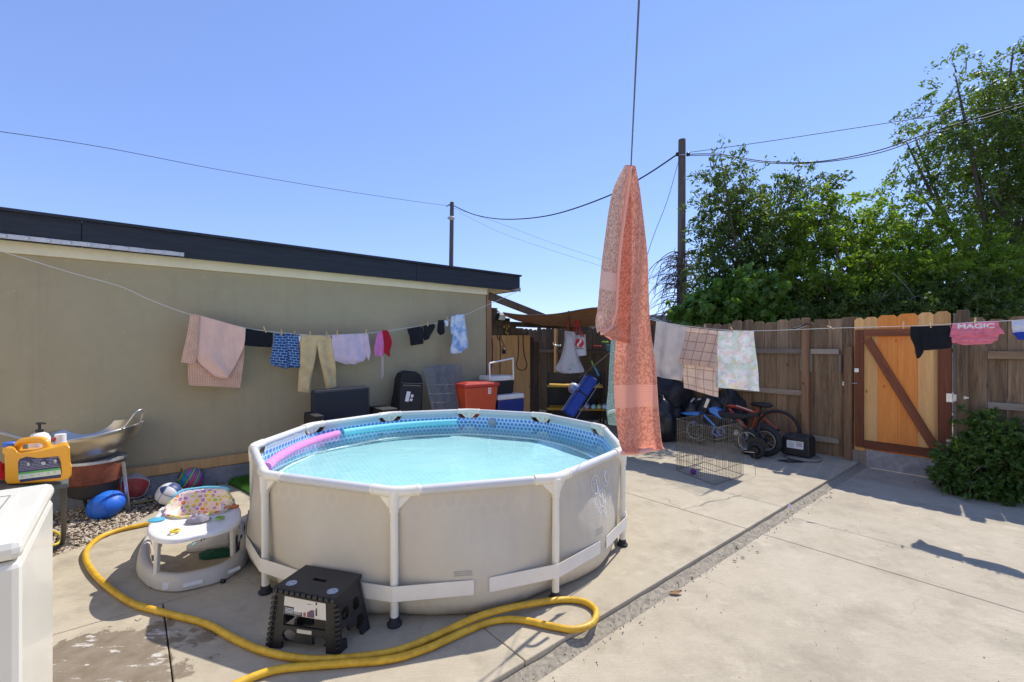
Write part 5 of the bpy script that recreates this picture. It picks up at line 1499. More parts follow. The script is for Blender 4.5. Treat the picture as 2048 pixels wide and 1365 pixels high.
bag_shape([(792, 838), (845, 838), (847, 790), (847, 762), (843, 750), (834, 744), (818, 742), (806, 747), (801, 758), (797, 790), (792, 815)], -5.70, 0.20, 'body', bkm, bp)
bag_shape([(797, 838), (842, 838), (845, 775), (842, 771), (805, 770), (801, 778)], -5.64, 0.058, 'front_pocket', plain('black_nylon_pocket', (0.018, 0.018, 0.02), 0.7, 0.3, 12, bmp=0.3, bscale=60), bp, 0.015)
for pts in ([(814, 783), (821.5, 784), (817, 804), (810, 803)], [(823, 789), (827.5, 790), (826, 795.5), (821.5, 795)], [(821, 797.5), (825.5, 798), (824, 803), (819.5, 802.5)]):
    bag_shape(pts, -5.634, 0.004, 'emblem_block', M['print'], bp, 0)
MB().tube(spline([PD(801, 766, -5.63), PD(822, 768, -5.63), PD(846, 768, -5.63)], 5), 0.006, 6).build('zip', M['rubber'], bp, smooth=True)
# folded wire crates
cr = thing('folded_wire_crate', 'folded grey wire dog crates leaning on the wall', 'dog crate', PD(890, 815, -5.75))
wire = plain('crate_wire', (0.22, 0.23, 0.245), 0.5, 0.15, 30, metal=0.2)
def wire_panel(corners, nv, nh, r, name, par, mat, frame=0.0):
    tl, tr_, br2, bl = corners; m = MB()
    for i in range(nv + 1):
        t_ = i / nv; m.tube([tl.lerp(tr_, t_), bl.lerp(br2, t_)], r, 4, caps=False)
    for j in range(nh + 1):
        t_ = j / nh; m.tube([tl.lerp(bl, t_), tr_.lerp(br2, t_)], r * 0.7, 4, caps=False)
    o = m.build(name, mat, par, fix=False); o['kind'] = 'stuff'; return o
for k, (dx, dy, dd, nv) in enumerate(((0, 0, 0.0, 22), (2, -1, -0.03, 19), (22, -6, -0.05, 20), (24, -5, -0.08, 22))):
    q = [PD(847 + dx, 737 + dy, -5.70 + dd), PD(903 + dx * 0.8, 734 + dy, -5.70 + dd), PD(922 + dx * 0.4, 840, -5.55 + dd), PD(869 + dx * 0.5, 840, -5.55 + dd)]
    wire_panel(q, nv, 6, 0.0042, 'wire_panel', cr, wire)
hd = MB().tube(spline([PD(928, 787, -5.5), PD(944, 789, -5.5), PD(945, 792, -5.5), PD(945, 830, -5.5)], 4), 0.008, 6)
tag(hd.build('metal_rod', M['steel'], smooth=True), 'bent metal rod in front of the orange tub', 'rod')
# orange tote
tote = plain('orange_plastic', (0.60, 0.085, 0.03), 0.45, 0.12, 3)
ot = thing('storage_tub', 'orange plastic storage tub with lid next to the coolers', 'storage tub', WL(4.3, -5.55, ZB))
def tapered(c, w, dp, h, k, nm, mt, par, bev=0.02):
    """box standing on c, wider at the top by factor k"""
    m = MB(); m.box((0, 0, h / 2), (w, dp, h), taper=k); o = m.build(nm, mt, par, bevel=bev, where=V((0, 0, 0)))
    o.location = c - at_of(par); o.rotation_euler.z = ROT_U; WORLD_AT[o.name] = V(c); return o
pl, pr = PD(930, 770, -5.42), PD(996, 778, -5.42)
wt_ = (pr - pl).length; cc = (pl + pr) / 2 - N * 0.2
ztub = (pl.z + pr.z) / 2
oc = V((cc.x, cc.y, ZB))
tapered(oc, wt_ * 0.86, 0.36, ztub - ZB, 1.16, 'tub', tote, ot)
tapered(V((cc.x, cc.y, ztub)), wt_ * 1.07, 0.46, 0.055, 0.97, 'lid', plain('red_orange_lid', (0.52, 0.05, 0.03), 0.4, 0.1), ot, 0.018)
tapered(V((cc.x, cc.y, ztub + 0.054)), wt_ * 0.8, 0.30, 0.012, 0.97, 'lid_panel', plain('red_orange_lid_top', (0.55, 0.055, 0.03), 0.4, 0.1), ot, 0.006)
q = PD(979, 782, -5.418); m = MB(); m.box(q + N * 0.004, (0.055, 0.003, 0.09), Matrix.Rotation(ROT_U, 3, 'Z')); m.build('sticker', M['print'], ot)
m = MB(); m.box(q + N * 0.0065 + UP * 0.015, (0.02, 0.002, 0.02), Matrix.Rotation(ROT_U, 3, 'Z')); m.box(q + N * 0.0065 - UP * 0.02, (0.03, 0.002, 0.012), Matrix.Rotation(ROT_U, 3, 'Z')); m.build('sticker_print', tote, ot)['kind'] = 'stuff'
# coolers
wp = M['white_plastic']
def cooler(px0, px1, pytop, z0, d, dep, cmat, lab, nm='cooler'):
    pl, pr = PD(px0, pytop, d), PD(px1, pytop, d); w = (pr - pl).length
    c = (pl + pr) / 2 - N * dep / 2; zt_ = (pl.z + pr.z) / 2
    t = thing(nm, lab, 'cooler', V((c.x, c.y, z0)))
    tapered(V((c.x, c.y, z0)), w * 0.93, dep * 0.93, zt_ - z0 - 0.08, 1.05, 'body', cmat, t, 0.025)
    tapered(V((c.x, c.y, zt_ - 0.08)), w, dep, 0.08, 0.97, 'lid', wp, t, 0.022)
    return t, pl, pr, zt_
ck, a_, b_, zc2 = cooler(996, 1050, 789, 0.0, -5.52, 0.42, plain('blue_cooler', (0.02, 0.04, 0.20), 0.4, 0.1), 'blue cooler with white lid under the black cooler')
ck2, a2, b2, zc1 = cooler(982, 1030, 752, zc2 + 0.002, -5.60, 0.34, M['black'], 'black cooler with white lid and raised white handle')
hx = [PD(980, 766, -5.56), PD(979, 727, -5.56), PD(1026, 717, -5.56), PD(1027, 758, -5.56)]
m = MB()
for p, q in zip(hx[:-1], hx[1:]): m.tube([p, q], 0.014, 8)
m.build('pull_handle', wp, ck2, smooth=True, angle=50)

# ------------------------------------------------------------------ fence corner: cage, bicycles, bags
cage = thing('wire_pen', 'open square wire puppy pen standing on the patio', 'wire pen', V((2.38, 5.5, 0)))
cw = plain('pen_wire', (0.20, 0.185, 0.16), 0.45, 0.2, 30, metal=0.7)
L_, F_, R_, B_ = V((2.02, 5.60, 0)), V((2.23, 5.0, 0)), V((2.74, 5.39, 0)), V((2.53, 5.99, 0))
for a, b in ((L_, F_), (F_, R_), (R_, B_), (B_, L_)):
    n_ = 20; r = 0.0022
    m = MB(); H = 0.63
    for i in range(n_ + 1):
        p = a.lerp(b, i / n_); m.tube([p + UP * 0.004, p + UP * H], r, 4, caps=False)
    for z in (0.004, 0.15, 0.30, 0.45, 0.50, H): m.tube([a + UP * z, b + UP * z], r * 1.3, 4, caps=False)
    if a == L_: m.tube([a.lerp(b, 0.45) + UP * 0.40, a.lerp(b, 0.97) + UP * 0.37], r * 1.6, 4)
    o = m.build('wire_side', cw, cage, fix=False); o['kind'] = 'stuff'
m = MB(); m.tube([R_ + UP * 0.28, R_ + V((0.10, -0.05, 0.28)), R_ + V((0.12, -0.05, 0.01)), R_ + V((0.0, 0.0, 0.01))], 0.0022, 4); m.build('loose_wire', cw, cage)
m = MB(); m.lathe(PY(1472, 866, 5.55), [(0.0001, -0.004), (0.036, -0.004), (0.036, 0.004), (0.0001, 0.004)], 12, axis=V((0.3, -1, 0))); m.build('latch_disc', M['steel'], cage)
pb_ = MB()
c = V((2.16, 5.42, 0.036))
pb_.lathe(c, sphere_prof(0.026), 12)
for i in range(46):
    ph = math.acos(1 - 2 * (i + 0.5) / 46); th = i * 2.39996; dn = V((math.sin(ph) * math.cos(th), math.sin(ph) * math.sin(th), math.cos(ph)))
    pb_.tube([c + dn * 0.022, c + dn * 0.038], [0.006, 0.003], 5)
tag(pb_.build('spiky_ball', plain('purple_rubber', (0.24, 0.03, 0.34), 0.5), smooth=True), 'small purple spiky ball inside the wire pen', 'ball')

def wheel(par, c, r, axis, tyre=0.022, spokes=16, rimmat=None, tyremat=None, hub=0.02):
    axis = V(axis).normalized(); x = axis.cross(UP).normalized(); y = x.cross(axis)
    ring = [c + (x * math.cos(a) + y * math.sin(a)) * (r - tyre) for a in [2 * math.pi * i / 36 for i in range(36)]]
    w = MB().tube(ring, tyre, 8, closed=True).build('wheel', tyremat or M['rubber'], par, smooth=True)
    ring2 = [c + (x * math.cos(a) + y * math.sin(a)) * (r - tyre * 2.1) for a in [2 * math.pi * i / 36 for i in range(36)]]
    MB().tube(ring2, 0.009, 6, closed=True).build('rim', rimmat or M['steel'], w, smooth=True)
    m = MB()
    for i in range(spokes):
        a = 2 * math.pi * i / spokes; m.tube([c, c + (x * math.cos(a) + y * math.sin(a)) * (r - tyre * 2.1)], 0.0018 if spokes > 8 else 0.008, 4, caps=False)
    o = m.build('spokes', rimmat or M['steel'], w); o['kind'] = 'stuff'
    MB().tube([c - axis * 0.04, c + axis * 0.04], hub, 10).build('hub', M['black'], w, smooth=True, angle=50)
    return w
# orange mountain bike leaning on the fence
SB = 7.22
bk = thing('bicycle', 'orange red bicycle leaning against the fence', 'bicycle', PS(1500, 890, SB))
P_ = lambda x, y: PS(x, y, SB)
red = plain('orange_red_paint', (0.42, 0.065, 0.03), 0.35, 0.2, 8, coat=0.4)
rw = PS(1556, 866, SB); rw.z = 0.30; fw = PS(1432, 862, SB); fw.z = 0.30
wheel(bk, rw, 0.30, U, 0.024, 24, plain('copper_rim', (0.45, 0.2, 0.12), 0.4, metal=0.6)); wheel(bk, fw, 0.30, U, 0.024, 24, M['steel'])
m = MB(); m.tube([P_(1455, 812), P_(1475, 814), P_(1512, 826), P_(1525, 832)], 0.03, 10); m.tube([P_(1458, 818), P_(1500, 866)], 0.028, 10); m.tube([P_(1517, 812), P_(1503, 866)], 0.02, 10); m.tube([P_(1503, 866), rw], 0.014, 8); m.tube([P_(1520, 830), rw], 0.013, 8); m.build('frame', red, bk, smooth=True, angle=50)
m = MB(); m.bar(P_(1474, 811) - U * 0.032, P_(1506, 822) - U * 0.032, 0.012, 0.004, up=U); m.build('frame_decal', M['print'], bk)
m = MB(); m.tube([P_(1457, 806), fw], 0.022, 8); m.tube([P_(1446, 770) , P_(1458, 812)], 0.018, 8); m.tube([P_(1440, 772) - U * 0.28, P_(1446, 768), P_(1452, 772) + U * 0.2], 0.014, 8); m.build('fork_and_bars', M['black'], bk, smooth=True, angle=50)
m = MB(); m.lathe(P_(1523, 810), [(0.0001, -0.035), (0.10, -0.03), (0.13, 0.0), (0.10, 0.03), (0.0001, 0.04)], 18, xdir=N, sx=1.25, sy=0.65); m.tube([P_(1519, 834), P_(1522, 812)], 0.014, 8); m.build('saddle', M['black'], bk, smooth=True)
m = MB(); m.lathe(P_(1503, 866) - U * 0.05, [(0.0001, 0), (0.08, 0), (0.08, 0.008), (0.0001, 0.008)], 20, axis=U); m.tube([P_(1503, 866) - U * 0.06, P_(1492, 884) - U * 0.06], 0.01, 6); m.build('crank', M['steel'], bk)
# blue electric dirt bike for children
SE = 6.72
eb = thing('mini_dirt_bike', 'blue and black mini dirt bike behind the wire pen', 'mini bike', PS(1440, 900, SE))
P_ = lambda x, y: PS(x, y, SE)
blu = plain('blue_plastic', (0.07, 0.25, 0.72), 0.35, 0.12, 5, coat=0.3)
r1 = PS(1530, 880, SE); r1.z = 0.22; r2 = PS(1390, 884, SE); r2.z = 0.22
wheel(eb, r1, 0.22, U, 0.042, 12, M['alu'], hub=0.04); wheel(eb, r2, 0.22, U, 0.042, 12, M['alu'], hub=0.03)
m = MB(); m.prism([P_(1360, 826), P_(1374, 825), P_(1398, 825), P_(1396, 832), P_(1372, 831)], U * 0.12); m.build('front_mudguard', blu, eb, bevel=0.01)
m = MB(); m.prism([P_(1415, 817), P_(1424, 815), P_(1434, 820), P_(1437, 828), P_(1442, 838), P_(1432, 834), P_(1420, 826)], U * 0.16); m.build('tank_shroud', blu, eb, bevel=0.012)
m = MB(); m.tube([P_(1408, 831), P_(1420, 843), P_(1430, 853)], 0.018, 8); m.tube([P_(1424, 824), P_(1443, 838)], 0.016, 8); m.tube([P_(1430, 853), P_(1424, 866), P_(1436, 874)], 0.016, 8); m.tube([P_(1393, 836), P_(1386, 850)], 0.02, 8); m.build('frame', blu, eb, smooth=True, angle=50)
ringc = P_(1442, 864); MB().tube([ringc + N * 0.05 * math.cos(a) + UP * 0.05 * math.sin(a) for a in [2 * math.pi * i / 24 for i in range(24)]], 0.012, 8, closed=True).build('drive_ring', blu, eb, smooth=True)
m = MB(); m.prism([P_(1432, 822), P_(1450, 827), P_(1480, 830), P_(1518, 826), P_(1514, 834), P_(1484, 839), P_(1452, 838), P_(1437, 832)], U * 0.14); m.build('seat', M['rubber'], eb, bevel=0.015)
m = MB(); m.tube([P_(1418, 800), P_(1403, 838), r2 - U * 0.08], 0.022, 8); m.tube([P_(1418, 800) + U * 0.12, P_(1403, 838) + U * 0.12, r2 + U * 0.08], 0.022, 8); m.tube([P_(1388, 797), P_(1396, 803), P_(1402, 800)], 0.012, 8); m.tube([P_(1445, 838), r1], 0.025, 8); m.build('fork', M['black'], eb, smooth=True, angle=50)
m = MB(); m.bar(P_(1419, 798) - U * 0.03, P_(1412, 815) - U * 0.03, 0.045, 0.02, up=U); m.build('number_plate', M['white_plastic'], eb, bevel=0.004)
for x0, y0, x1, y1 in ((1382, 804, 1389, 797), (1396, 799, 1402, 799)):
    MB().tube([P_(x0, y0), P_(x1, y1)], 0.015, 8).build('lever', M['alu'], eb, smooth=True, angle=50)
# small black scooter in front
SK = 6.50
sc_ = thing('kick_scooter', 'small black scooter with chunky tyre right of the pen', 'scooter', PS(1508, 905, SK))
w1 = PS(1512, 890, SK); w1.z = 0.115
wheel(sc_, w1, 0.115, U, 0.034, 6, M['black'], hub=0.05)
w2 = PS(1495, 876, SK + 0.15); w2.z = 0.19
wheel(sc_, w2, 0.19, U, 0.03, 14, M['steel'])
m = MB(); pts = [w1 + (N * math.cos(a) + UP * math.sin(a)) * 0.135 for a in [math.radians(20 + 14 * i) for i in range(10)]]; 
for p, q in zip(pts[:-1], pts[1:]): m.bar(p, q, 0.09, 0.008, up=U)
m.build('mudguard', M['black'], sc_)
m = MB(); m.tube([PS(1520, 845, SK + 0.1), PS(1516, 862, SK + 0.1), PS(1528, 872, SK + 0.1), w1 + U * 0.06], 0.018, 8); m.build('rear_arm', M['black'], sc_, smooth=True, angle=50); m = MB(); m.tube([PS(1455, 795, SK + 0.35), PS(1446, 825, SK + 0.3), PS(1448, 880, SK + 0.2)], 0.018, 8); m.build('stem', M['black'], sc_, smooth=True, angle=50)
# black bin bags
def lump(name, label, c, size, seed, mat, cat, tie=True):
    bm = bmesh.new(); bmesh.ops.create_icosphere(bm, subdivisions=4, radius=1.0)
    for v in bm.verts:
        p = v.co.copy(); k = 1 + 0.20 * noise.noise(p * 1.6 + V((seed, 0, 0))) + 0.09 * noise.noise(p * 4.5 + V((0, seed, 0))) + 0.05 * abs(noise.noise(p * 9 + V((0, 0, seed))))
        if p.z < -0.55: p.z = -0.55 + (p.z + 0.55) * 0.15
        v.co = V((p.x * size[0] * k, p.y * size[1] * k, (p.z + 0.6) * size[2] * k))
    me = bpy.data.meshes.new(name); bm.to_mesh(me); bm.free(); me.materials.append(mat); me.polygons.foreach_set('use_smooth', [True] * len(me.polygons))
    return tag(link(bpy.data.objects.new(name, me), None, c), label, cat)
film = plain('black_bin_film', (0.014, 0.014, 0.016), 0.32, 0.3, 6, bmp=0.5, bscale=14)
g = G(1335, 886); lump('rubbish_bag', 'large black rubbish bag on the patio left of the pen', V((g.x, g.y + 0.25, 0.0)), (0.34, 0.30, 0.42), 1.0, film, 'rubbish bag')
lump('rubbish_bag', 'dull black rubbish bag heaped below the grey towel', V((g.x + 0.25, g.y + 0.75, 0.30)), (0.42, 0.36, 0.42), 4.0, plain('dull_black_film', (0.022, 0.02, 0.02), 0.55, 0.4, 6, bmp=0.5, bscale=18), 'rubbish bag')
lump('rubbish_bag', 'black rubbish bag heaped against the fence behind the others', V((g.x - 0.05, g.y + 1.1, 0.32)), (0.45, 0.35, 0.50), 7.0, plain('brownish_black_film', (0.03, 0.024, 0.02), 0.6, 0.4, 6, bmp=0.5, bscale=18), 'rubbish bag')
lump('rubbish_bag', 'small black rubbish bag wedged behind the mini dirt bike', V((PS(1425, 885, 7.2).x, PS(1425, 885, 7.2).y, 0.0)), (0.30, 0.24, 0.46), 11.0, plain('worn_black_film', (0.018, 0.017, 0.018), 0.45, 0.4, 6, bmp=0.5, bscale=16), 'rubbish bag')
q_ = PS(1388, 880, 7.15); lump('rubbish_bag', 'sagging black rubbish bag between the grey bin and the mini bike', V((q_.x, q_.y, 0.0)), (0.27, 0.22, 0.40), 15.0, film, 'rubbish bag')
q_ = PS(1462, 880, 7.33); lump('folded_tarp', 'dark folded tarp heaped behind the orange red bicycle', V((q_.x, q_.y, 0.0)), (0.26, 0.10, 0.50), 19.0, plain('dark_tarp', (0.02, 0.022, 0.026), 0.6, 0.4, 6, bmp=0.5, bscale=14), 'tarp')
tubm = plain('dark_grey_bin', (0.045, 0.05, 0.06), 0.4, 0.2, 4)
bn = thing('storage_bin', 'dark grey tilted bin behind the black rubbish bags', 'bin', PY(1322, 860, 7.9))
m = MB(); m.prism([PY(1300, 812, 7.55), PY(1332, 792, 7.55), PY(1346, 820, 7.55), PY(1346, 880, 7.55), PY(1300, 880, 7.55)], (0.1, 0.3, 0)); m.build('shell', tubm, bn, bevel=0.03)
m = MB(); m.tube([PY(1300, 810, 7.52), PY(1325, 818, 7.52), PY(1345, 824, 7.52)], 0.016, 8); m.build('rim', plain('grey_rim', (0.30, 0.31, 0.33), 0.35), bn, smooth=True)
# black box on a round base
bx_ = thing('equipment_case', 'black equipment case with white label by the fence post', 'case', PS(1593, 905, 7.0))
pl, pr = PS(1563, 902, 6.88), PS(1619, 902, 6.88)
cc = (pl + pr) / 2; w = (pr - pl).length
rotN = Matrix.Rotation(ROT_N, 3, 'Z')
m = MB(); m.box(V((cc.x, cc.y, 0.17)) + U * 0.13, (w, 0.26, 0.26), rotN, 0.96); m.build('case', M['black'], bx_, bevel=0.02)
m = MB(); m.box(V((cc.x, cc.y, 0.305)) + U * 0.13, (w * 0.9, 0.2, 0.03), rotN, 0.9); m.build('lid', M['rubber'], bx_, bevel=0.01)
m = MB(); m.lathe(V((cc.x, cc.y, 0.0)) + U * 0.12 + N * 0.06, [(0.20, 0.002), (0.215, 0.012), (0.20, 0.036), (0.0001, 0.036)], 28); m.build('round_base', plain('tan_base', (0.26, 0.22, 0.17), 0.7), bx_, smooth=True, angle=40)
m = MB(); m.box(PS(1590, 890, 6.874), (0.20, 0.003, 0.10), rotN); m.build('label_sheet', M['print'], bx_)
m = MB()
for j in range(5): m.box(PS(1590, 890, 6.871) + UP * (0.032 - 0.016 * j) - N * 0.045, (0.08 - 0.02 * (j % 2), 0.002, 0.004), rotN)
for j in range(3): m.box(PS(1590, 890, 6.871) + UP * (0.03 - 0.02 * j) + N * 0.05, (0.07, 0.002, 0.012), rotN)
m.build('label_print', M['grey_print'], bx_)['kind'] = 'stuff'
def rag(name, label, cat, c, rx, ry, h, mat, seed, rot=0.0):
    """a crumpled cloth lying on the ground"""
    m = MB(); rows = []; uvs = []
    for j in range(13):
        row, uv = [], []
        for i in range(37):
            a = 2 * math.pi * i / 36; q = j / 12
            k = 1 + 0.30 * noise.noise(V((math.cos(a) * 1.6 + seed, math.sin(a) * 1.6, 0))) + 0.1 * noise.noise(V((math.cos(a) * 5 + seed, math.sin(a) * 5, 2)))
            x, y = math.cos(a) * rx * q * k, math.sin(a) * ry * q * k
            z = 0.005 + h * (1 - q ** 2) * (0.55 + 0.9 * abs(noise.noise(V((x * 22 + seed, y * 22, 1))))) + 0.25 * h * max(0, noise.noise(V((x * 40, y * 40, seed)))) * (1 if j < 12 else 0)
            row.append(V(c) + V((x * math.cos(rot) - y * math.sin(rot), x * math.sin(rot) + y * math.cos(rot), z))); uv.append((x, y))
        rows.append(row); uvs.append(uv)
    m.grid(rows, uvs); return tag(m.build(name, mat, smooth=True), label, cat)
rag('rag', 'flat black rag lying on the patio before the case', 'cloth', G(1585, 923), 0.17, 0.09, 0.02, C['black'], 2.0)
rag('flower_toy', 'small pink and white crumpled thing beside the step edge', 'toy', G(1577, 1018, DRIVE_Z + 0.01), 0.035, 0.03, 0.045, C['lilac'], 5.0)
for px, py, lab in ((1352, 1186, 'brown dry leaf by the step edge near the hose'), ):
    m = MB(); c = G(px, py, DRIVE_Z + 0.012); m.grid([[c + V((-0.035, -0.012, 0.004)), c + V((0, -0.02, 0)), c + V((0.04, 0.0, 0.012))], [c + V((-0.04, 0.0, 0.0)), c + V((0, 0.002, 0.004)), c + V((0.045, 0.012, 0.004))], [c + V((-0.03, 0.012, 0.008)), c + V((0.0, 0.02, 0.0)), c + V((0.038, 0.016, 0.012))]])
    tag(m.build('dry_leaf', plain('dry_leaf', (0.24, 0.12, 0.05), 0.8)), lab, 'leaf')
# ------------------------------------------------------------------ washing machine, table and bottles at the left
wz = 1.0
BR, FR = G(107, 964, wz), G(46, 1079, wz)
wm = thing('washing_machine', 'white top-loading washing machine at the left edge', 'washing machine', V((FR.x, FR.y, 0)))
def enamel():
    m, nt, b = new_mat('white_enamel')
    pos = coords(nt, 'Position')
    col = ramp(nt, noise_t(nt, pos, 2.0, 5.0), [(0.3, (0.72, 0.68, 0.56)), (0.7, (0.80, 0.76, 0.64))])
    scuff = ramp(nt, noise_t(nt, coords(nt, 'Position', (1, 1, 6)), 9.0, 7.0, 0.75), [(0.62, 0.0), (0.72, 0.45)])
    col = mixc(nt, scuff, col, (0.50, 0.45, 0.37))
    chip = ramp(nt, noise_t(nt, pos, 24.0, 4.0, 0.6), [(0.74, 0.0), (0.765, 0.8)])
    col = mixc(nt, chip, col, (0.22, 0.13, 0.08))
    nt.links.new(col, b.inputs['Base Color']); b.inputs['Roughness'].default_value = 0.32; b.inputs['Coat Weight'].default_value = 0.2
    return m
enam = enamel()
sF, dF = wl_of(FR); sB_, dB_ = wl_of(BR)
def wbox(s0, s1, d0, d1, z0, z1, nm, mat, par, bev=0.012):
    m = MB(); m.prism([WL(s0, d0, z0), WL(s1, d0, z0), WL(s1, d1, z0), WL(s0, d1, z0)], (0, 0, z1 - z0)); return m.build(nm, mat, par, bevel=bev)
wbox(sF - 0.685, sF - 0.004, dB_ + 0.004, dF - 0.004, 0.03, wz - 0.062, 'cabinet', enam, wm, 0.018)
wbox(sF - 0.69, sF, dB_, dF, wz - 0.058, wz, 'top_deck', enam, wm, 0.022)
wbox(sF - 0.60, sF - 0.075, dB_ + 0.16, dF - 0.10, wz + 0.001, wz + 0.010, 'lid', plain('white_lid', (0.78, 0.735, 0.60), 0.28, 0.04, 3, coat=0.2), wm, 0.006)
m = MB()
e0, e1, e2, e3 = sF - 0.585, sF - 0.095, dB_ + 0.18, dF - 0.12
for a, b in ((WL(e0, e2, wz + .0108), WL(e1, e2, wz + .0108)), (WL(e1, e2, wz + .0108), WL(e1, e3, wz + .0108)), (WL(e1, e3, wz + .0108), WL(e0, e3, wz + .0108))): m.bar(a, b, 0.004, 0.002)
m.build('lid_groove', plain('grey_groove', (0.30, 0.29, 0.28), 0.6), wm)
for s in (sF - 0.62, sF - 0.06):
    for dd in (dB_ + 0.06, dF - 0.06): MB().lathe(WL(s, dd, DRIVE_Z if dd > STEP_D + 0.1 else 0.0), [(0.025, 0), (0.025, 0.02), (0.012, 0.03), (0.012, 0.10)], 10).build('foot', M['rubber'], wm)

# side table behind the washing machine
TZ = 0.655
tb = thing('side_table', 'low dark folding table holding the detergent', 'table', PY(90, 1000, 2.95))
ta = PY(137, 965, 2.93)
m = MB(); rt = ray(137, HY).normalized(); tl_ = V((-rt.y, rt.x, 0)); t0 = V((ta.x, ta.y, TZ - 0.03)); tops = [t0, t0 + rt * 0.58, t0 + rt * 0.58 + tl_ * 0.9, t0 + tl_ * 0.9]
m.prism(tops, (0, 0, 0.03)); m.build('table_top', plain('grey_green_top', (0.10, 0.12, 0.11), 0.5), tb, bevel=0.006)
f0 = G(126, 1100)
blk = plain('dark_tube', (0.045, 0.045, 0.045), 0.4, 0.2, 8)
m = MB(); m.tube(spline([PY(128, 968, 3.0), PY(127, 1010, 3.12), V((f0.x, f0.y, 0.08)), V((f0.x - 0.03, f0.y - 0.03, 0.022)), V((f0.x - 0.16, f0.y - 0.13, 0.016)), V((f0.x - 0.5, f0.y - 0.4, 0.016))], 8), 0.0155, 10); m.build('leg', blk, tb, smooth=True)
m = MB(); m.tube(spline([V((ta.x - 0.80, ta.y - 0.20, TZ - 0.03)), V((ta.x - 0.9, ta.y - 0.1, 0.3)), V((f0.x - 0.56, f0.y - 0.42, 0.10)), V((f0.x - 0.5, f0.y - 0.4, 0.016))], 6), 0.0155, 10); m.build('leg', blk, tb, smooth=True)
# detergent jug
YJ = 2.95
jg = thing('detergent_jug', 'orange yellow detergent jug with blue cap and dark label', 'detergent jug', PY(76, 966, YJ))
jy = plain('jug_yellow', (0.80, 0.36, 0.012), 0.35, 0.06, 5, coat=0.1)
def prism_px(pts, Y, th, nm, mat, par, bev, sm=True):
    m = MB(); rx_ = ray(76, HY); m.prism([PY(x, y, Y) for x, y in pts], rx_.normalized() * th); o = m.build(nm, mat, par, bevel=bev)
    o.modifiers['bevel'].segments = 4
    return o
prism_px([(10, 962), (9, 930), (8, 905), (9, 896), (30, 896), (33, 905), (45, 906), (75, 903), (105, 897), (135, 890), (140, 896), (141, 925), (144, 934), (143, 952), (138, 959), (120, 963), (60, 968), (14, 970)], YJ - 0.07, 0.16, 'body', jy, jg, 0.030)
MB().lathe(PY(20.5, 900, YJ), [(0.034, -0.02), (0.034, 0.03), (0.031, 0.045)], 20).build('neck', jy, jg, smooth=True, angle=40)
MB().lathe(PY(20.5, 893, YJ), [(0.035, 0.0), (0.036, 0.022), (0.031, 0.027), (0.0001, 0.028)], 22).build('cap', plain('cap_blue', (0.04, 0.12, 0.48), 0.4), jg, smooth=True, angle=40)
m = MB(); m.tube(spline([PY(36, 905, YJ), PY(36, 893, YJ), PY(43, 884, YJ), (PY(60, 881, YJ)), PY(80, 880, YJ), PY(92, 886, YJ), PY(96, 900, YJ)], 6), 0.021, 12); m.build('handle', jy, jg, smooth=True)
lb = [(36, 925), (40, 918), (52, 914), (75, 917), (100, 915), (115, 913), (120, 925), (122, 945), (120, 956), (80, 960), (40, 965), (37, 950)]
m = MB(); m.prism([PY(x, y, YJ - 0.0735) for x, y in lb], (0, 0.003, 0)); m.build('label_panel', plain('label_navy', (0.022, 0.025, 0.10), 0.4, 0.05), jg)
m = MB(); m.prism([PY(x, y, YJ - 0.0745) for x, y in ((36, 950), (121, 939), (122, 949), (37, 960))], (0, 0.002, 0)); m.build('label_white_band', plain('label_white', (0.62, 0.68, 0.58), 0.5), jg)
m = MB(); m.prism([PY(x, y, YJ - 0.0752) for x, y in ((36, 946.5), (121, 936), (121, 940), (36, 950.5))], (0, 0.002, 0)); m.build('label_green_band', plain('label_green', (0.10, 0.42, 0.12), 0.5), jg)
m = MB()
rg = random.Random(11)
for j in range(7):
    y = 924 + j * 3.0
    x = 40 if j < 4 else 38
    while x < 116:
        w = rg.uniform(3, 9)
        if not (j < 4 and (54 < x < 60 or 82 < x < 92 or 108 < x < 114)):
            yy = y - (x - 38) * 0.125
            m.prism([PY(x, yy, YJ - 0.0748), PY(x + w, yy - w * 0.125, YJ - 0.0748), PY(x + w, yy + 0.9 - w * 0.125, YJ - 0.0748), PY(x, yy + 0.9, YJ - 0.0748)], (0, 0.0008, 0))
        x += w + 1.2
m.build('label_print', plain('label_text', (0.36, 0.36, 0.50), 0.5), jg)['kind'] = 'stuff'
m = MB()
for x, y, rx in ((57, 929, 3.2), (87, 927, 5.0), (111, 922.5, 3.2)):
    c = PY(x, y, YJ - 0.0755); m.lathe(c, [(0.0001, 0), (0.0105, 0), (0.0105, 0.001), (0.0001, 0.001)], 14, axis=V((0, -1, 0)), xdir=V((1, 0, 0)), sx=rx / 3.4)
for x, y in ((44, 953.5), (63, 951), (78, 949), (96, 946.5), (109, 944.5)): m.lathe(PY(x, y, YJ - 0.0757), [(0.0001, 0), (0.006, 0), (0.006, 0.001), (0.0001, 0.001)], 8, axis=V((0, -1, 0)))
m.build('label_icons', plain('label_icon', (0.50, 0.52, 0.52), 0.5), jg)['kind'] = 'stuff'
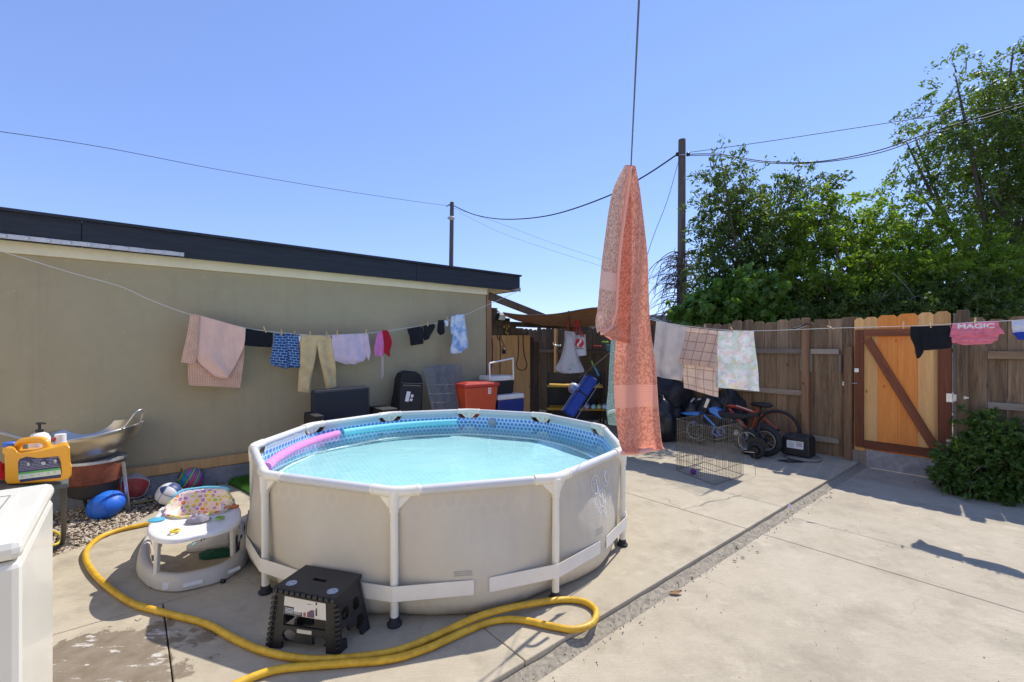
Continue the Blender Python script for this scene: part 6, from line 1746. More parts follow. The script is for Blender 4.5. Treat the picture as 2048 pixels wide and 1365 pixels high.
# pump bottle and small bottle behind the jug
pmp = thing('pump_bottle', 'white pump bottle with black pump behind the detergent jug', 'bottle', PY(79, 950, 3.13))
bz = TZ
pc = PY(79, 900, 3.13)
MB().lathe(V((pc.x, pc.y, bz)), [(0.05, 0), (0.055, 0.02), (0.055, 0.25), (0.042, 0.275), (0.018, 0.29)], 22).build('bottle', M['white_plastic'], pmp, smooth=True, angle=40)
MB().lathe(V((pc.x, pc.y, bz + 0.285)), [(0.021, 0), (0.022, 0.022), (0.008, 0.026), (0.008, 0.058)], 16).build('collar', M['black'], pmp, smooth=True, angle=40)
m = MB(); q = V((pc.x, pc.y, bz + 0.346)); m.lathe(q, [(0.016, -0.004), (0.017, 0.010), (0.0001, 0.012)], 14); m.bar(q + V((-0.02, 0, 0.004)), q + V((0.048, -0.01, 0.004)), 0.012, 0.011); m.build('pump_head', M['black'], pmp, smooth=False)
sbt = thing('small_bottle', 'small white bottle with red mark beside the wok', 'bottle', PY(121, 950, 3.22))
pc = PY(121, 900, 3.22)
MB().lathe(V((pc.x, pc.y, bz)), [(0.042, 0), (0.044, 0.01), (0.044, 0.17), (0.030, 0.21)], 20).build('bottle', plain('clear_white', (0.66, 0.66, 0.64), 0.25), sbt, smooth=True, angle=40)
MB().lathe(V((pc.x, pc.y, bz + 0.208)), [(0.031, 0), (0.031, 0.05), (0.0001, 0.052)], 18).build('cap', M['white_plastic'], sbt, smooth=True, angle=40)
m = MB(); m.lathe(V((pc.x - 0.012, pc.y - 0.034, bz + 0.228)), [(0.0001, 0), (0.014, 0.0), (0.014, 0.002), (0.0001, 0.002)], 12, axis=V((-0.2, -1, 0))); m.build('red_mark', plain('red_dot', (0.6, 0.02, 0.03), 0.5), sbt)
rag('red_cloth', 'crumpled red cloth at the left edge of the side table', 'cloth', PY(-4, 958, 2.95), 0.07, 0.06, 0.14, C['red'], 8.0)
# wok on a burner
wk = thing('wok', 'large steel wok with loop handle on an old burner', 'wok', V((-3.78, 4.22, 0.46)))
def wok_mat():
    m, nt, b = new_mat('brushed_wok_steel')
    pos = coords(nt, 'Object')
    sp = node(nt, 'ShaderNodeSeparateXYZ'); nt.links.new(pos, sp.inputs[0])
    burn = ramp(nt, math_(nt, 'ADD', sp.outputs[2], math_(nt, 'MULTIPLY', noise_t(nt, pos, 9.0, 6.0, 0.7), 0.22)), [(0.02, 1.0), (0.20, 0.0)])
    col = mixc(nt, burn, (0.58, 0.53, 0.44), (0.22, 0.15, 0.085))
    nt.links.new(col, b.inputs['Base Color']); b.inputs['Metallic'].default_value = 0.9
    nt.links.new(ramp(nt, burn, [(0, 0.30), (1, 0.6)]), b.inputs['Roughness'])
    bump(nt, b, noise_t(nt, pos, 60.0, 3.0), 0.1, 0.002)
    return m
WM = wok_mat()
wc_ = PY(193, 893, 4.2); wr_ = 0.405; rim_z = 0.33
tilt = Matrix.Rotation(math.radians(-6), 3, V((0, 1, 0))) @ Matrix.Rotation(math.radians(5), 3, V((1, 0, 0)))
prof = []
for i in range(13):
    a = i / 12 * math.radians(70); R0 = wr_ / math.sin(math.radians(70)); prof.append((max(1e-4, R0 * math.sin(a)), R0 * (1 - math.cos(a))))
prof2 = [(r - 0.004 if r > 0.01 else 1e-4, h + 0.004) for r, h in prof][::-1]
m = MB(); m.lathe((0, 0, 0), prof + prof2, 44)
wbase = V((wc_.x - 0.03, wc_.y, 0.475))
m.v = [wbase + tilt @ p for p in m.v]
m.build('bowl', WM, wk, smooth=True, where=wbase, angle=70)
rimh = prof[-1][1]
ring = [wbase + tilt @ V((wr_ * math.cos(a), wr_ * math.sin(a), rimh)) for a in [2 * math.pi * i / 44 for i in range(44)]]
MB().tube(ring, 0.005, 6, closed=True).build('rim', M['steel'], wk, smooth=True)
he = wbase + tilt @ V((wr_, 0, rimh))
MB().tube(spline([he + V((-0.03, -0.10, -0.02)), he + V((0.02, -0.075, 0.03)), he + V((0.075, -0.035, 0.135)), he + V((0.075, 0.035, 0.135)), he + V((0.02, 0.075, 0.03)), he + V((-0.03, 0.10, -0.02))], 8), 0.0085, 10).build('handle', M['steel'], wk, smooth=True)
sh_ = thing('spatula', 'long steel spatula handle resting on the wok rim', 'spatula', PY(40, 880, 4.1))
MB().tube([PY(-40, 855, 3.9), PY(48, 879, 4.05)], 0.016, 10).build('grip', plain('pale_wood_grip', (0.5, 0.46, 0.4), 0.5), sh_, smooth=True, angle=50)
MB().tube([PY(46, 878, 4.05), PY(62, 886, 4.1), PY(150, 915, 4.25)], [0.02, 0.012, 0.01], 10).build('shaft', M['steel'], sh_, smooth=True, angle=50)
bnr = thing('burner_stand', 'rusty red burner drum with thin steel legs under the wok', 'burner', V((wbase.x, wbase.y, 0)))
rustm = plain('rusty_red', (0.20, 0.06, 0.032), 0.8, 0.5, 8, bmp=0.6, bscale=50)
m = MB(); m.lathe(V((wbase.x, wbase.y, 0)), [(0.185, 0.28), (0.21, 0.30), (0.225, 0.42), (0.235, 0.485), (0.225, 0.485), (0.21, 0.42), (0.18, 0.29)], 30); m.build('drum', rustm, bnr, smooth=True, angle=40)
m = MB(); m.lathe(V((wbase.x, wbase.y, 0)), [(0.11, 0.15), (0.17, 0.18), (0.19, 0.285), (0.18, 0.285), (0.10, 0.19)], 26); m.build('bowl', plain('sooty_iron', (0.035, 0.03, 0.027), 0.8, 0.4, 12, bmp=0.5, bscale=60), bnr, smooth=True, angle=40)
m = MB(); m.lathe(V((wbase.x, wbase.y, 0)), [(0.236, 0.482), (0.241, 0.482), (0.241, 0.506), (0.236, 0.506)], 30); m.build('top_ring', M['alu'], bnr, smooth=True, angle=40)
for k, (p, q) in enumerate(((PY(246, 921, 4.1), G(258, 1019)), (PY(243, 940, 4.3), G(228, 985)), (PY(150, 925, 4.05), G(178, 1030)), (PY(205, 960, 4.35), G(204, 992)))):
    m = MB(); m.bar(p, V((q.x, q.y, -0.02)), 0.028, 0.007, up=V((0, 1, 0))); m.build('leg', M['alu'] if k < 2 else M['black'], bnr)
m = MB(); m.bar(PY(235, 925, 4.1), PY(250, 920, 4.1), 0.02, 0.02); m.build('clip', M['black'], bnr)
# balls
def ball(name, label, c, r, mat, squash=1.0, seams=None, seam_mat=None, rot=(0, 0, 0)):
    o = thing(name, label, 'ball', V((c.x, c.y, c.z)))
    mt = Matrix.Rotation(rot[2], 3, 'Z') @ Matrix.Rotation(rot[0], 3, 'X') @ Matrix.Rotation(rot[1], 3, 'Y')
    m = MB(); m.lathe((0, 0, 0), sphere_prof(r, 20, squash), 32); ctr = V((c.x, c.y, c.z + r * squash))
    bo = m.build('skin', mat, o, smooth=True, where=V((0, 0, 0))); bo.location = ctr - V(c); bo.rotation_euler = mt.to_euler()
    if seams:
        m = MB()
        for s_ in seams: m.tube([mt @ p.normalized() * (r * 1.002) for p in s_], r * 0.018, 5, closed=True)
        so = m.build('seams', seam_mat, o, smooth=True, where=V((0, 0, 0)), fix=False); so.location = ctr - V(c); so['kind'] = 'stuff'
    return o
circ = lambda f: [f(2 * math.pi * i / 40) for i in range(40)]
bs = [circ(lambda a: V((math.cos(a), math.sin(a), 0))), circ(lambda a: V((math.cos(a), 0, math.sin(a)))), circ(lambda a: V((0.75 + 0.35 * math.cos(a) ** 2, math.sin(a) * 0.75, math.cos(a) * 0.7))), circ(lambda a: V((-0.75 - 0.35 * math.cos(a) ** 2, math.sin(a) * 0.75, math.cos(a) * 0.7)))]
def bball_mat():
    m, nt, b = new_mat('red_grey_basketball')
    sp = node(nt, 'ShaderNodeSeparateXYZ'); nt.links.new(coords(nt, 'Object'), sp.inputs[0])
    s1 = math_(nt, 'GREATER_THAN', math_(nt, 'MULTIPLY', sp.outputs[2], sp.outputs[1]), 0.0)
    col = mixc(nt, s1, (0.50, 0.055, 0.04), (0.42, 0.37, 0.32))
    col = mixc(nt, ramp(nt, noise_t(nt, coords(nt, 'Object'), 14, 4), [(0.45, 0), (0.7, 0.4)]), col, (0.35, 0.28, 0.22))
    nt.links.new(col, b.inputs['Base Color']); b.inputs['Roughness'].default_value = 0.7
    bump(nt, b, noise_t(nt, coords(nt, 'Object'), 190, 1), 0.5, 0.002)
    return m
g0 = G(266, 999, -0.015); ball('basketball', 'red and grey worn basketball by the foundation', V((g0.x, g0.y, -0.02)), 0.135, bball_mat(), seams=bs, seam_mat=M['print'], rot=(0.7, 0.35, 0.6))
def facet_ball(c1, c2, scale, groove):
    m, nt, b = new_mat('panelled_ball')
    vo = node(nt, 'ShaderNodeTexVoronoi'); vo.inputs['Scale'].default_value = scale; vo.inputs['Randomness'].default_value = 0.35
    ve = node(nt, 'ShaderNodeTexVoronoi', feature='DISTANCE_TO_EDGE'); ve.inputs['Scale'].default_value = scale; ve.inputs['Randomness'].default_value = 0.35
    v_ = coords(nt, 'Object'); nt.links.new(v_, vo.inputs['Vector']); nt.links.new(v_, ve.inputs['Vector'])
    sp = node(nt, 'ShaderNodeSeparateColor'); nt.links.new(vo.outputs['Color'], sp.inputs[0])
    col = mixc(nt, math_(nt, 'GREATER_THAN', sp.outputs[0], 0.62), c1, c2)
    ed = ramp(nt, ve.outputs['Distance'], [(0.02, 0.8), (0.045, 0.0)])
    col = mixc(nt, ed, col, groove)
    col = mixc(nt, ramp(nt, noise_t(nt, v_, 20, 5), [(0.55, 0), (0.75, 0.4)]), col, [x * 0.6 + 0.1 for x in c1])
    nt.links.new(col, b.inputs['Base Color']); b.inputs['Roughness'].default_value = 0.5
    bump(nt, b, ramp(nt, ve.outputs['Distance'], [(0.0, 0.0), (0.08, 1.0)]), 0.4, 0.003)
    return m
g0 = G(212, 1034, -0.015)
sag = ball('soccer_ball', 'half deflated blue soccer ball on the gravel', V((g0.x, g0.y, -0.02)), 0.142, facet_ball((0.012, 0.13, 0.62), (0.02, 0.17, 0.66), 9.5, (0.01, 0.07, 0.35)), squash=0.80, rot=(0.35, -0.3, 0.3))
g0 = G(338, 1011, -0.01); ball('soccer_ball', 'white and navy soccer ball beside the baby walker', V((g0.x, g0.y, -0.015)), 0.110, facet_ball((0.66, 0.66, 0.66), (0.02, 0.045, 0.17), 10.5, (0.03, 0.04, 0.08)), rot=(0.3, 0.5, 0.2))
def volley_mat():
    m, nt, b = new_mat('rainbow_volleyball')
    w = node(nt, 'ShaderNodeTexWave'); w.inputs['Scale'].default_value = 2.2; w.inputs['Distortion'].default_value = 2.5; w.inputs['Detail'].default_value = 0.0; w.inputs['Detail Scale'].default_value = 0.6
    nt.links.new(coords(nt, 'Object', (1, 1, 1), 0.6), w.inputs['Vector'])
    r_ = node(nt, 'ShaderNodeValToRGB'); r_.color_ramp.interpolation = 'CONSTANT'
    cs = [(0.05, 0.13, 0.42), (0.62, 0.5, 0.05), (0.04, 0.35, 0.10), (0.03, 0.28, 0.5), (0.62, 0.07, 0.16)]
    while len(r_.color_ramp.elements) < 5: r_.color_ramp.elements.new(0.5)
    for i, (e, c) in enumerate(zip(r_.color_ramp.elements, cs)): e.position = i / 5; e.color = rgb(c)
    sp = node(nt, 'ShaderNodeSeparateXYZ'); nt.links.new(coords(nt, 'Object', (4, 4, 4)), sp.inputs[0])
    nt.links.new(math_(nt, 'FRACT', math_(nt, 'ADD', w.outputs['Fac'], math_(nt, 'MULTIPLY', sp.outputs[0], 0.5))), r_.inputs[0])
    nt.links.new(r_.outputs[0], b.inputs['Base Color']); b.inputs['Roughness'].default_value = 0.45
    return m
g0 = G(382, 980, -0.01); ball('volleyball', 'green yellow and blue volleyball by the foundation', V((g0.x, g0.y, -0.015)), 0.118, volley_mat(), rot=(0.5, 0.2, 1.2), seams=[bs[0], bs[2], bs[3]], seam_mat=plain('ball_seam', (0.02, 0.06, 0.15), 0.6))
# thin garden hoses
ghm = plain('ochre_hose', (0.36, 0.26, 0.06), 0.5, 0.2, 10)
tag(MB().tube(spline([G(x, y, 0.008) for x, y in ((500, 928), (470, 934), (440, 942), (424, 951), (424, 963), (438, 968))], 8), 0.009, 6).build('garden_hose', ghm, smooth=True), 'thin ochre hose curling from the wall beside the grass mat', 'hose')
tag(MB().tube(spline([G(x, y, -0.006) for x, y in ((170, 1002), (240, 1010), (300, 1002), (330, 996))], 8), 0.010, 6).build('garden_hose', plain('olive_hose', (0.30, 0.27, 0.05), 0.5, 0.2, 10), smooth=True), 'thin olive hose lying on the gravel behind the balls', 'hose')
tag(MB().tube(spline([G(x, y, 0.004) for x, y in ((60, 1060), (100, 1062), (120, 1070), (122, 1080), (110, 1090), (80, 1095))], 8), 0.010, 6).build('garden_hose', plain('yellow_thin_hose', (0.62, 0.45, 0.04), 0.5, 0.2, 10), smooth=True), 'thin yellow hose loop between washing machine and table leg', 'hose')
# artificial grass mat
tf = [(456, 970), (470, 958), (490, 946), (520, 938), (560, 938), (560, 985), (520, 1005), (505, 994), (488, 984)]
tpoly = [G(x, y, 0.0) for x, y in tf]
turf = thing('grass_mat', 'bright green artificial grass mat beside the pool', 'grass mat', tpoly[0])
m = MB(); m.prism([p + UP * 0.004 for p in tpoly], (0, 0, 0.02)); m.build('backing', plain('mat_green', (0.03, 0.10, 0.015), 0.9), turf)
vs, fs = [], []
t2 = [(p.x, p.y) for p in tpoly]; rg = random.Random(4); n_ = 0
while n_ < 9000:
    x, y = rg.uniform(min(p[0] for p in t2), max(p[0] for p in t2)), rg.uniform(min(p[1] for p in t2), max(p[1] for p in t2))
    if not inside((x, y), t2): continue
    n_ += 1; a = rg.uniform(0, 6.28); h = rg.uniform(0.025, 0.05); ln = rg.uniform(0.004, 0.02); b_ = rg.uniform(0, 6.28); w = 0.0022
    i = len(vs); vs += [(x - w * math.cos(a), y - w * math.sin(a), 0.02), (x + w * math.cos(a), y + w * math.sin(a), 0.02), (x + ln * math.cos(b_), y + ln * math.sin(b_), 0.02 + h)]; fs.append((i, i + 1, i + 2))
me = bpy.data.meshes.new('blades'); me.from_pydata(vs, [], fs); me.materials.append(plain('turf_blade', (0.11, 0.30, 0.03), 0.7, 0.4, 60, trans=0.3))
o = link(bpy.data.objects.new('blades', me), turf, V((0, 0, 0))); o['kind'] = 'stuff'

# ------------------------------------------------------------------ baby walker
bw_ = thing('baby_walker', 'white and grey baby walker with dotted fabric seat', 'baby walker', V((-2.25, 3.27, 0)))
wgrey = plain('walker_grey', (0.52, 0.49, 0.44), 0.45, 0.06, 4)
wwhite = plain('walker_white', (0.80, 0.77, 0.71), 0.35, 0.05, 4)
bpath = [G(x, y, 0.0) for x, y in ((296, 1176), (345, 1187), (400, 1178), (455, 1160), (497, 1125), (503, 1095), (478, 1058), (410, 1043), (330, 1055), (292, 1090), (272, 1140))]
loop = spline(bpath, 8, closed=True)
ctr = sum(loop, V((0, 0, 0))) / len(loop)
prof_ = [(0.0, 0.012), (0.012, 0.0), (0.075, 0.004), (0.085, 0.03), (0.075, 0.085), (0.055, 0.105), (0.025, 0.10), (0.008, 0.07)]
rows = []
for p in loop + [loop[0]]:
    inn = (ctr - p); inn.z = 0; inn.normalize()
    rows.append([p + inn * a + UP * b for a, b in prof_] + [p + inn * prof_[0][0] + UP * prof_[0][1]])
MB().grid(rows).build('base_ring', wgrey, bw_, smooth=True, angle=70)
for x, y in ((300, 1182), (440, 1172), (480, 1070), (312, 1075)):
    c = G(x, y); MB().tube([c + V((-0.012, 0.03, 0.014)), c + V((0.012, 0.03, 0.014))], 0.013, 12).build('caster', M['rubber'], bw_, smooth=True, angle=40)
tz = 0.37
tpath = [G(x, y, tz) for x, y in ((294, 1060), (310, 1075), (345, 1079), (390, 1071), (440, 1060), (475, 1043), (482, 1022), (470, 1005), (440, 996), (390, 992), (335, 1008), (304, 1038))]
tl = spline(tpath, 6, closed=True)
tcn = sum(tl, V((0, 0, 0))) / len(tl)
hc = G(398, 1020, tz)
rows = []
for p in tl + [tl[0]]:
    o_ = (p - tcn); o_.z = 0; o_.normalize(); h_ = hc + (p - tcn) * 0.50
    rows.append([p - o_ * 0.02 - UP * 0.034, p - UP * 0.030, p - UP * 0.010, p - o_ * 0.012, p - o_ * 0.06 - UP * 0.004, h_ + (p - h_) * 0.25 - UP * 0.006, h_ , h_ - UP * 0.04])
MB().grid(rows).build('tray', wwhite, bw_, smooth=True, angle=60)
def dot_mat():
    m, nt, b = new_mat('hexagon_dot_fabric')
    uv = coords(nt, 'UV'); e = hex_edge(nt, uv, 0.045)
    vo = node(nt, 'ShaderNodeTexVoronoi'); vo.inputs['Scale'].default_value = 22; nt.links.new(uv, vo.inputs['Vector'])
    sp = node(nt, 'ShaderNodeSeparateColor'); nt.links.new(vo.outputs['Color'], sp.inputs[0])
    r_ = node(nt, 'ShaderNodeValToRGB'); r_.color_ramp.interpolation = 'CONSTANT'
    cs = [(0.78, 0.62, 0.52), (0.80, 0.20, 0.06), (0.75, 0.58, 0.06), (0.42, 0.22, 0.50), (0.78, 0.62, 0.52), (0.45, 0.50, 0.10)]
    while len(r_.color_ramp.elements) < 6: r_.color_ramp.elements.new(0.5)
    for i, (e_, c) in enumerate(zip(r_.color_ramp.elements, cs)): e_.position = i / 6; e_.color = rgb(c)
    nt.links.new(sp.outputs[0], r_.inputs[0])
    col = mixc(nt, ramp(nt, e, [(0.36, 1.0), (0.40, 0.0)]), (0.78, 0.66, 0.58), r_.outputs[0])
    nt.links.new(col, b.inputs['Base Color']); b.inputs['Roughness'].default_value = 0.8
    bump(nt, b, noise_t(nt, uv, 30, 3), 0.4, 0.006)
    return m
DOT = dot_mat()
rows, uvs = [], []
sc0 = V((hc.x, hc.y, 0)); r0 = 0.205
for j in range(11):
    t_ = j / 10; row, uv = [], []
    for i in range(41):
        a = 2 * math.pi * i / 40
        back = 0.5 + 0.5 * math.cos(a - math.radians(105))
        top = tz + 0.015 + 0.085 * smooth01((back - 0.42) / 0.5)
        z = (tz - 0.14) + (top - tz + 0.14) * t_
        rr_ = r0 * (0.78 + 0.24 * t_) * (1 + 0.03 * math.sin(a * 9 + t_ * 4))
        row.append(sc0 + V((math.cos(a) * rr_ * 1.05, math.sin(a) * rr_ * 0.82, z))); uv.append((a * 0.2, z * 1.3))
    rows.append(row); uvs.append(uv)
MB().grid(rows, uvs).build('fabric_seat', DOT, bw_, smooth=True).modifiers.new('thickness', 'SOLIDIFY').thickness = 0.012
m = MB(); pts = []
for i in range(6, 25):
    p = rows[-1][i]
    if p.z > tz + 0.06: pts.append(p + UP * 0.006)
m.tube(pts, 0.011, 8); m.build('blue_trim', plain('sky_trim', (0.16, 0.50, 0.62), 0.6), bw_, smooth=True)
m = MB(); mid = [rows[0][i] for i in range(40)]
m.face_pts = None
MB().prism([V((p.x, p.y, tz - 0.14)) for p in mid], (0, 0, 0.01)).build('seat_bottom', DOT, bw_)
for x, y, cc, nm in ((313, 1040, (0.10, 0.42, 0.58), 'blue_toy_dish'), (463, 1014, (0.72, 0.16, 0.02), 'orange_toy_dish')):
    c = G(x, y, tz + 0.004); MB().lathe(c, [(0.048, -0.004), (0.050, 0.004), (0.03, 0.010), (0.012, 0.014), (0.0001, 0.016)], 22, xdir=V((1, 0.2, 0)), sy=0.75).build(nm, plain(nm, cc, 0.35), bw_, smooth=True, angle=50)
for x, y, cc, nm in ((350, 1062, (0.70, 0.52, 0.04), 'yellow_toy_ring'), (440, 1036, (0.30, 0.45, 0.08), 'green_toy_ring')):
    c = G(x, y, tz + 0.012); MB().tube([c + V((math.cos(a) * 0.022, math.sin(a) * 0.022, 0)) for a in [2 * math.pi * i / 18 for i in range(18)]], 0.007, 8, closed=True).build(nm, plain(nm, cc, 0.4), bw_, smooth=True)
for (x0, y0), (x1, y1) in (((316, 1078), (313, 1150)), ((464, 1048), (466, 1112)), ((325, 1020), (316, 1075)), ((462, 1000), (478, 1062))):
    a = G(x0, y0, tz - 0.04); b = G(x1, y1, 0.08)
    m = MB(); m.bar(a, b, 0.024, 0.03, up=V((0, 1, 0))); m.bar(a.lerp(b, -0.02), a.lerp(b, 0.25), 0.032, 0.038, up=V((0, 1, 0))); m.build('strut', wwhite, bw_, bevel=0.004)
m = MB()
for x, y, w, h in ((337, 1165, 0.035, 0.045), (388, 1152, 0.10, 0.022), (437, 1138, 0.12, 0.022)):
    c = G(x, y, 0.055); inn = (ctr - c); inn.z = 0; inn.normalize(); tg = inn.cross(UP)
    # find the outer wall of the ring nearest to this spot
    p = min(loop, key=lambda q: (q - V((c.x, c.y, 0))).length); i2 = (ctr - p); i2.z = 0; i2.normalize(); tg = i2.cross(UP)
    q = p + UP * 0.045 - i2 * 0.0015 + i2 * 0.004
    m.prism([q - tg * w / 2 - UP * h / 2 - i2 * 0.004, q + tg * w / 2 - UP * h / 2 - i2 * 0.004, q + tg * w / 2 + UP * h / 2 - i2 * 0.002, q - tg * w / 2 + UP * h / 2 - i2 * 0.002], -i2 * 0.002)
m.build('warning_stickers', M['print'], bw_)['kind'] = 'stuff'
m = MB(); m.tube(spline([G(x, y, tz - 0.028) + V((0, -0.006, 0)) for x, y in ((380, 1087), (386, 1089), (392, 1085))], 4), 0.003, 5); m.build('logo_scribble', plain('teal_print', (0.15, 0.45, 0.5), 0.6), bw_)
rag('knit_cloth', 'crumpled grey knitted cloth on the walker tray', 'cloth', G(396, 1042, tz + 0.004), 0.085, 0.05, 0.06, cloth_mat('grey_knit', (0.30, 0.27, 0.30), vary=0.5), 3.0, 0.2)
rag('garment', 'dark green garment on the ground under the walker', 'cloth', G(436, 1108), 0.15, 0.10, 0.03, C['green'], 6.0)
def shoe(name, label, heel, toe, mat, w=0.085):
    t = thing(name, label, 'shoe', heel)
    ax = (toe - heel); L = ax.length; ax.normalize(); sd = ax.cross(UP).normalized()
    rows, sole = [], []
    for i in range(15):
        t_ = i / 14; hw = w / 2 * (0.72 + 0.40 * math.sin(math.pi * min(1, t_ * 0.9 + 0.1)) ** 0.8) * (1 if t_ < 0.93 else 0.6)
        hgt = 0.10 - 0.055 * smooth01((t_ - 0.25) / 0.5) - 0.02 * smooth01((t_ - 0.8) / 0.2)
        if i in (0,): hgt *= 0.9
        c = heel + ax * L * t_
        rows.append([c + sd * math.cos(a) * hw + UP * (0.024 + math.sin(a) * hgt) for a in [math.pi * k / 10 for k in range(11)]])
        sole.append((c, hw))
    MB().grid(rows).build('upper', mat, t, smooth=True)
    m = MB(); left = [c + sd * (hw + 0.004) for c, hw in sole]; right = [c - sd * (hw + 0.004) for c, hw in sole][::-1]
    m.prism([p + UP * 0.002 for p in left + right], (0, 0, 0.026)); m.build('sole', plain('shoe_sole', (0.62, 0.58, 0.52), 0.6), t, bevel=0.004)
    m = MB()
    for k in range(4): c = heel + ax * L * (0.45 + 0.07 * k) + UP * (0.105 - 0.012 * k); m.tube([c - sd * 0.025, c + UP * 0.006, c + sd * 0.025], 0.004, 5)
    m.build('laces', plain('lace', (0.20, 0.18, 0.17), 0.8), t)
    return t
shm = plain('offwhite_leather', (0.78, 0.75, 0.70), 0.55, 0.15, 14)
shoe('sneaker', 'off-white sneaker lying under the walker tray, toe to the left', G(458, 1090), G(374, 1103), shm)
shoe('sneaker', 'second off-white sneaker tucked behind the walker strut', G(500, 1062), G(440, 1068), plain('offwhite_leather_two', (0.58, 0.54, 0.5), 0.55, 0.15, 14))
rag('trousers', 'grey and black clothes heaped between walker and pool', 'clothes', G(497, 1086), 0.10, 0.16, 0.16, cloth_mat('charcoal_fabric', (0.05, 0.05, 0.06), vary=0.4), 9.0, 0.4)

# ------------------------------------------------------------------ folding step stool
st_ = thing('step_stool', 'black folding step stool in front of the pool', 'step stool', G(640, 1290))
ZT = 0.29
T4 = [G(x, y, ZT) for x, y in ((551, 1173), (672, 1196), (720, 1149), (613, 1131))]      # front left, front right, back right, back left
B4 = [G(x, y, 0.0) for x, y in ((537, 1296), (677, 1311), (741, 1257), (604, 1246))]
blkm = plain('stool_black', (0.022, 0.021, 0.020), 0.5, 0.35, 10, bmp=0.2, bscale=120)
def cut_panel(q00, q10, q11, q01, holes, thick, nm, nd):
    """a plate between four corners (bottom left, bottom right, top right, top left) with holes cut in (u, v, ru, rv)"""
    NU, NV = 56, 44
    nrm = (q10 - q00).cross(q01 - q00).normalized()
    if nrm.dot(nd) < 0: nrm = -nrm
    def P(u, v): return q00.lerp(q10, u).lerp(q01.lerp(q11, u), v)
    def solid(u, v):
        for h in holes:
            if h[0] == 'o' and ((u - h[1]) / h[3]) ** 2 + ((v - h[2]) / h[4]) ** 2 < 1: return False
            if h[0] == 'r' and abs(u - h[1]) < h[3] and abs(v - h[2]) < h[4]: return False
        return True
    keep = [[solid((i + .5) / NU, (j + .5) / NV) for i in range(NU)] for j in range(NV)]
    m = MB(); idx = {}
    def vid(i, j, s):
        k = (i, j, s)
        if k not in idx: idx[k] = len(m.v); m.v.append(P(i / NU, j / NV) + nrm * (-thick if s else 0))
        return idx[k]
    for j in range(NV):
        for i in range(NU):
            if not keep[j][i]: continue
            m.face([vid(i, j, 0), vid(i + 1, j, 0), vid(i + 1, j + 1, 0), vid(i, j + 1, 0)]); m.face([vid(i, j + 1, 1), vid(i + 1, j + 1, 1), vid(i + 1, j, 1), vid(i, j, 1)])
            for (di, dj, a, b) in ((-1, 0, (i, j + 1), (i, j)), (1, 0, (i + 1, j), (i + 1, j + 1)), (0, -1, (i, j), (i + 1, j)), (0, 1, (i + 1, j + 1), (i, j + 1))):
                ii, jj = i + di, j + dj
                if ii < 0 or jj < 0 or ii >= NU or jj >= NV or not keep[jj][ii]: m.face([vid(*a, 0), vid(*a, 1), vid(*b, 1), vid(*b, 0)])
    return m.build(nm, blkm, st_, fix=False)
td = UP * -0.028
ends = [('o', 0.28, 0.26, 0.10, 0.105), ('o', 0.72, 0.22, 0.10, 0.105), ('r', 0.50, 0.58, 0.33, 0.14), ('r', 0.5, 0.0, 0.32, 0.13)]
cut_panel(B4[0], B4[1], T4[1] + td, T4[0] + td, ends, 0.018, 'end_panel', V((0, -1, 0)))
cut_panel(B4[3], B4[2], T4[2] + td, T4[3] + td, ends, 0.018, 'end_panel', V((0, 1, 0)))
sidesh = [('o', 0.25, 0.30, 0.12, 0.12), ('o', 0.75, 0.30, 0.12, 0.12), ('o', 0.30, 0.66, 0.13, 0.12), ('o', 0.70, 0.66, 0.13, 0.12), ('r', 0.5, 0.0, 0.24, 0.28)]
cut_panel(B4[1], B4[2], T4[2] + td, T4[1] + td, sidesh, 0.018, 'side_panel', V((1, 0, 0)))
cut_panel(B4[0], B4[3], T4[3] + td, T4[0] + td, sidesh, 0.018, 'side_panel', V((-1, 0, 0)))
tc_ = sum(T4, V((0, 0, 0))) / 4
tt = [tc_ + (p - tc_) * 1.035 for p in T4]
# top in two halves with a hand slot
def top_quad(u0, u1, v0, v1):
    P = lambda u, v: tt[0].lerp(tt[1], u).lerp(tt[3].lerp(tt[2], u), v)
    return [P(u0, v0) + td, P(u1, v0) + td, P(u1, v1) + td, P(u0, v1) + td]
m = MB()
for q in ((0, 1, 0, 0.46), (0, 1, 0.56, 1), (0, 0.39, 0.4605, 0.5595), (0.61, 1, 0.4605, 0.5595)): m.prism(top_quad(*q), (0, 0, 0.028))
m.build('top', blkm, st_)
m = MB()
for k in range(11):
    p = tt[0].lerp(tt[1], (k + 0.5) / 11); dx = (tt[1] - tt[0]).normalized(); m.tube([p - dx * 0.012 - UP * 0.016, p + dx * 0.012 - UP * 0.016], 0.0125, 10)
for k in range(11):
    p = tt[3].lerp(tt[2], (k + 0.5) / 11); m.tube([p - dx * 0.012 - UP * 0.016, p + dx * 0.012 - UP * 0.016], 0.0125, 10)
m.build('hinge_knuckles', blkm, st_)['kind'] = 'stuff'
m = MB()
for a, b in ((B4[1], T4[1] + td), (B4[0], T4[0] + td)):
    for k in range(10):
        t_ = 0.04 + 0.092 * k; p, q = a.lerp(b, t_), a.lerp(b, t_ + 0.055); m.bar(p, q, 0.022, 0.022)
m.build('corner_knuckles', blkm, st_)['kind'] = 'stuff'
for u, v in ((0.17, 0.22), (0.85, 0.20)):
    P = tt[0].lerp(tt[1], u).lerp(tt[3].lerp(tt[2], u), v); MB().lathe(P, [(0.0001, 0.0006), (0.028, 0.0006), (0.028, 0.002), (0.0001, 0.0022)], 18).build('grip_patch', plain('worn_grip', (0.40, 0.42, 0.44), 0.7, 0.6, 60), st_)
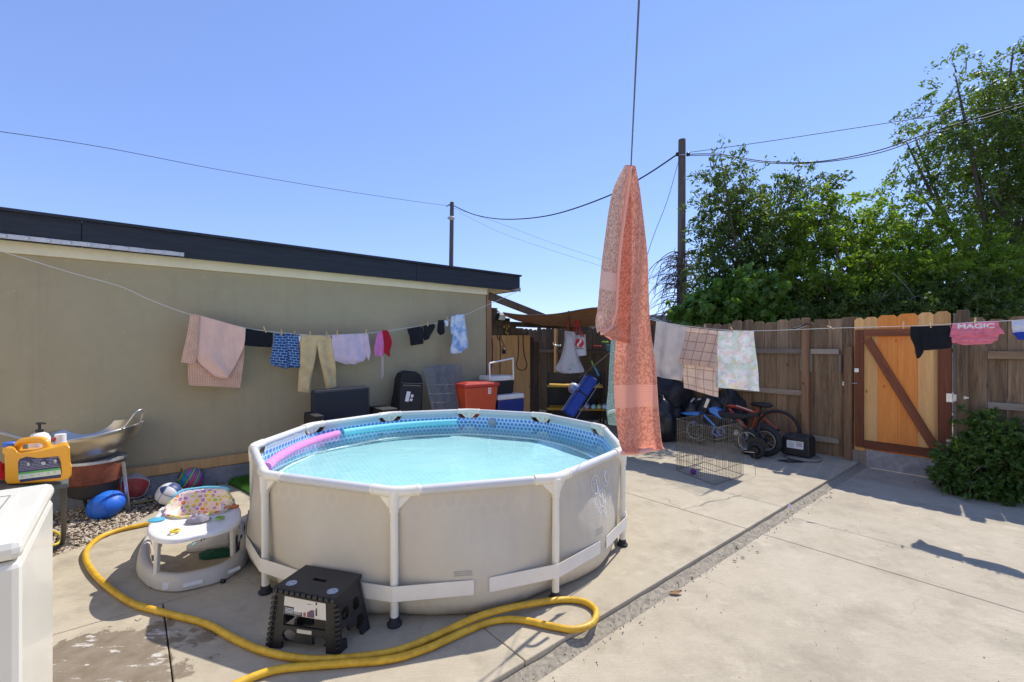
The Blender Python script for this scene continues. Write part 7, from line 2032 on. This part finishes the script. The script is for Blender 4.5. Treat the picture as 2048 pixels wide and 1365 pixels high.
# paper label and small plate on the front panel
def on_front(u, v, off): 
    q = B4[0].lerp(B4[1], u).lerp((T4[0] + td).lerp(T4[1] + td, u), v); nr = (B4[1] - B4[0]).cross(T4[0] - B4[0]).normalized(); nr = nr if nr.y < 0 else -nr
    return q + nr * off
def front_quad(u0, u1, v0, v1, off, nm, mat, par=None):
    m = MB(); m.prism([on_front(u0, v0, off), on_front(u1, v0, off), on_front(u1, v1, off), on_front(u0, v1, off)], on_front(0.5, 0.5, 0.0012) - on_front(0.5, 0.5, 0)); return m.build(nm, mat, par or st_)
front_quad(0.17, 0.84, 0.64, 0.96, 0.002, 'paper_label', plain('label_paper', (0.66, 0.62, 0.55), 0.6, 0.06))
front_quad(0.17, 0.47, 0.645, 0.79, 0.0036, 'label_dark_band', plain('label_dark', (0.06, 0.06, 0.065), 0.5))
front_quad(0.49, 0.53, 0.65, 0.80, 0.0036, 'label_picture', plain('label_pic_red', (0.35, 0.10, 0.08), 0.5))
front_quad(0.55, 0.66, 0.65, 0.90, 0.0036, 'label_picture', plain('label_pic_purple', (0.13, 0.08, 0.13), 0.5))
front_quad(0.68, 0.705, 0.70, 0.95, 0.0036, 'label_picture', plain('label_pic_dark', (0.05, 0.05, 0.05), 0.5))
m = MB()
for k in range(4):
    for (u0, u1) in ((0.20, 0.33), (0.34, 0.45)):
        v = 0.675 + 0.025 * k; m.prism([on_front(u0, v, 0.005), on_front(u1, v, 0.005), on_front(u1, v + 0.008, 0.005), on_front(u0, v + 0.008, 0.005)], on_front(0.5, 0.5, 0.0008) - on_front(0.5, 0.5, 0))
m.build('label_text', M['print'], st_)['kind'] = 'stuff'
front_quad(0.40, 0.62, 0.33, 0.40, 0.002, 'name_plate', plain('plate_cream', (0.58, 0.54, 0.45), 0.5))

# ------------------------------------------------------------------ yellow pool hose
hp = [(460, 1010, .02), (380, 1030, .02), (300, 1047, .02), (240, 1060, .02), (200, 1075, .02), (175, 1098, .02), (173, 1122, .02), (198, 1158, .02), (258, 1203, .02), (330, 1226, .02), (410, 1247, .02), (470, 1278, .02), (530, 1303, .02), (620, 1319, .02), (720, 1314, .02), (800, 1300, .022), (880, 1268, .03), (960, 1232, .058), (1040, 1212, .05), (1120, 1200, .02), (1168, 1204, .02), (1192, 1222, .02), (1184, 1247, .02), (1148, 1259, .02), (1100, 1252, .02), (1040, 1240, .02), (985, 1243, .02), (920, 1268, .02), (850, 1299, .02), (780, 1319, .02), (690, 1327, .02), (600, 1334, .02), (540, 1343, .02), (470, 1370, .02), (380, 1420, .02)]
hs = spline([G(x, y, z) for x, y, z in hp], 8)
hose = thing('pool_hose', 'thick yellow hose looping across the patio before the pool', 'hose', hs[len(hs) // 2])
def hose_mat():
    m, nt, b = new_mat('yellow_hose_rubber')
    pos = coords(nt, 'Position')
    f = noise_t(nt, pos, 18.0, 5.0, 0.7)
    col = ramp(nt, f, [(0.3, (0.50, 0.27, 0.012)), (0.6, (0.72, 0.43, 0.025)), (0.8, (0.78, 0.52, 0.10))])
    nt.links.new(col, b.inputs['Base Color']); b.inputs['Roughness'].default_value = 0.45
    bump(nt, b, noise_t(nt, pos, 90, 2), 0.25, 0.002)
    return m
HM = hose_mat()
MB().tube(hs, 0.0178, 12).build('tube', HM, hose, smooth=True)
ci = 8 * 8 + 2
MB().tube(hs[ci:ci + 3], 0.0198, 12).build('coupling', plain('hose_cuff', (0.60, 0.38, 0.03), 0.4), hose, smooth=True, angle=40)
# ------------------------------------------------------------------ trees beyond the fence, shrub by the gate
def leaf_mat(name, dark, lite, trans=0.35):
    m, nt, b = new_mat(name)
    pos = coords(nt, 'Position')
    f = math_(nt, 'ADD', math_(nt, 'MULTIPLY', noise_t(nt, pos, 1.3, 3), 0.45), math_(nt, 'MULTIPLY', noise_t(nt, pos, 26.0, 2), 0.55))
    col = ramp(nt, f, [(0.34, dark), (0.60, lite), (0.68, (lite[0] * 1.35, lite[1] * 1.05, lite[2]))])
    nt.links.new(col, b.inputs['Base Color']); b.inputs['Roughness'].default_value = 0.5; b.inputs['Specular IOR Level'].default_value = 0.35
    t = node(nt, 'ShaderNodeBsdfTranslucent'); nt.links.new(mixc(nt, 1.0, col, (1.3, 1.35, 0.55), 'MULTIPLY'), t.inputs[0])
    mx = node(nt, 'ShaderNodeMixShader'); mx.inputs[0].default_value = trans
    nt.links.new(b.outputs[0], mx.inputs[1]); nt.links.new(t.outputs[0], mx.inputs[2]); nt.links.new(mx.outputs[0], nt.nodes['Material Output'].inputs[0])
    return m
BARK = plain('bark', (0.13, 0.10, 0.075), 0.9, 0.4, 12, bmp=0.8, bscale=40)
def tree(name, label, blobs, base, n_sprays, leaf, mat, seed, limbs=7, trunk_r=0.10, spray=0.30, per=26, droop=0.35, cat='tree', width=0.42, lowz=None, sprig=0.15):
    """blobs: list of (centre, radii) that the crown fills; leaves sit on little sprays spread through them"""
    rng = np.random.default_rng(seed); rd = random.Random(seed)
    t = thing(name, label, cat, base)
    vol = np.array([r[0] * r[1] * r[2] for c, r in blobs]); vol = vol / vol.sum()
    tips = []
    for k in range(n_sprays):
        c, r = blobs[rng.choice(len(blobs), p=vol)]
        d = rng.normal(size=3); d /= np.linalg.norm(d)
        q = rng.random() ** 0.42
        if rng.random() < sprig: q = 1.0 + 0.22 * rng.random()
        lump = 1 + 0.22 * noise.noise(V((d[0] * 2.2 + seed, d[1] * 2.2, d[2] * 2.2)))
        p = np.array(c) + d * np.array(r) * q * lump
        if lowz and p[2] < lowz: p[2] = lowz + rng.random() * 0.4
        tips.append((p, d))
    # leaves
    P, D = [], []
    for p, d in tips:
        ax = d * np.array([1, 1, 0.5]) + rng.normal(size=3) * 0.55; ax[2] += 0.25 - droop * rng.random() * 2; ax /= np.linalg.norm(ax)
        n_ = int(per * (0.6 + 0.8 * rng.random())); L = spray * (0.6 + 0.8 * rng.random())
        tt_ = rng.random(n_); P.append(p + np.outer(tt_ * L, ax) + rng.normal(size=(n_, 3)) * L * 0.13 + np.outer(-(tt_ ** 2) * L * droop, [0, 0, 1])); D.append(np.tile(ax, (n_, 1)))
    P, D = np.concatenate(P), np.concatenate(D); n_ = len(P)
    along = D + rng.normal(size=(n_, 3)) * 0.7; along[:, 2] -= 0.25; along /= np.linalg.norm(along, axis=1)[:, None]
    side = np.cross(along, rng.normal(size=(n_, 3))); side /= np.linalg.norm(side, axis=1)[:, None]
    nrm = np.cross(along, side)
    ln = leaf * (0.6 + 0.8 * rng.random(n_))[:, None]; w = ln * width
    v = np.stack([P - along * ln * 0.5, P + side * w * 0.5 + nrm * w * 0.12, P + along * ln * 0.5, P - side * w * 0.5 + nrm * w * 0.12], axis=1).reshape(-1, 3)
    me = bpy.data.meshes.new('crown'); me.vertices.add(len(v)); me.vertices.foreach_set('co', (v - np.array(base)).ravel().astype(np.float32))
    me.loops.add(4 * n_); me.loops.foreach_set('vertex_index', np.arange(4 * n_, dtype=np.int32)); me.polygons.add(n_)
    me.polygons.foreach_set('loop_start', np.arange(0, 4 * n_, 4, dtype=np.int32)); me.polygons.foreach_set('loop_total', np.full(n_, 4, dtype=np.int32)); me.update(calc_edges=True)
    me.materials.append(mat)
    o = bpy.data.objects.new('crown', me); link(o, t, base); o['kind'] = 'stuff'
    # trunk, limbs and twigs
    big = max(range(len(blobs)), key=lambda i: vol[i]); top = V(blobs[big][0])
    fork = V(base).lerp(top, 0.45); fork.x += rd.uniform(-0.1, 0.1)
    MB().tube(spline([V(base), V(base).lerp(fork, 0.5) + V((rd.uniform(-.06, .06), 0, 0)), fork], 5), [trunk_r * (1 - 0.03 * i) for i in range(11)], 10).build('trunk', BARK, t, smooth=True)
    for k in range(limbs):
        c, r = blobs[k % len(blobs)]; e = V(c) + V([rd.uniform(-0.7, 0.7) * r[j] for j in range(3)]); e.z += 0.3 * r[2]
        mid = fork.lerp(e, 0.5) + V((rd.uniform(-.2, .2), rd.uniform(-.2, .2), 0.15))
        pts = spline([fork - UP * 0.1, mid, e], 6); MB().tube(pts, [trunk_r * 0.55 * (1 - 0.85 * i / (len(pts) - 1)) for i in range(len(pts))], 7).build('limb', BARK, t, smooth=True)
    m = MB()
    for k in range(0, len(tips), 3):
        p = V(tips[k][0]); c, r = min(blobs, key=lambda b: (V(b[0]) - p).length); q = p.lerp(V(c), 0.45) + V((rd.uniform(-.1, .1), rd.uniform(-.1, .1), -0.12)); m.tube([q, p.lerp(q, 0.5) + V((0, 0, 0.04)), p], [0.011, 0.007, 0.004], 4, caps=False)
    m.build('twigs', BARK, t, fix=False)['kind'] = 'stuff'
    return t
def blob(px, py, rx, ry, Y, depth=None):
    """crown lobe centred on a pixel at depth Y with pixel radii turned to metres"""
    k = Y / F; return (tuple(PY(px, py, Y)), (rx * k, (depth if depth else (rx + ry) / 2 * k), ry * k))
DARK = leaf_mat('dark_leaf', (0.045, 0.085, 0.020), (0.13, 0.19, 0.045), 0.42)
BRIGHT = leaf_mat('bright_leaf', (0.09, 0.18, 0.022), (0.25, 0.35, 0.05), 0.6)
MID = leaf_mat('mid_leaf', (0.06, 0.11, 0.022), (0.17, 0.24, 0.05), 0.45)
BROAD = leaf_mat('broad_leaf', (0.06, 0.13, 0.022), (0.16, 0.28, 0.05), 0.45)
YT = 10.0
tree('elm_tree', 'drooping dark leaved tree right of the tall utility pole', [blob(1455, 400, 55, 80, YT), blob(1495, 500, 90, 80, YT), blob(1428, 335, 32, 28, YT), blob(1560, 430, 80, 75, YT), blob(1620, 375, 50, 38, YT), blob(1445, 555, 55, 38, YT), blob(1560, 560, 80, 70, YT)], V((5.6, YT, -0.16)), 800, 0.088, DARK, 21, limbs=8, spray=0.34, per=34, lowz=2.3)
tree('elm_tree', 'dense bright green tree in the middle behind the gate', [blob(1640, 470, 85, 80, 9.4), blob(1740, 475, 85, 72, 9.4), blob(1830, 505, 90, 85, 9.4), blob(1700, 560, 150, 80, 9.2), blob(1850, 580, 140, 70, 9.2), blob(1660, 610, 110, 55, 9.0), blob(1930, 540, 110, 80, 9.2)], V((7.6, 9.4, -0.16)), 1550, 0.085, BRIGHT, 33, limbs=9, spray=0.27, per=36, lowz=1.6)
tree('elm_tree', 'tall airy tree at the right edge behind the cables', [blob(1960, 200, 90, 70, 9.8), blob(2040, 150, 60, 70, 9.8), blob(1900, 300, 85, 60, 9.8), blob(2010, 310, 110, 90, 9.8), blob(1980, 420, 120, 80, 9.8), blob(1850, 280, 45, 28, 9.8), blob(2070, 420, 90, 130, 9.8), blob(1830, 370, 50, 35, 9.8), blob(1925, 140, 40, 25, 9.8), blob(2090, 260, 80, 130, 9.8)], V((10.4, 9.8, -0.16)), 1200, 0.088, MID, 45, limbs=10, spray=0.36, per=34, trunk_r=0.14, sprig=0.25)
tree('vine_bush', 'low broad-leaved green bush behind the fence near the pole', [blob(1440, 615, 70, 35, 9.0), blob(1490, 590, 50, 40, 9.0), blob(1410, 640, 32, 25, 9.0), blob(1540, 640, 60, 30, 8.8)], V((3.9, 9.0, -0.16)), 620, 0.15, BROAD, 52, limbs=5, trunk_r=0.05, spray=0.26, per=16, cat='bush', width=0.75, lowz=1.5)
tree('hedge_tree', 'dark low tree filling the gap above the fence behind the gate', [blob(1640, 640, 80, 40, 8.6), blob(1760, 630, 110, 45, 8.4), blob(1880, 620, 110, 50, 8.4), blob(1980, 600, 60, 45, 8.6)], V((6.6, 8.5, -0.16)), 1300, 0.09, DARK, 64, limbs=6, spray=0.25, per=26, trunk_r=0.07, lowz=1.2)
g0 = G(1965, 985, DRIVE_Z)
tree('shrub', 'leafy green shrub in front of the fence right of the gate', [blob(1958, 935, 68, 52, 4.95, 0.26), blob(2025, 925, 62, 62, 4.8, 0.28), blob(1975, 862, 36, 38, 5.1, 0.18), blob(1922, 962, 36, 30, 4.9, 0.2), blob(2070, 920, 60, 70, 4.7, 0.28), blob(1990, 975, 70, 25, 4.75, 0.2)], V((g0.x + 0.1, g0.y + 0.2, DRIVE_Z)), 1250, 0.055, leaf_mat('shrub_leaf', (0.04, 0.09, 0.018), (0.13, 0.22, 0.045), 0.4), 71, limbs=8, trunk_r=0.03, spray=0.11, per=22, cat='shrub', width=0.5, lowz=0.0, droop=0.2)
m = MB(); rd = random.Random(8)
for a, b, c in (((1812, 655), (1830, 600), (1785, 545)), ((1818, 600), (1850, 590), (1880, 612)), ((1742, 645), (1762, 600), (1775, 580)), ((1812, 640), (1795, 600), (1786, 570))):
    m.tube(spline([PY(*a, 8.0), PY(*b, 8.0), PY(*c, 8.0)], 6), 0.008, 5)
o = tag(m.build('bare_branch', plain('bare_wood', (0.22, 0.19, 0.16), 0.9), smooth=True), 'pale bare branches poking through the dark leaves behind the gate', 'branch'); o['kind'] = 'stuff'

# ------------------------------------------------------------------ utility poles and cables
YP = 13.0
up = thing('utility_pole', 'tall brown wooden utility pole behind the fence', 'utility pole', V((PY(1363, 690, YP).x, YP, -0.16)))
ptop = PY(1364, 280, YP)
MB().tube([V((ptop.x - 0.03, YP, -0.16)), ptop], [0.125, 0.10], 14).build('shaft', wood('pole_wood', (0.10, 0.07, 0.05), (0.24, 0.18, 0.13), knots=False), up, smooth=True, angle=50)
att = PY(1366, 309, YP - 0.12)
for dx in (-0.16, 0.14): MB().lathe(att + V((dx, 0, 0)), [(0.03, -0.05), (0.05, -0.02), (0.05, 0.02), (0.03, 0.05)], 10).build('insulator', M['black'], up, smooth=True)
MB().tube([att + V((-0.2, 0, -0.02)), att + V((0.2, 0, -0.02))], 0.02, 6).build('bracket', M['steel'], up)
vine = thing('dead_vine', 'tangle of dry bare vines around the foot of the utility pole', 'vine', V((ptop.x, YP, -0.16)))
m = MB(); rd = random.Random(12)
for k in range(260):
    a = rd.uniform(0, 6.28); z0 = rd.uniform(1.4, 4.2); r = 0.13
    p = V((ptop.x + r * math.cos(a), YP + r * math.sin(a), z0)); pts = [p]; dr = V((math.cos(a), math.sin(a), rd.uniform(0.1, 0.9))) * 0.13
    for j in range(rd.randint(4, 9)):
        dr += V((rd.uniform(-.06, .06), rd.uniform(-.06, .06), rd.uniform(-.10, .01))); 
        if dr.length > 0.17: dr *= 0.17 / dr.length
        p = p + dr; pts.append(p.copy())
    m.tube(pts, [0.014 * (1 - 0.7 * i / (len(pts) - 1)) for i in range(len(pts))], 4, caps=False)
for k in range(26):
    a0 = rd.uniform(0, 6.28); pts = [V((ptop.x + 0.135 * math.cos(a0 + j * 0.35), YP + 0.135 * math.sin(a0 + j * 0.35), 0.8 + j * rd.uniform(0.2, 0.3) + k * 0.03)) for j in range(10)]; m.tube(pts, 0.011, 4, caps=False)
m.build('stems', plain('dry_vine', (0.14, 0.115, 0.095), 0.9), vine, fix=False)['kind'] = 'stuff'
YQ = 23.0
lp_ = thing('lamp_pole', 'thin distant pole with a dish lamp above the roof', 'lamp pole', V((PY(902, 690, YQ).x, YQ, -0.16)))
qt = PY(904, 405, YQ)
MB().tube([V((PY(900, 540, YQ).x - 0.02, YQ, -0.16)), qt], [0.13, 0.10], 12).build('shaft', wood('grey_pole_wood', (0.08, 0.07, 0.065), (0.17, 0.15, 0.14), knots=False), lp_, smooth=True, angle=50)
MB().lathe(PY(902.5, 437, YQ - 0.14), [(0.04, -0.10), (0.10, -0.08), (0.20, 0.0), (0.17, 0.05), (0.05, 0.10)], 18).build('lamp_dish', plain('lamp_dish', (0.55, 0.53, 0.50), 0.5), lp_, smooth=True)
MB().tube(spline([PY(893, 414, YQ), PY(898, 410, YQ), qt + V((0, -0.1, -0.12))], 4), 0.02, 6).build('bracket', M['black'], lp_, smooth=True)
def cable(pts, r, label, mat=None): tag(MB().tube(spline(pts, 10), r, 6).build('overhead_cable', mat or M['cord'], smooth=True), label, 'cable')
cable([qt + V((0.12, -0.05, -0.2)), PY(950, 430, 21.5), PY(1010, 439, 19.8), PY(1100, 431, 17.3), PY(1210, 395, 15.0), PY(1290, 352, 13.8), att + V((-0.16, 0, 0))], 0.022, 'thick black cable sagging between the two poles')
cable([PY(-60, 255, 12.0), PY(200, 294, 14.0), PY(450, 342, 16.6), PY(700, 384, 19.6), PY(880, 410, 22.6), qt + V((-0.1, -0.05, -0.15))], 0.009, 'thin wire running left from the lamp pole')
cable([qt + V((0.1, 0, -0.3)), PY(1000, 447, 21), PY(1100, 485, 20), PY(1210, 522, 19), PY(1320, 560, 18)], 0.006, 'faint lower wire from lamp pole towards the right', plain('pale_wire', (0.25, 0.28, 0.33), 0.6))
cable([PY(918, 425, YQ), PY(1000, 465, 21), PY(1100, 500, 20), PY(1210, 535, 19), PY(1320, 572, 18)], 0.006, 'faintest lowest wire from lamp pole towards the right', plain('pale_wire_two', (0.25, 0.28, 0.33), 0.6))
cable([att + V((0.14, 0, 0.05)), PY(1425, 299, 12.4), PY(1550, 281, 11.2), PY(1700, 258, 10.2), PY(1850, 235, 9.2), PY(2060, 206, 8.2)], 0.008, 'straight upper wire running right from the utility pole')
cable([att + V((0.14, 0, 0)), PY(1440, 309, 12.3), PY(1530, 323, 11.4), PY(1630, 324, 10.5), PY(1750, 303, 9.6), PY(1870, 262, 8.9), PY(2070, 200, 8.0)], 0.012, 'sagging twin cable, upper strand, right of the utility pole')
cable([att + V((0.14, 0, -0.04)), PY(1440, 312, 12.3), PY(1530, 326, 11.4), PY(1630, 326, 10.5), PY(1750, 308, 9.6), PY(1870, 268, 8.9), PY(2070, 206, 8.0)], 0.010, 'sagging twin cable, lower strand, right of the utility pole')
cable([att + V((-0.1, 0, -0.1)), PY(1335, 400, 12.6), PY(1308, 470, 12.3), PY(1292, 520, 12.0), PY(1270, 600, 11.5)], 0.007, 'thin guy wire slanting down left of the utility pole')

# ------------------------------------------------------------------ neighbouring houses behind the trees
def neighbour(label, c, w, dep, h, roof_h, wallc, roofc, rot, flat=False):
    t = thing('house', label, 'house', c); R_ = Matrix.Rotation(rot, 3, 'Z'); T = lambda x, y, z: V(c) + R_ @ V((x, y, z))
    m = MB(); m.prism([T(-w / 2, -dep / 2, 0), T(w / 2, -dep / 2, 0), T(w / 2, dep / 2, 0), T(-w / 2, dep / 2, 0)], (0, 0, h)); m.build('wall', plain('neighbour_wall', wallc, 0.9, 0.1, 2), t)
    e = 0.35
    if flat:
        m = MB(); m.prism([T(-w / 2 - e, -dep / 2 - e, h + 0.003), T(w / 2 + e, -dep / 2 - e, h + 0.003), T(w / 2 + e, dep / 2 + e, h + 0.003), T(-w / 2 - e, dep / 2 + e, h + 0.003)], (0, 0, roof_h)); m.build('roof', plain('flat_roof', roofc, 0.6, 0.1, 2), t)
    else:
        m = MB(); z0 = h + 0.003
        m.prism([T(-w / 2 - e, -dep / 2 - e, z0), T(-w / 2 - e, dep / 2 + e, z0), T(-w / 2 - e, 0, z0 + roof_h)], R_ @ V((w + 2 * e, 0, 0))); m.build('roof', plain('pale_roof', roofc, 0.8, 0.1, 2), t)
        for k in range(14):
            f = (k + 0.5) / 14; a = T(-w / 2 - e, -dep / 2 - e, z0).lerp(T(-w / 2 - e, 0, z0 + roof_h), f) + UP * 0.012; m = MB(); m.bar(a, a + R_ @ V((w + 2 * e, 0, 0)), 0.03, 0.02); m.build('shingle_course', plain('roof_course', [x * 0.8 for x in roofc], 0.8), t)
    m = MB(); m.prism([T(-0.6, -dep / 2 - 0.03, 1.0), T(0.6, -dep / 2 - 0.03, 1.0), T(0.6, -dep / 2 - 0.03, 2.0), T(-0.6, -dep / 2 - 0.03, 2.0)], R_ @ V((0, 0.025, 0))); m.build('window', plain('window_glass', (0.04, 0.05, 0.06), 0.1), t)
neighbour('pale roofed neighbour house glimpsed behind the middle tree', V((10.5, 17.5, -0.16)), 6.5, 6.0, 2.5, 1.1, (0.62, 0.58, 0.50), (0.72, 0.66, 0.56), 0.35)
neighbour('cream roofed neighbour house behind the shrub at the right edge', V((14.6, 10.6, -0.16)), 5.0, 5.0, 2.35, 0.9, (0.62, 0.57, 0.48), (0.72, 0.65, 0.53), 0.5)
neighbour('flat roofed grey neighbour building beyond the tarp', V((5.4, 16.5, -0.16)), 5.0, 4.0, 2.40, 0.22, (0.40, 0.36, 0.33), (0.50, 0.50, 0.50), 0.05, flat=True)
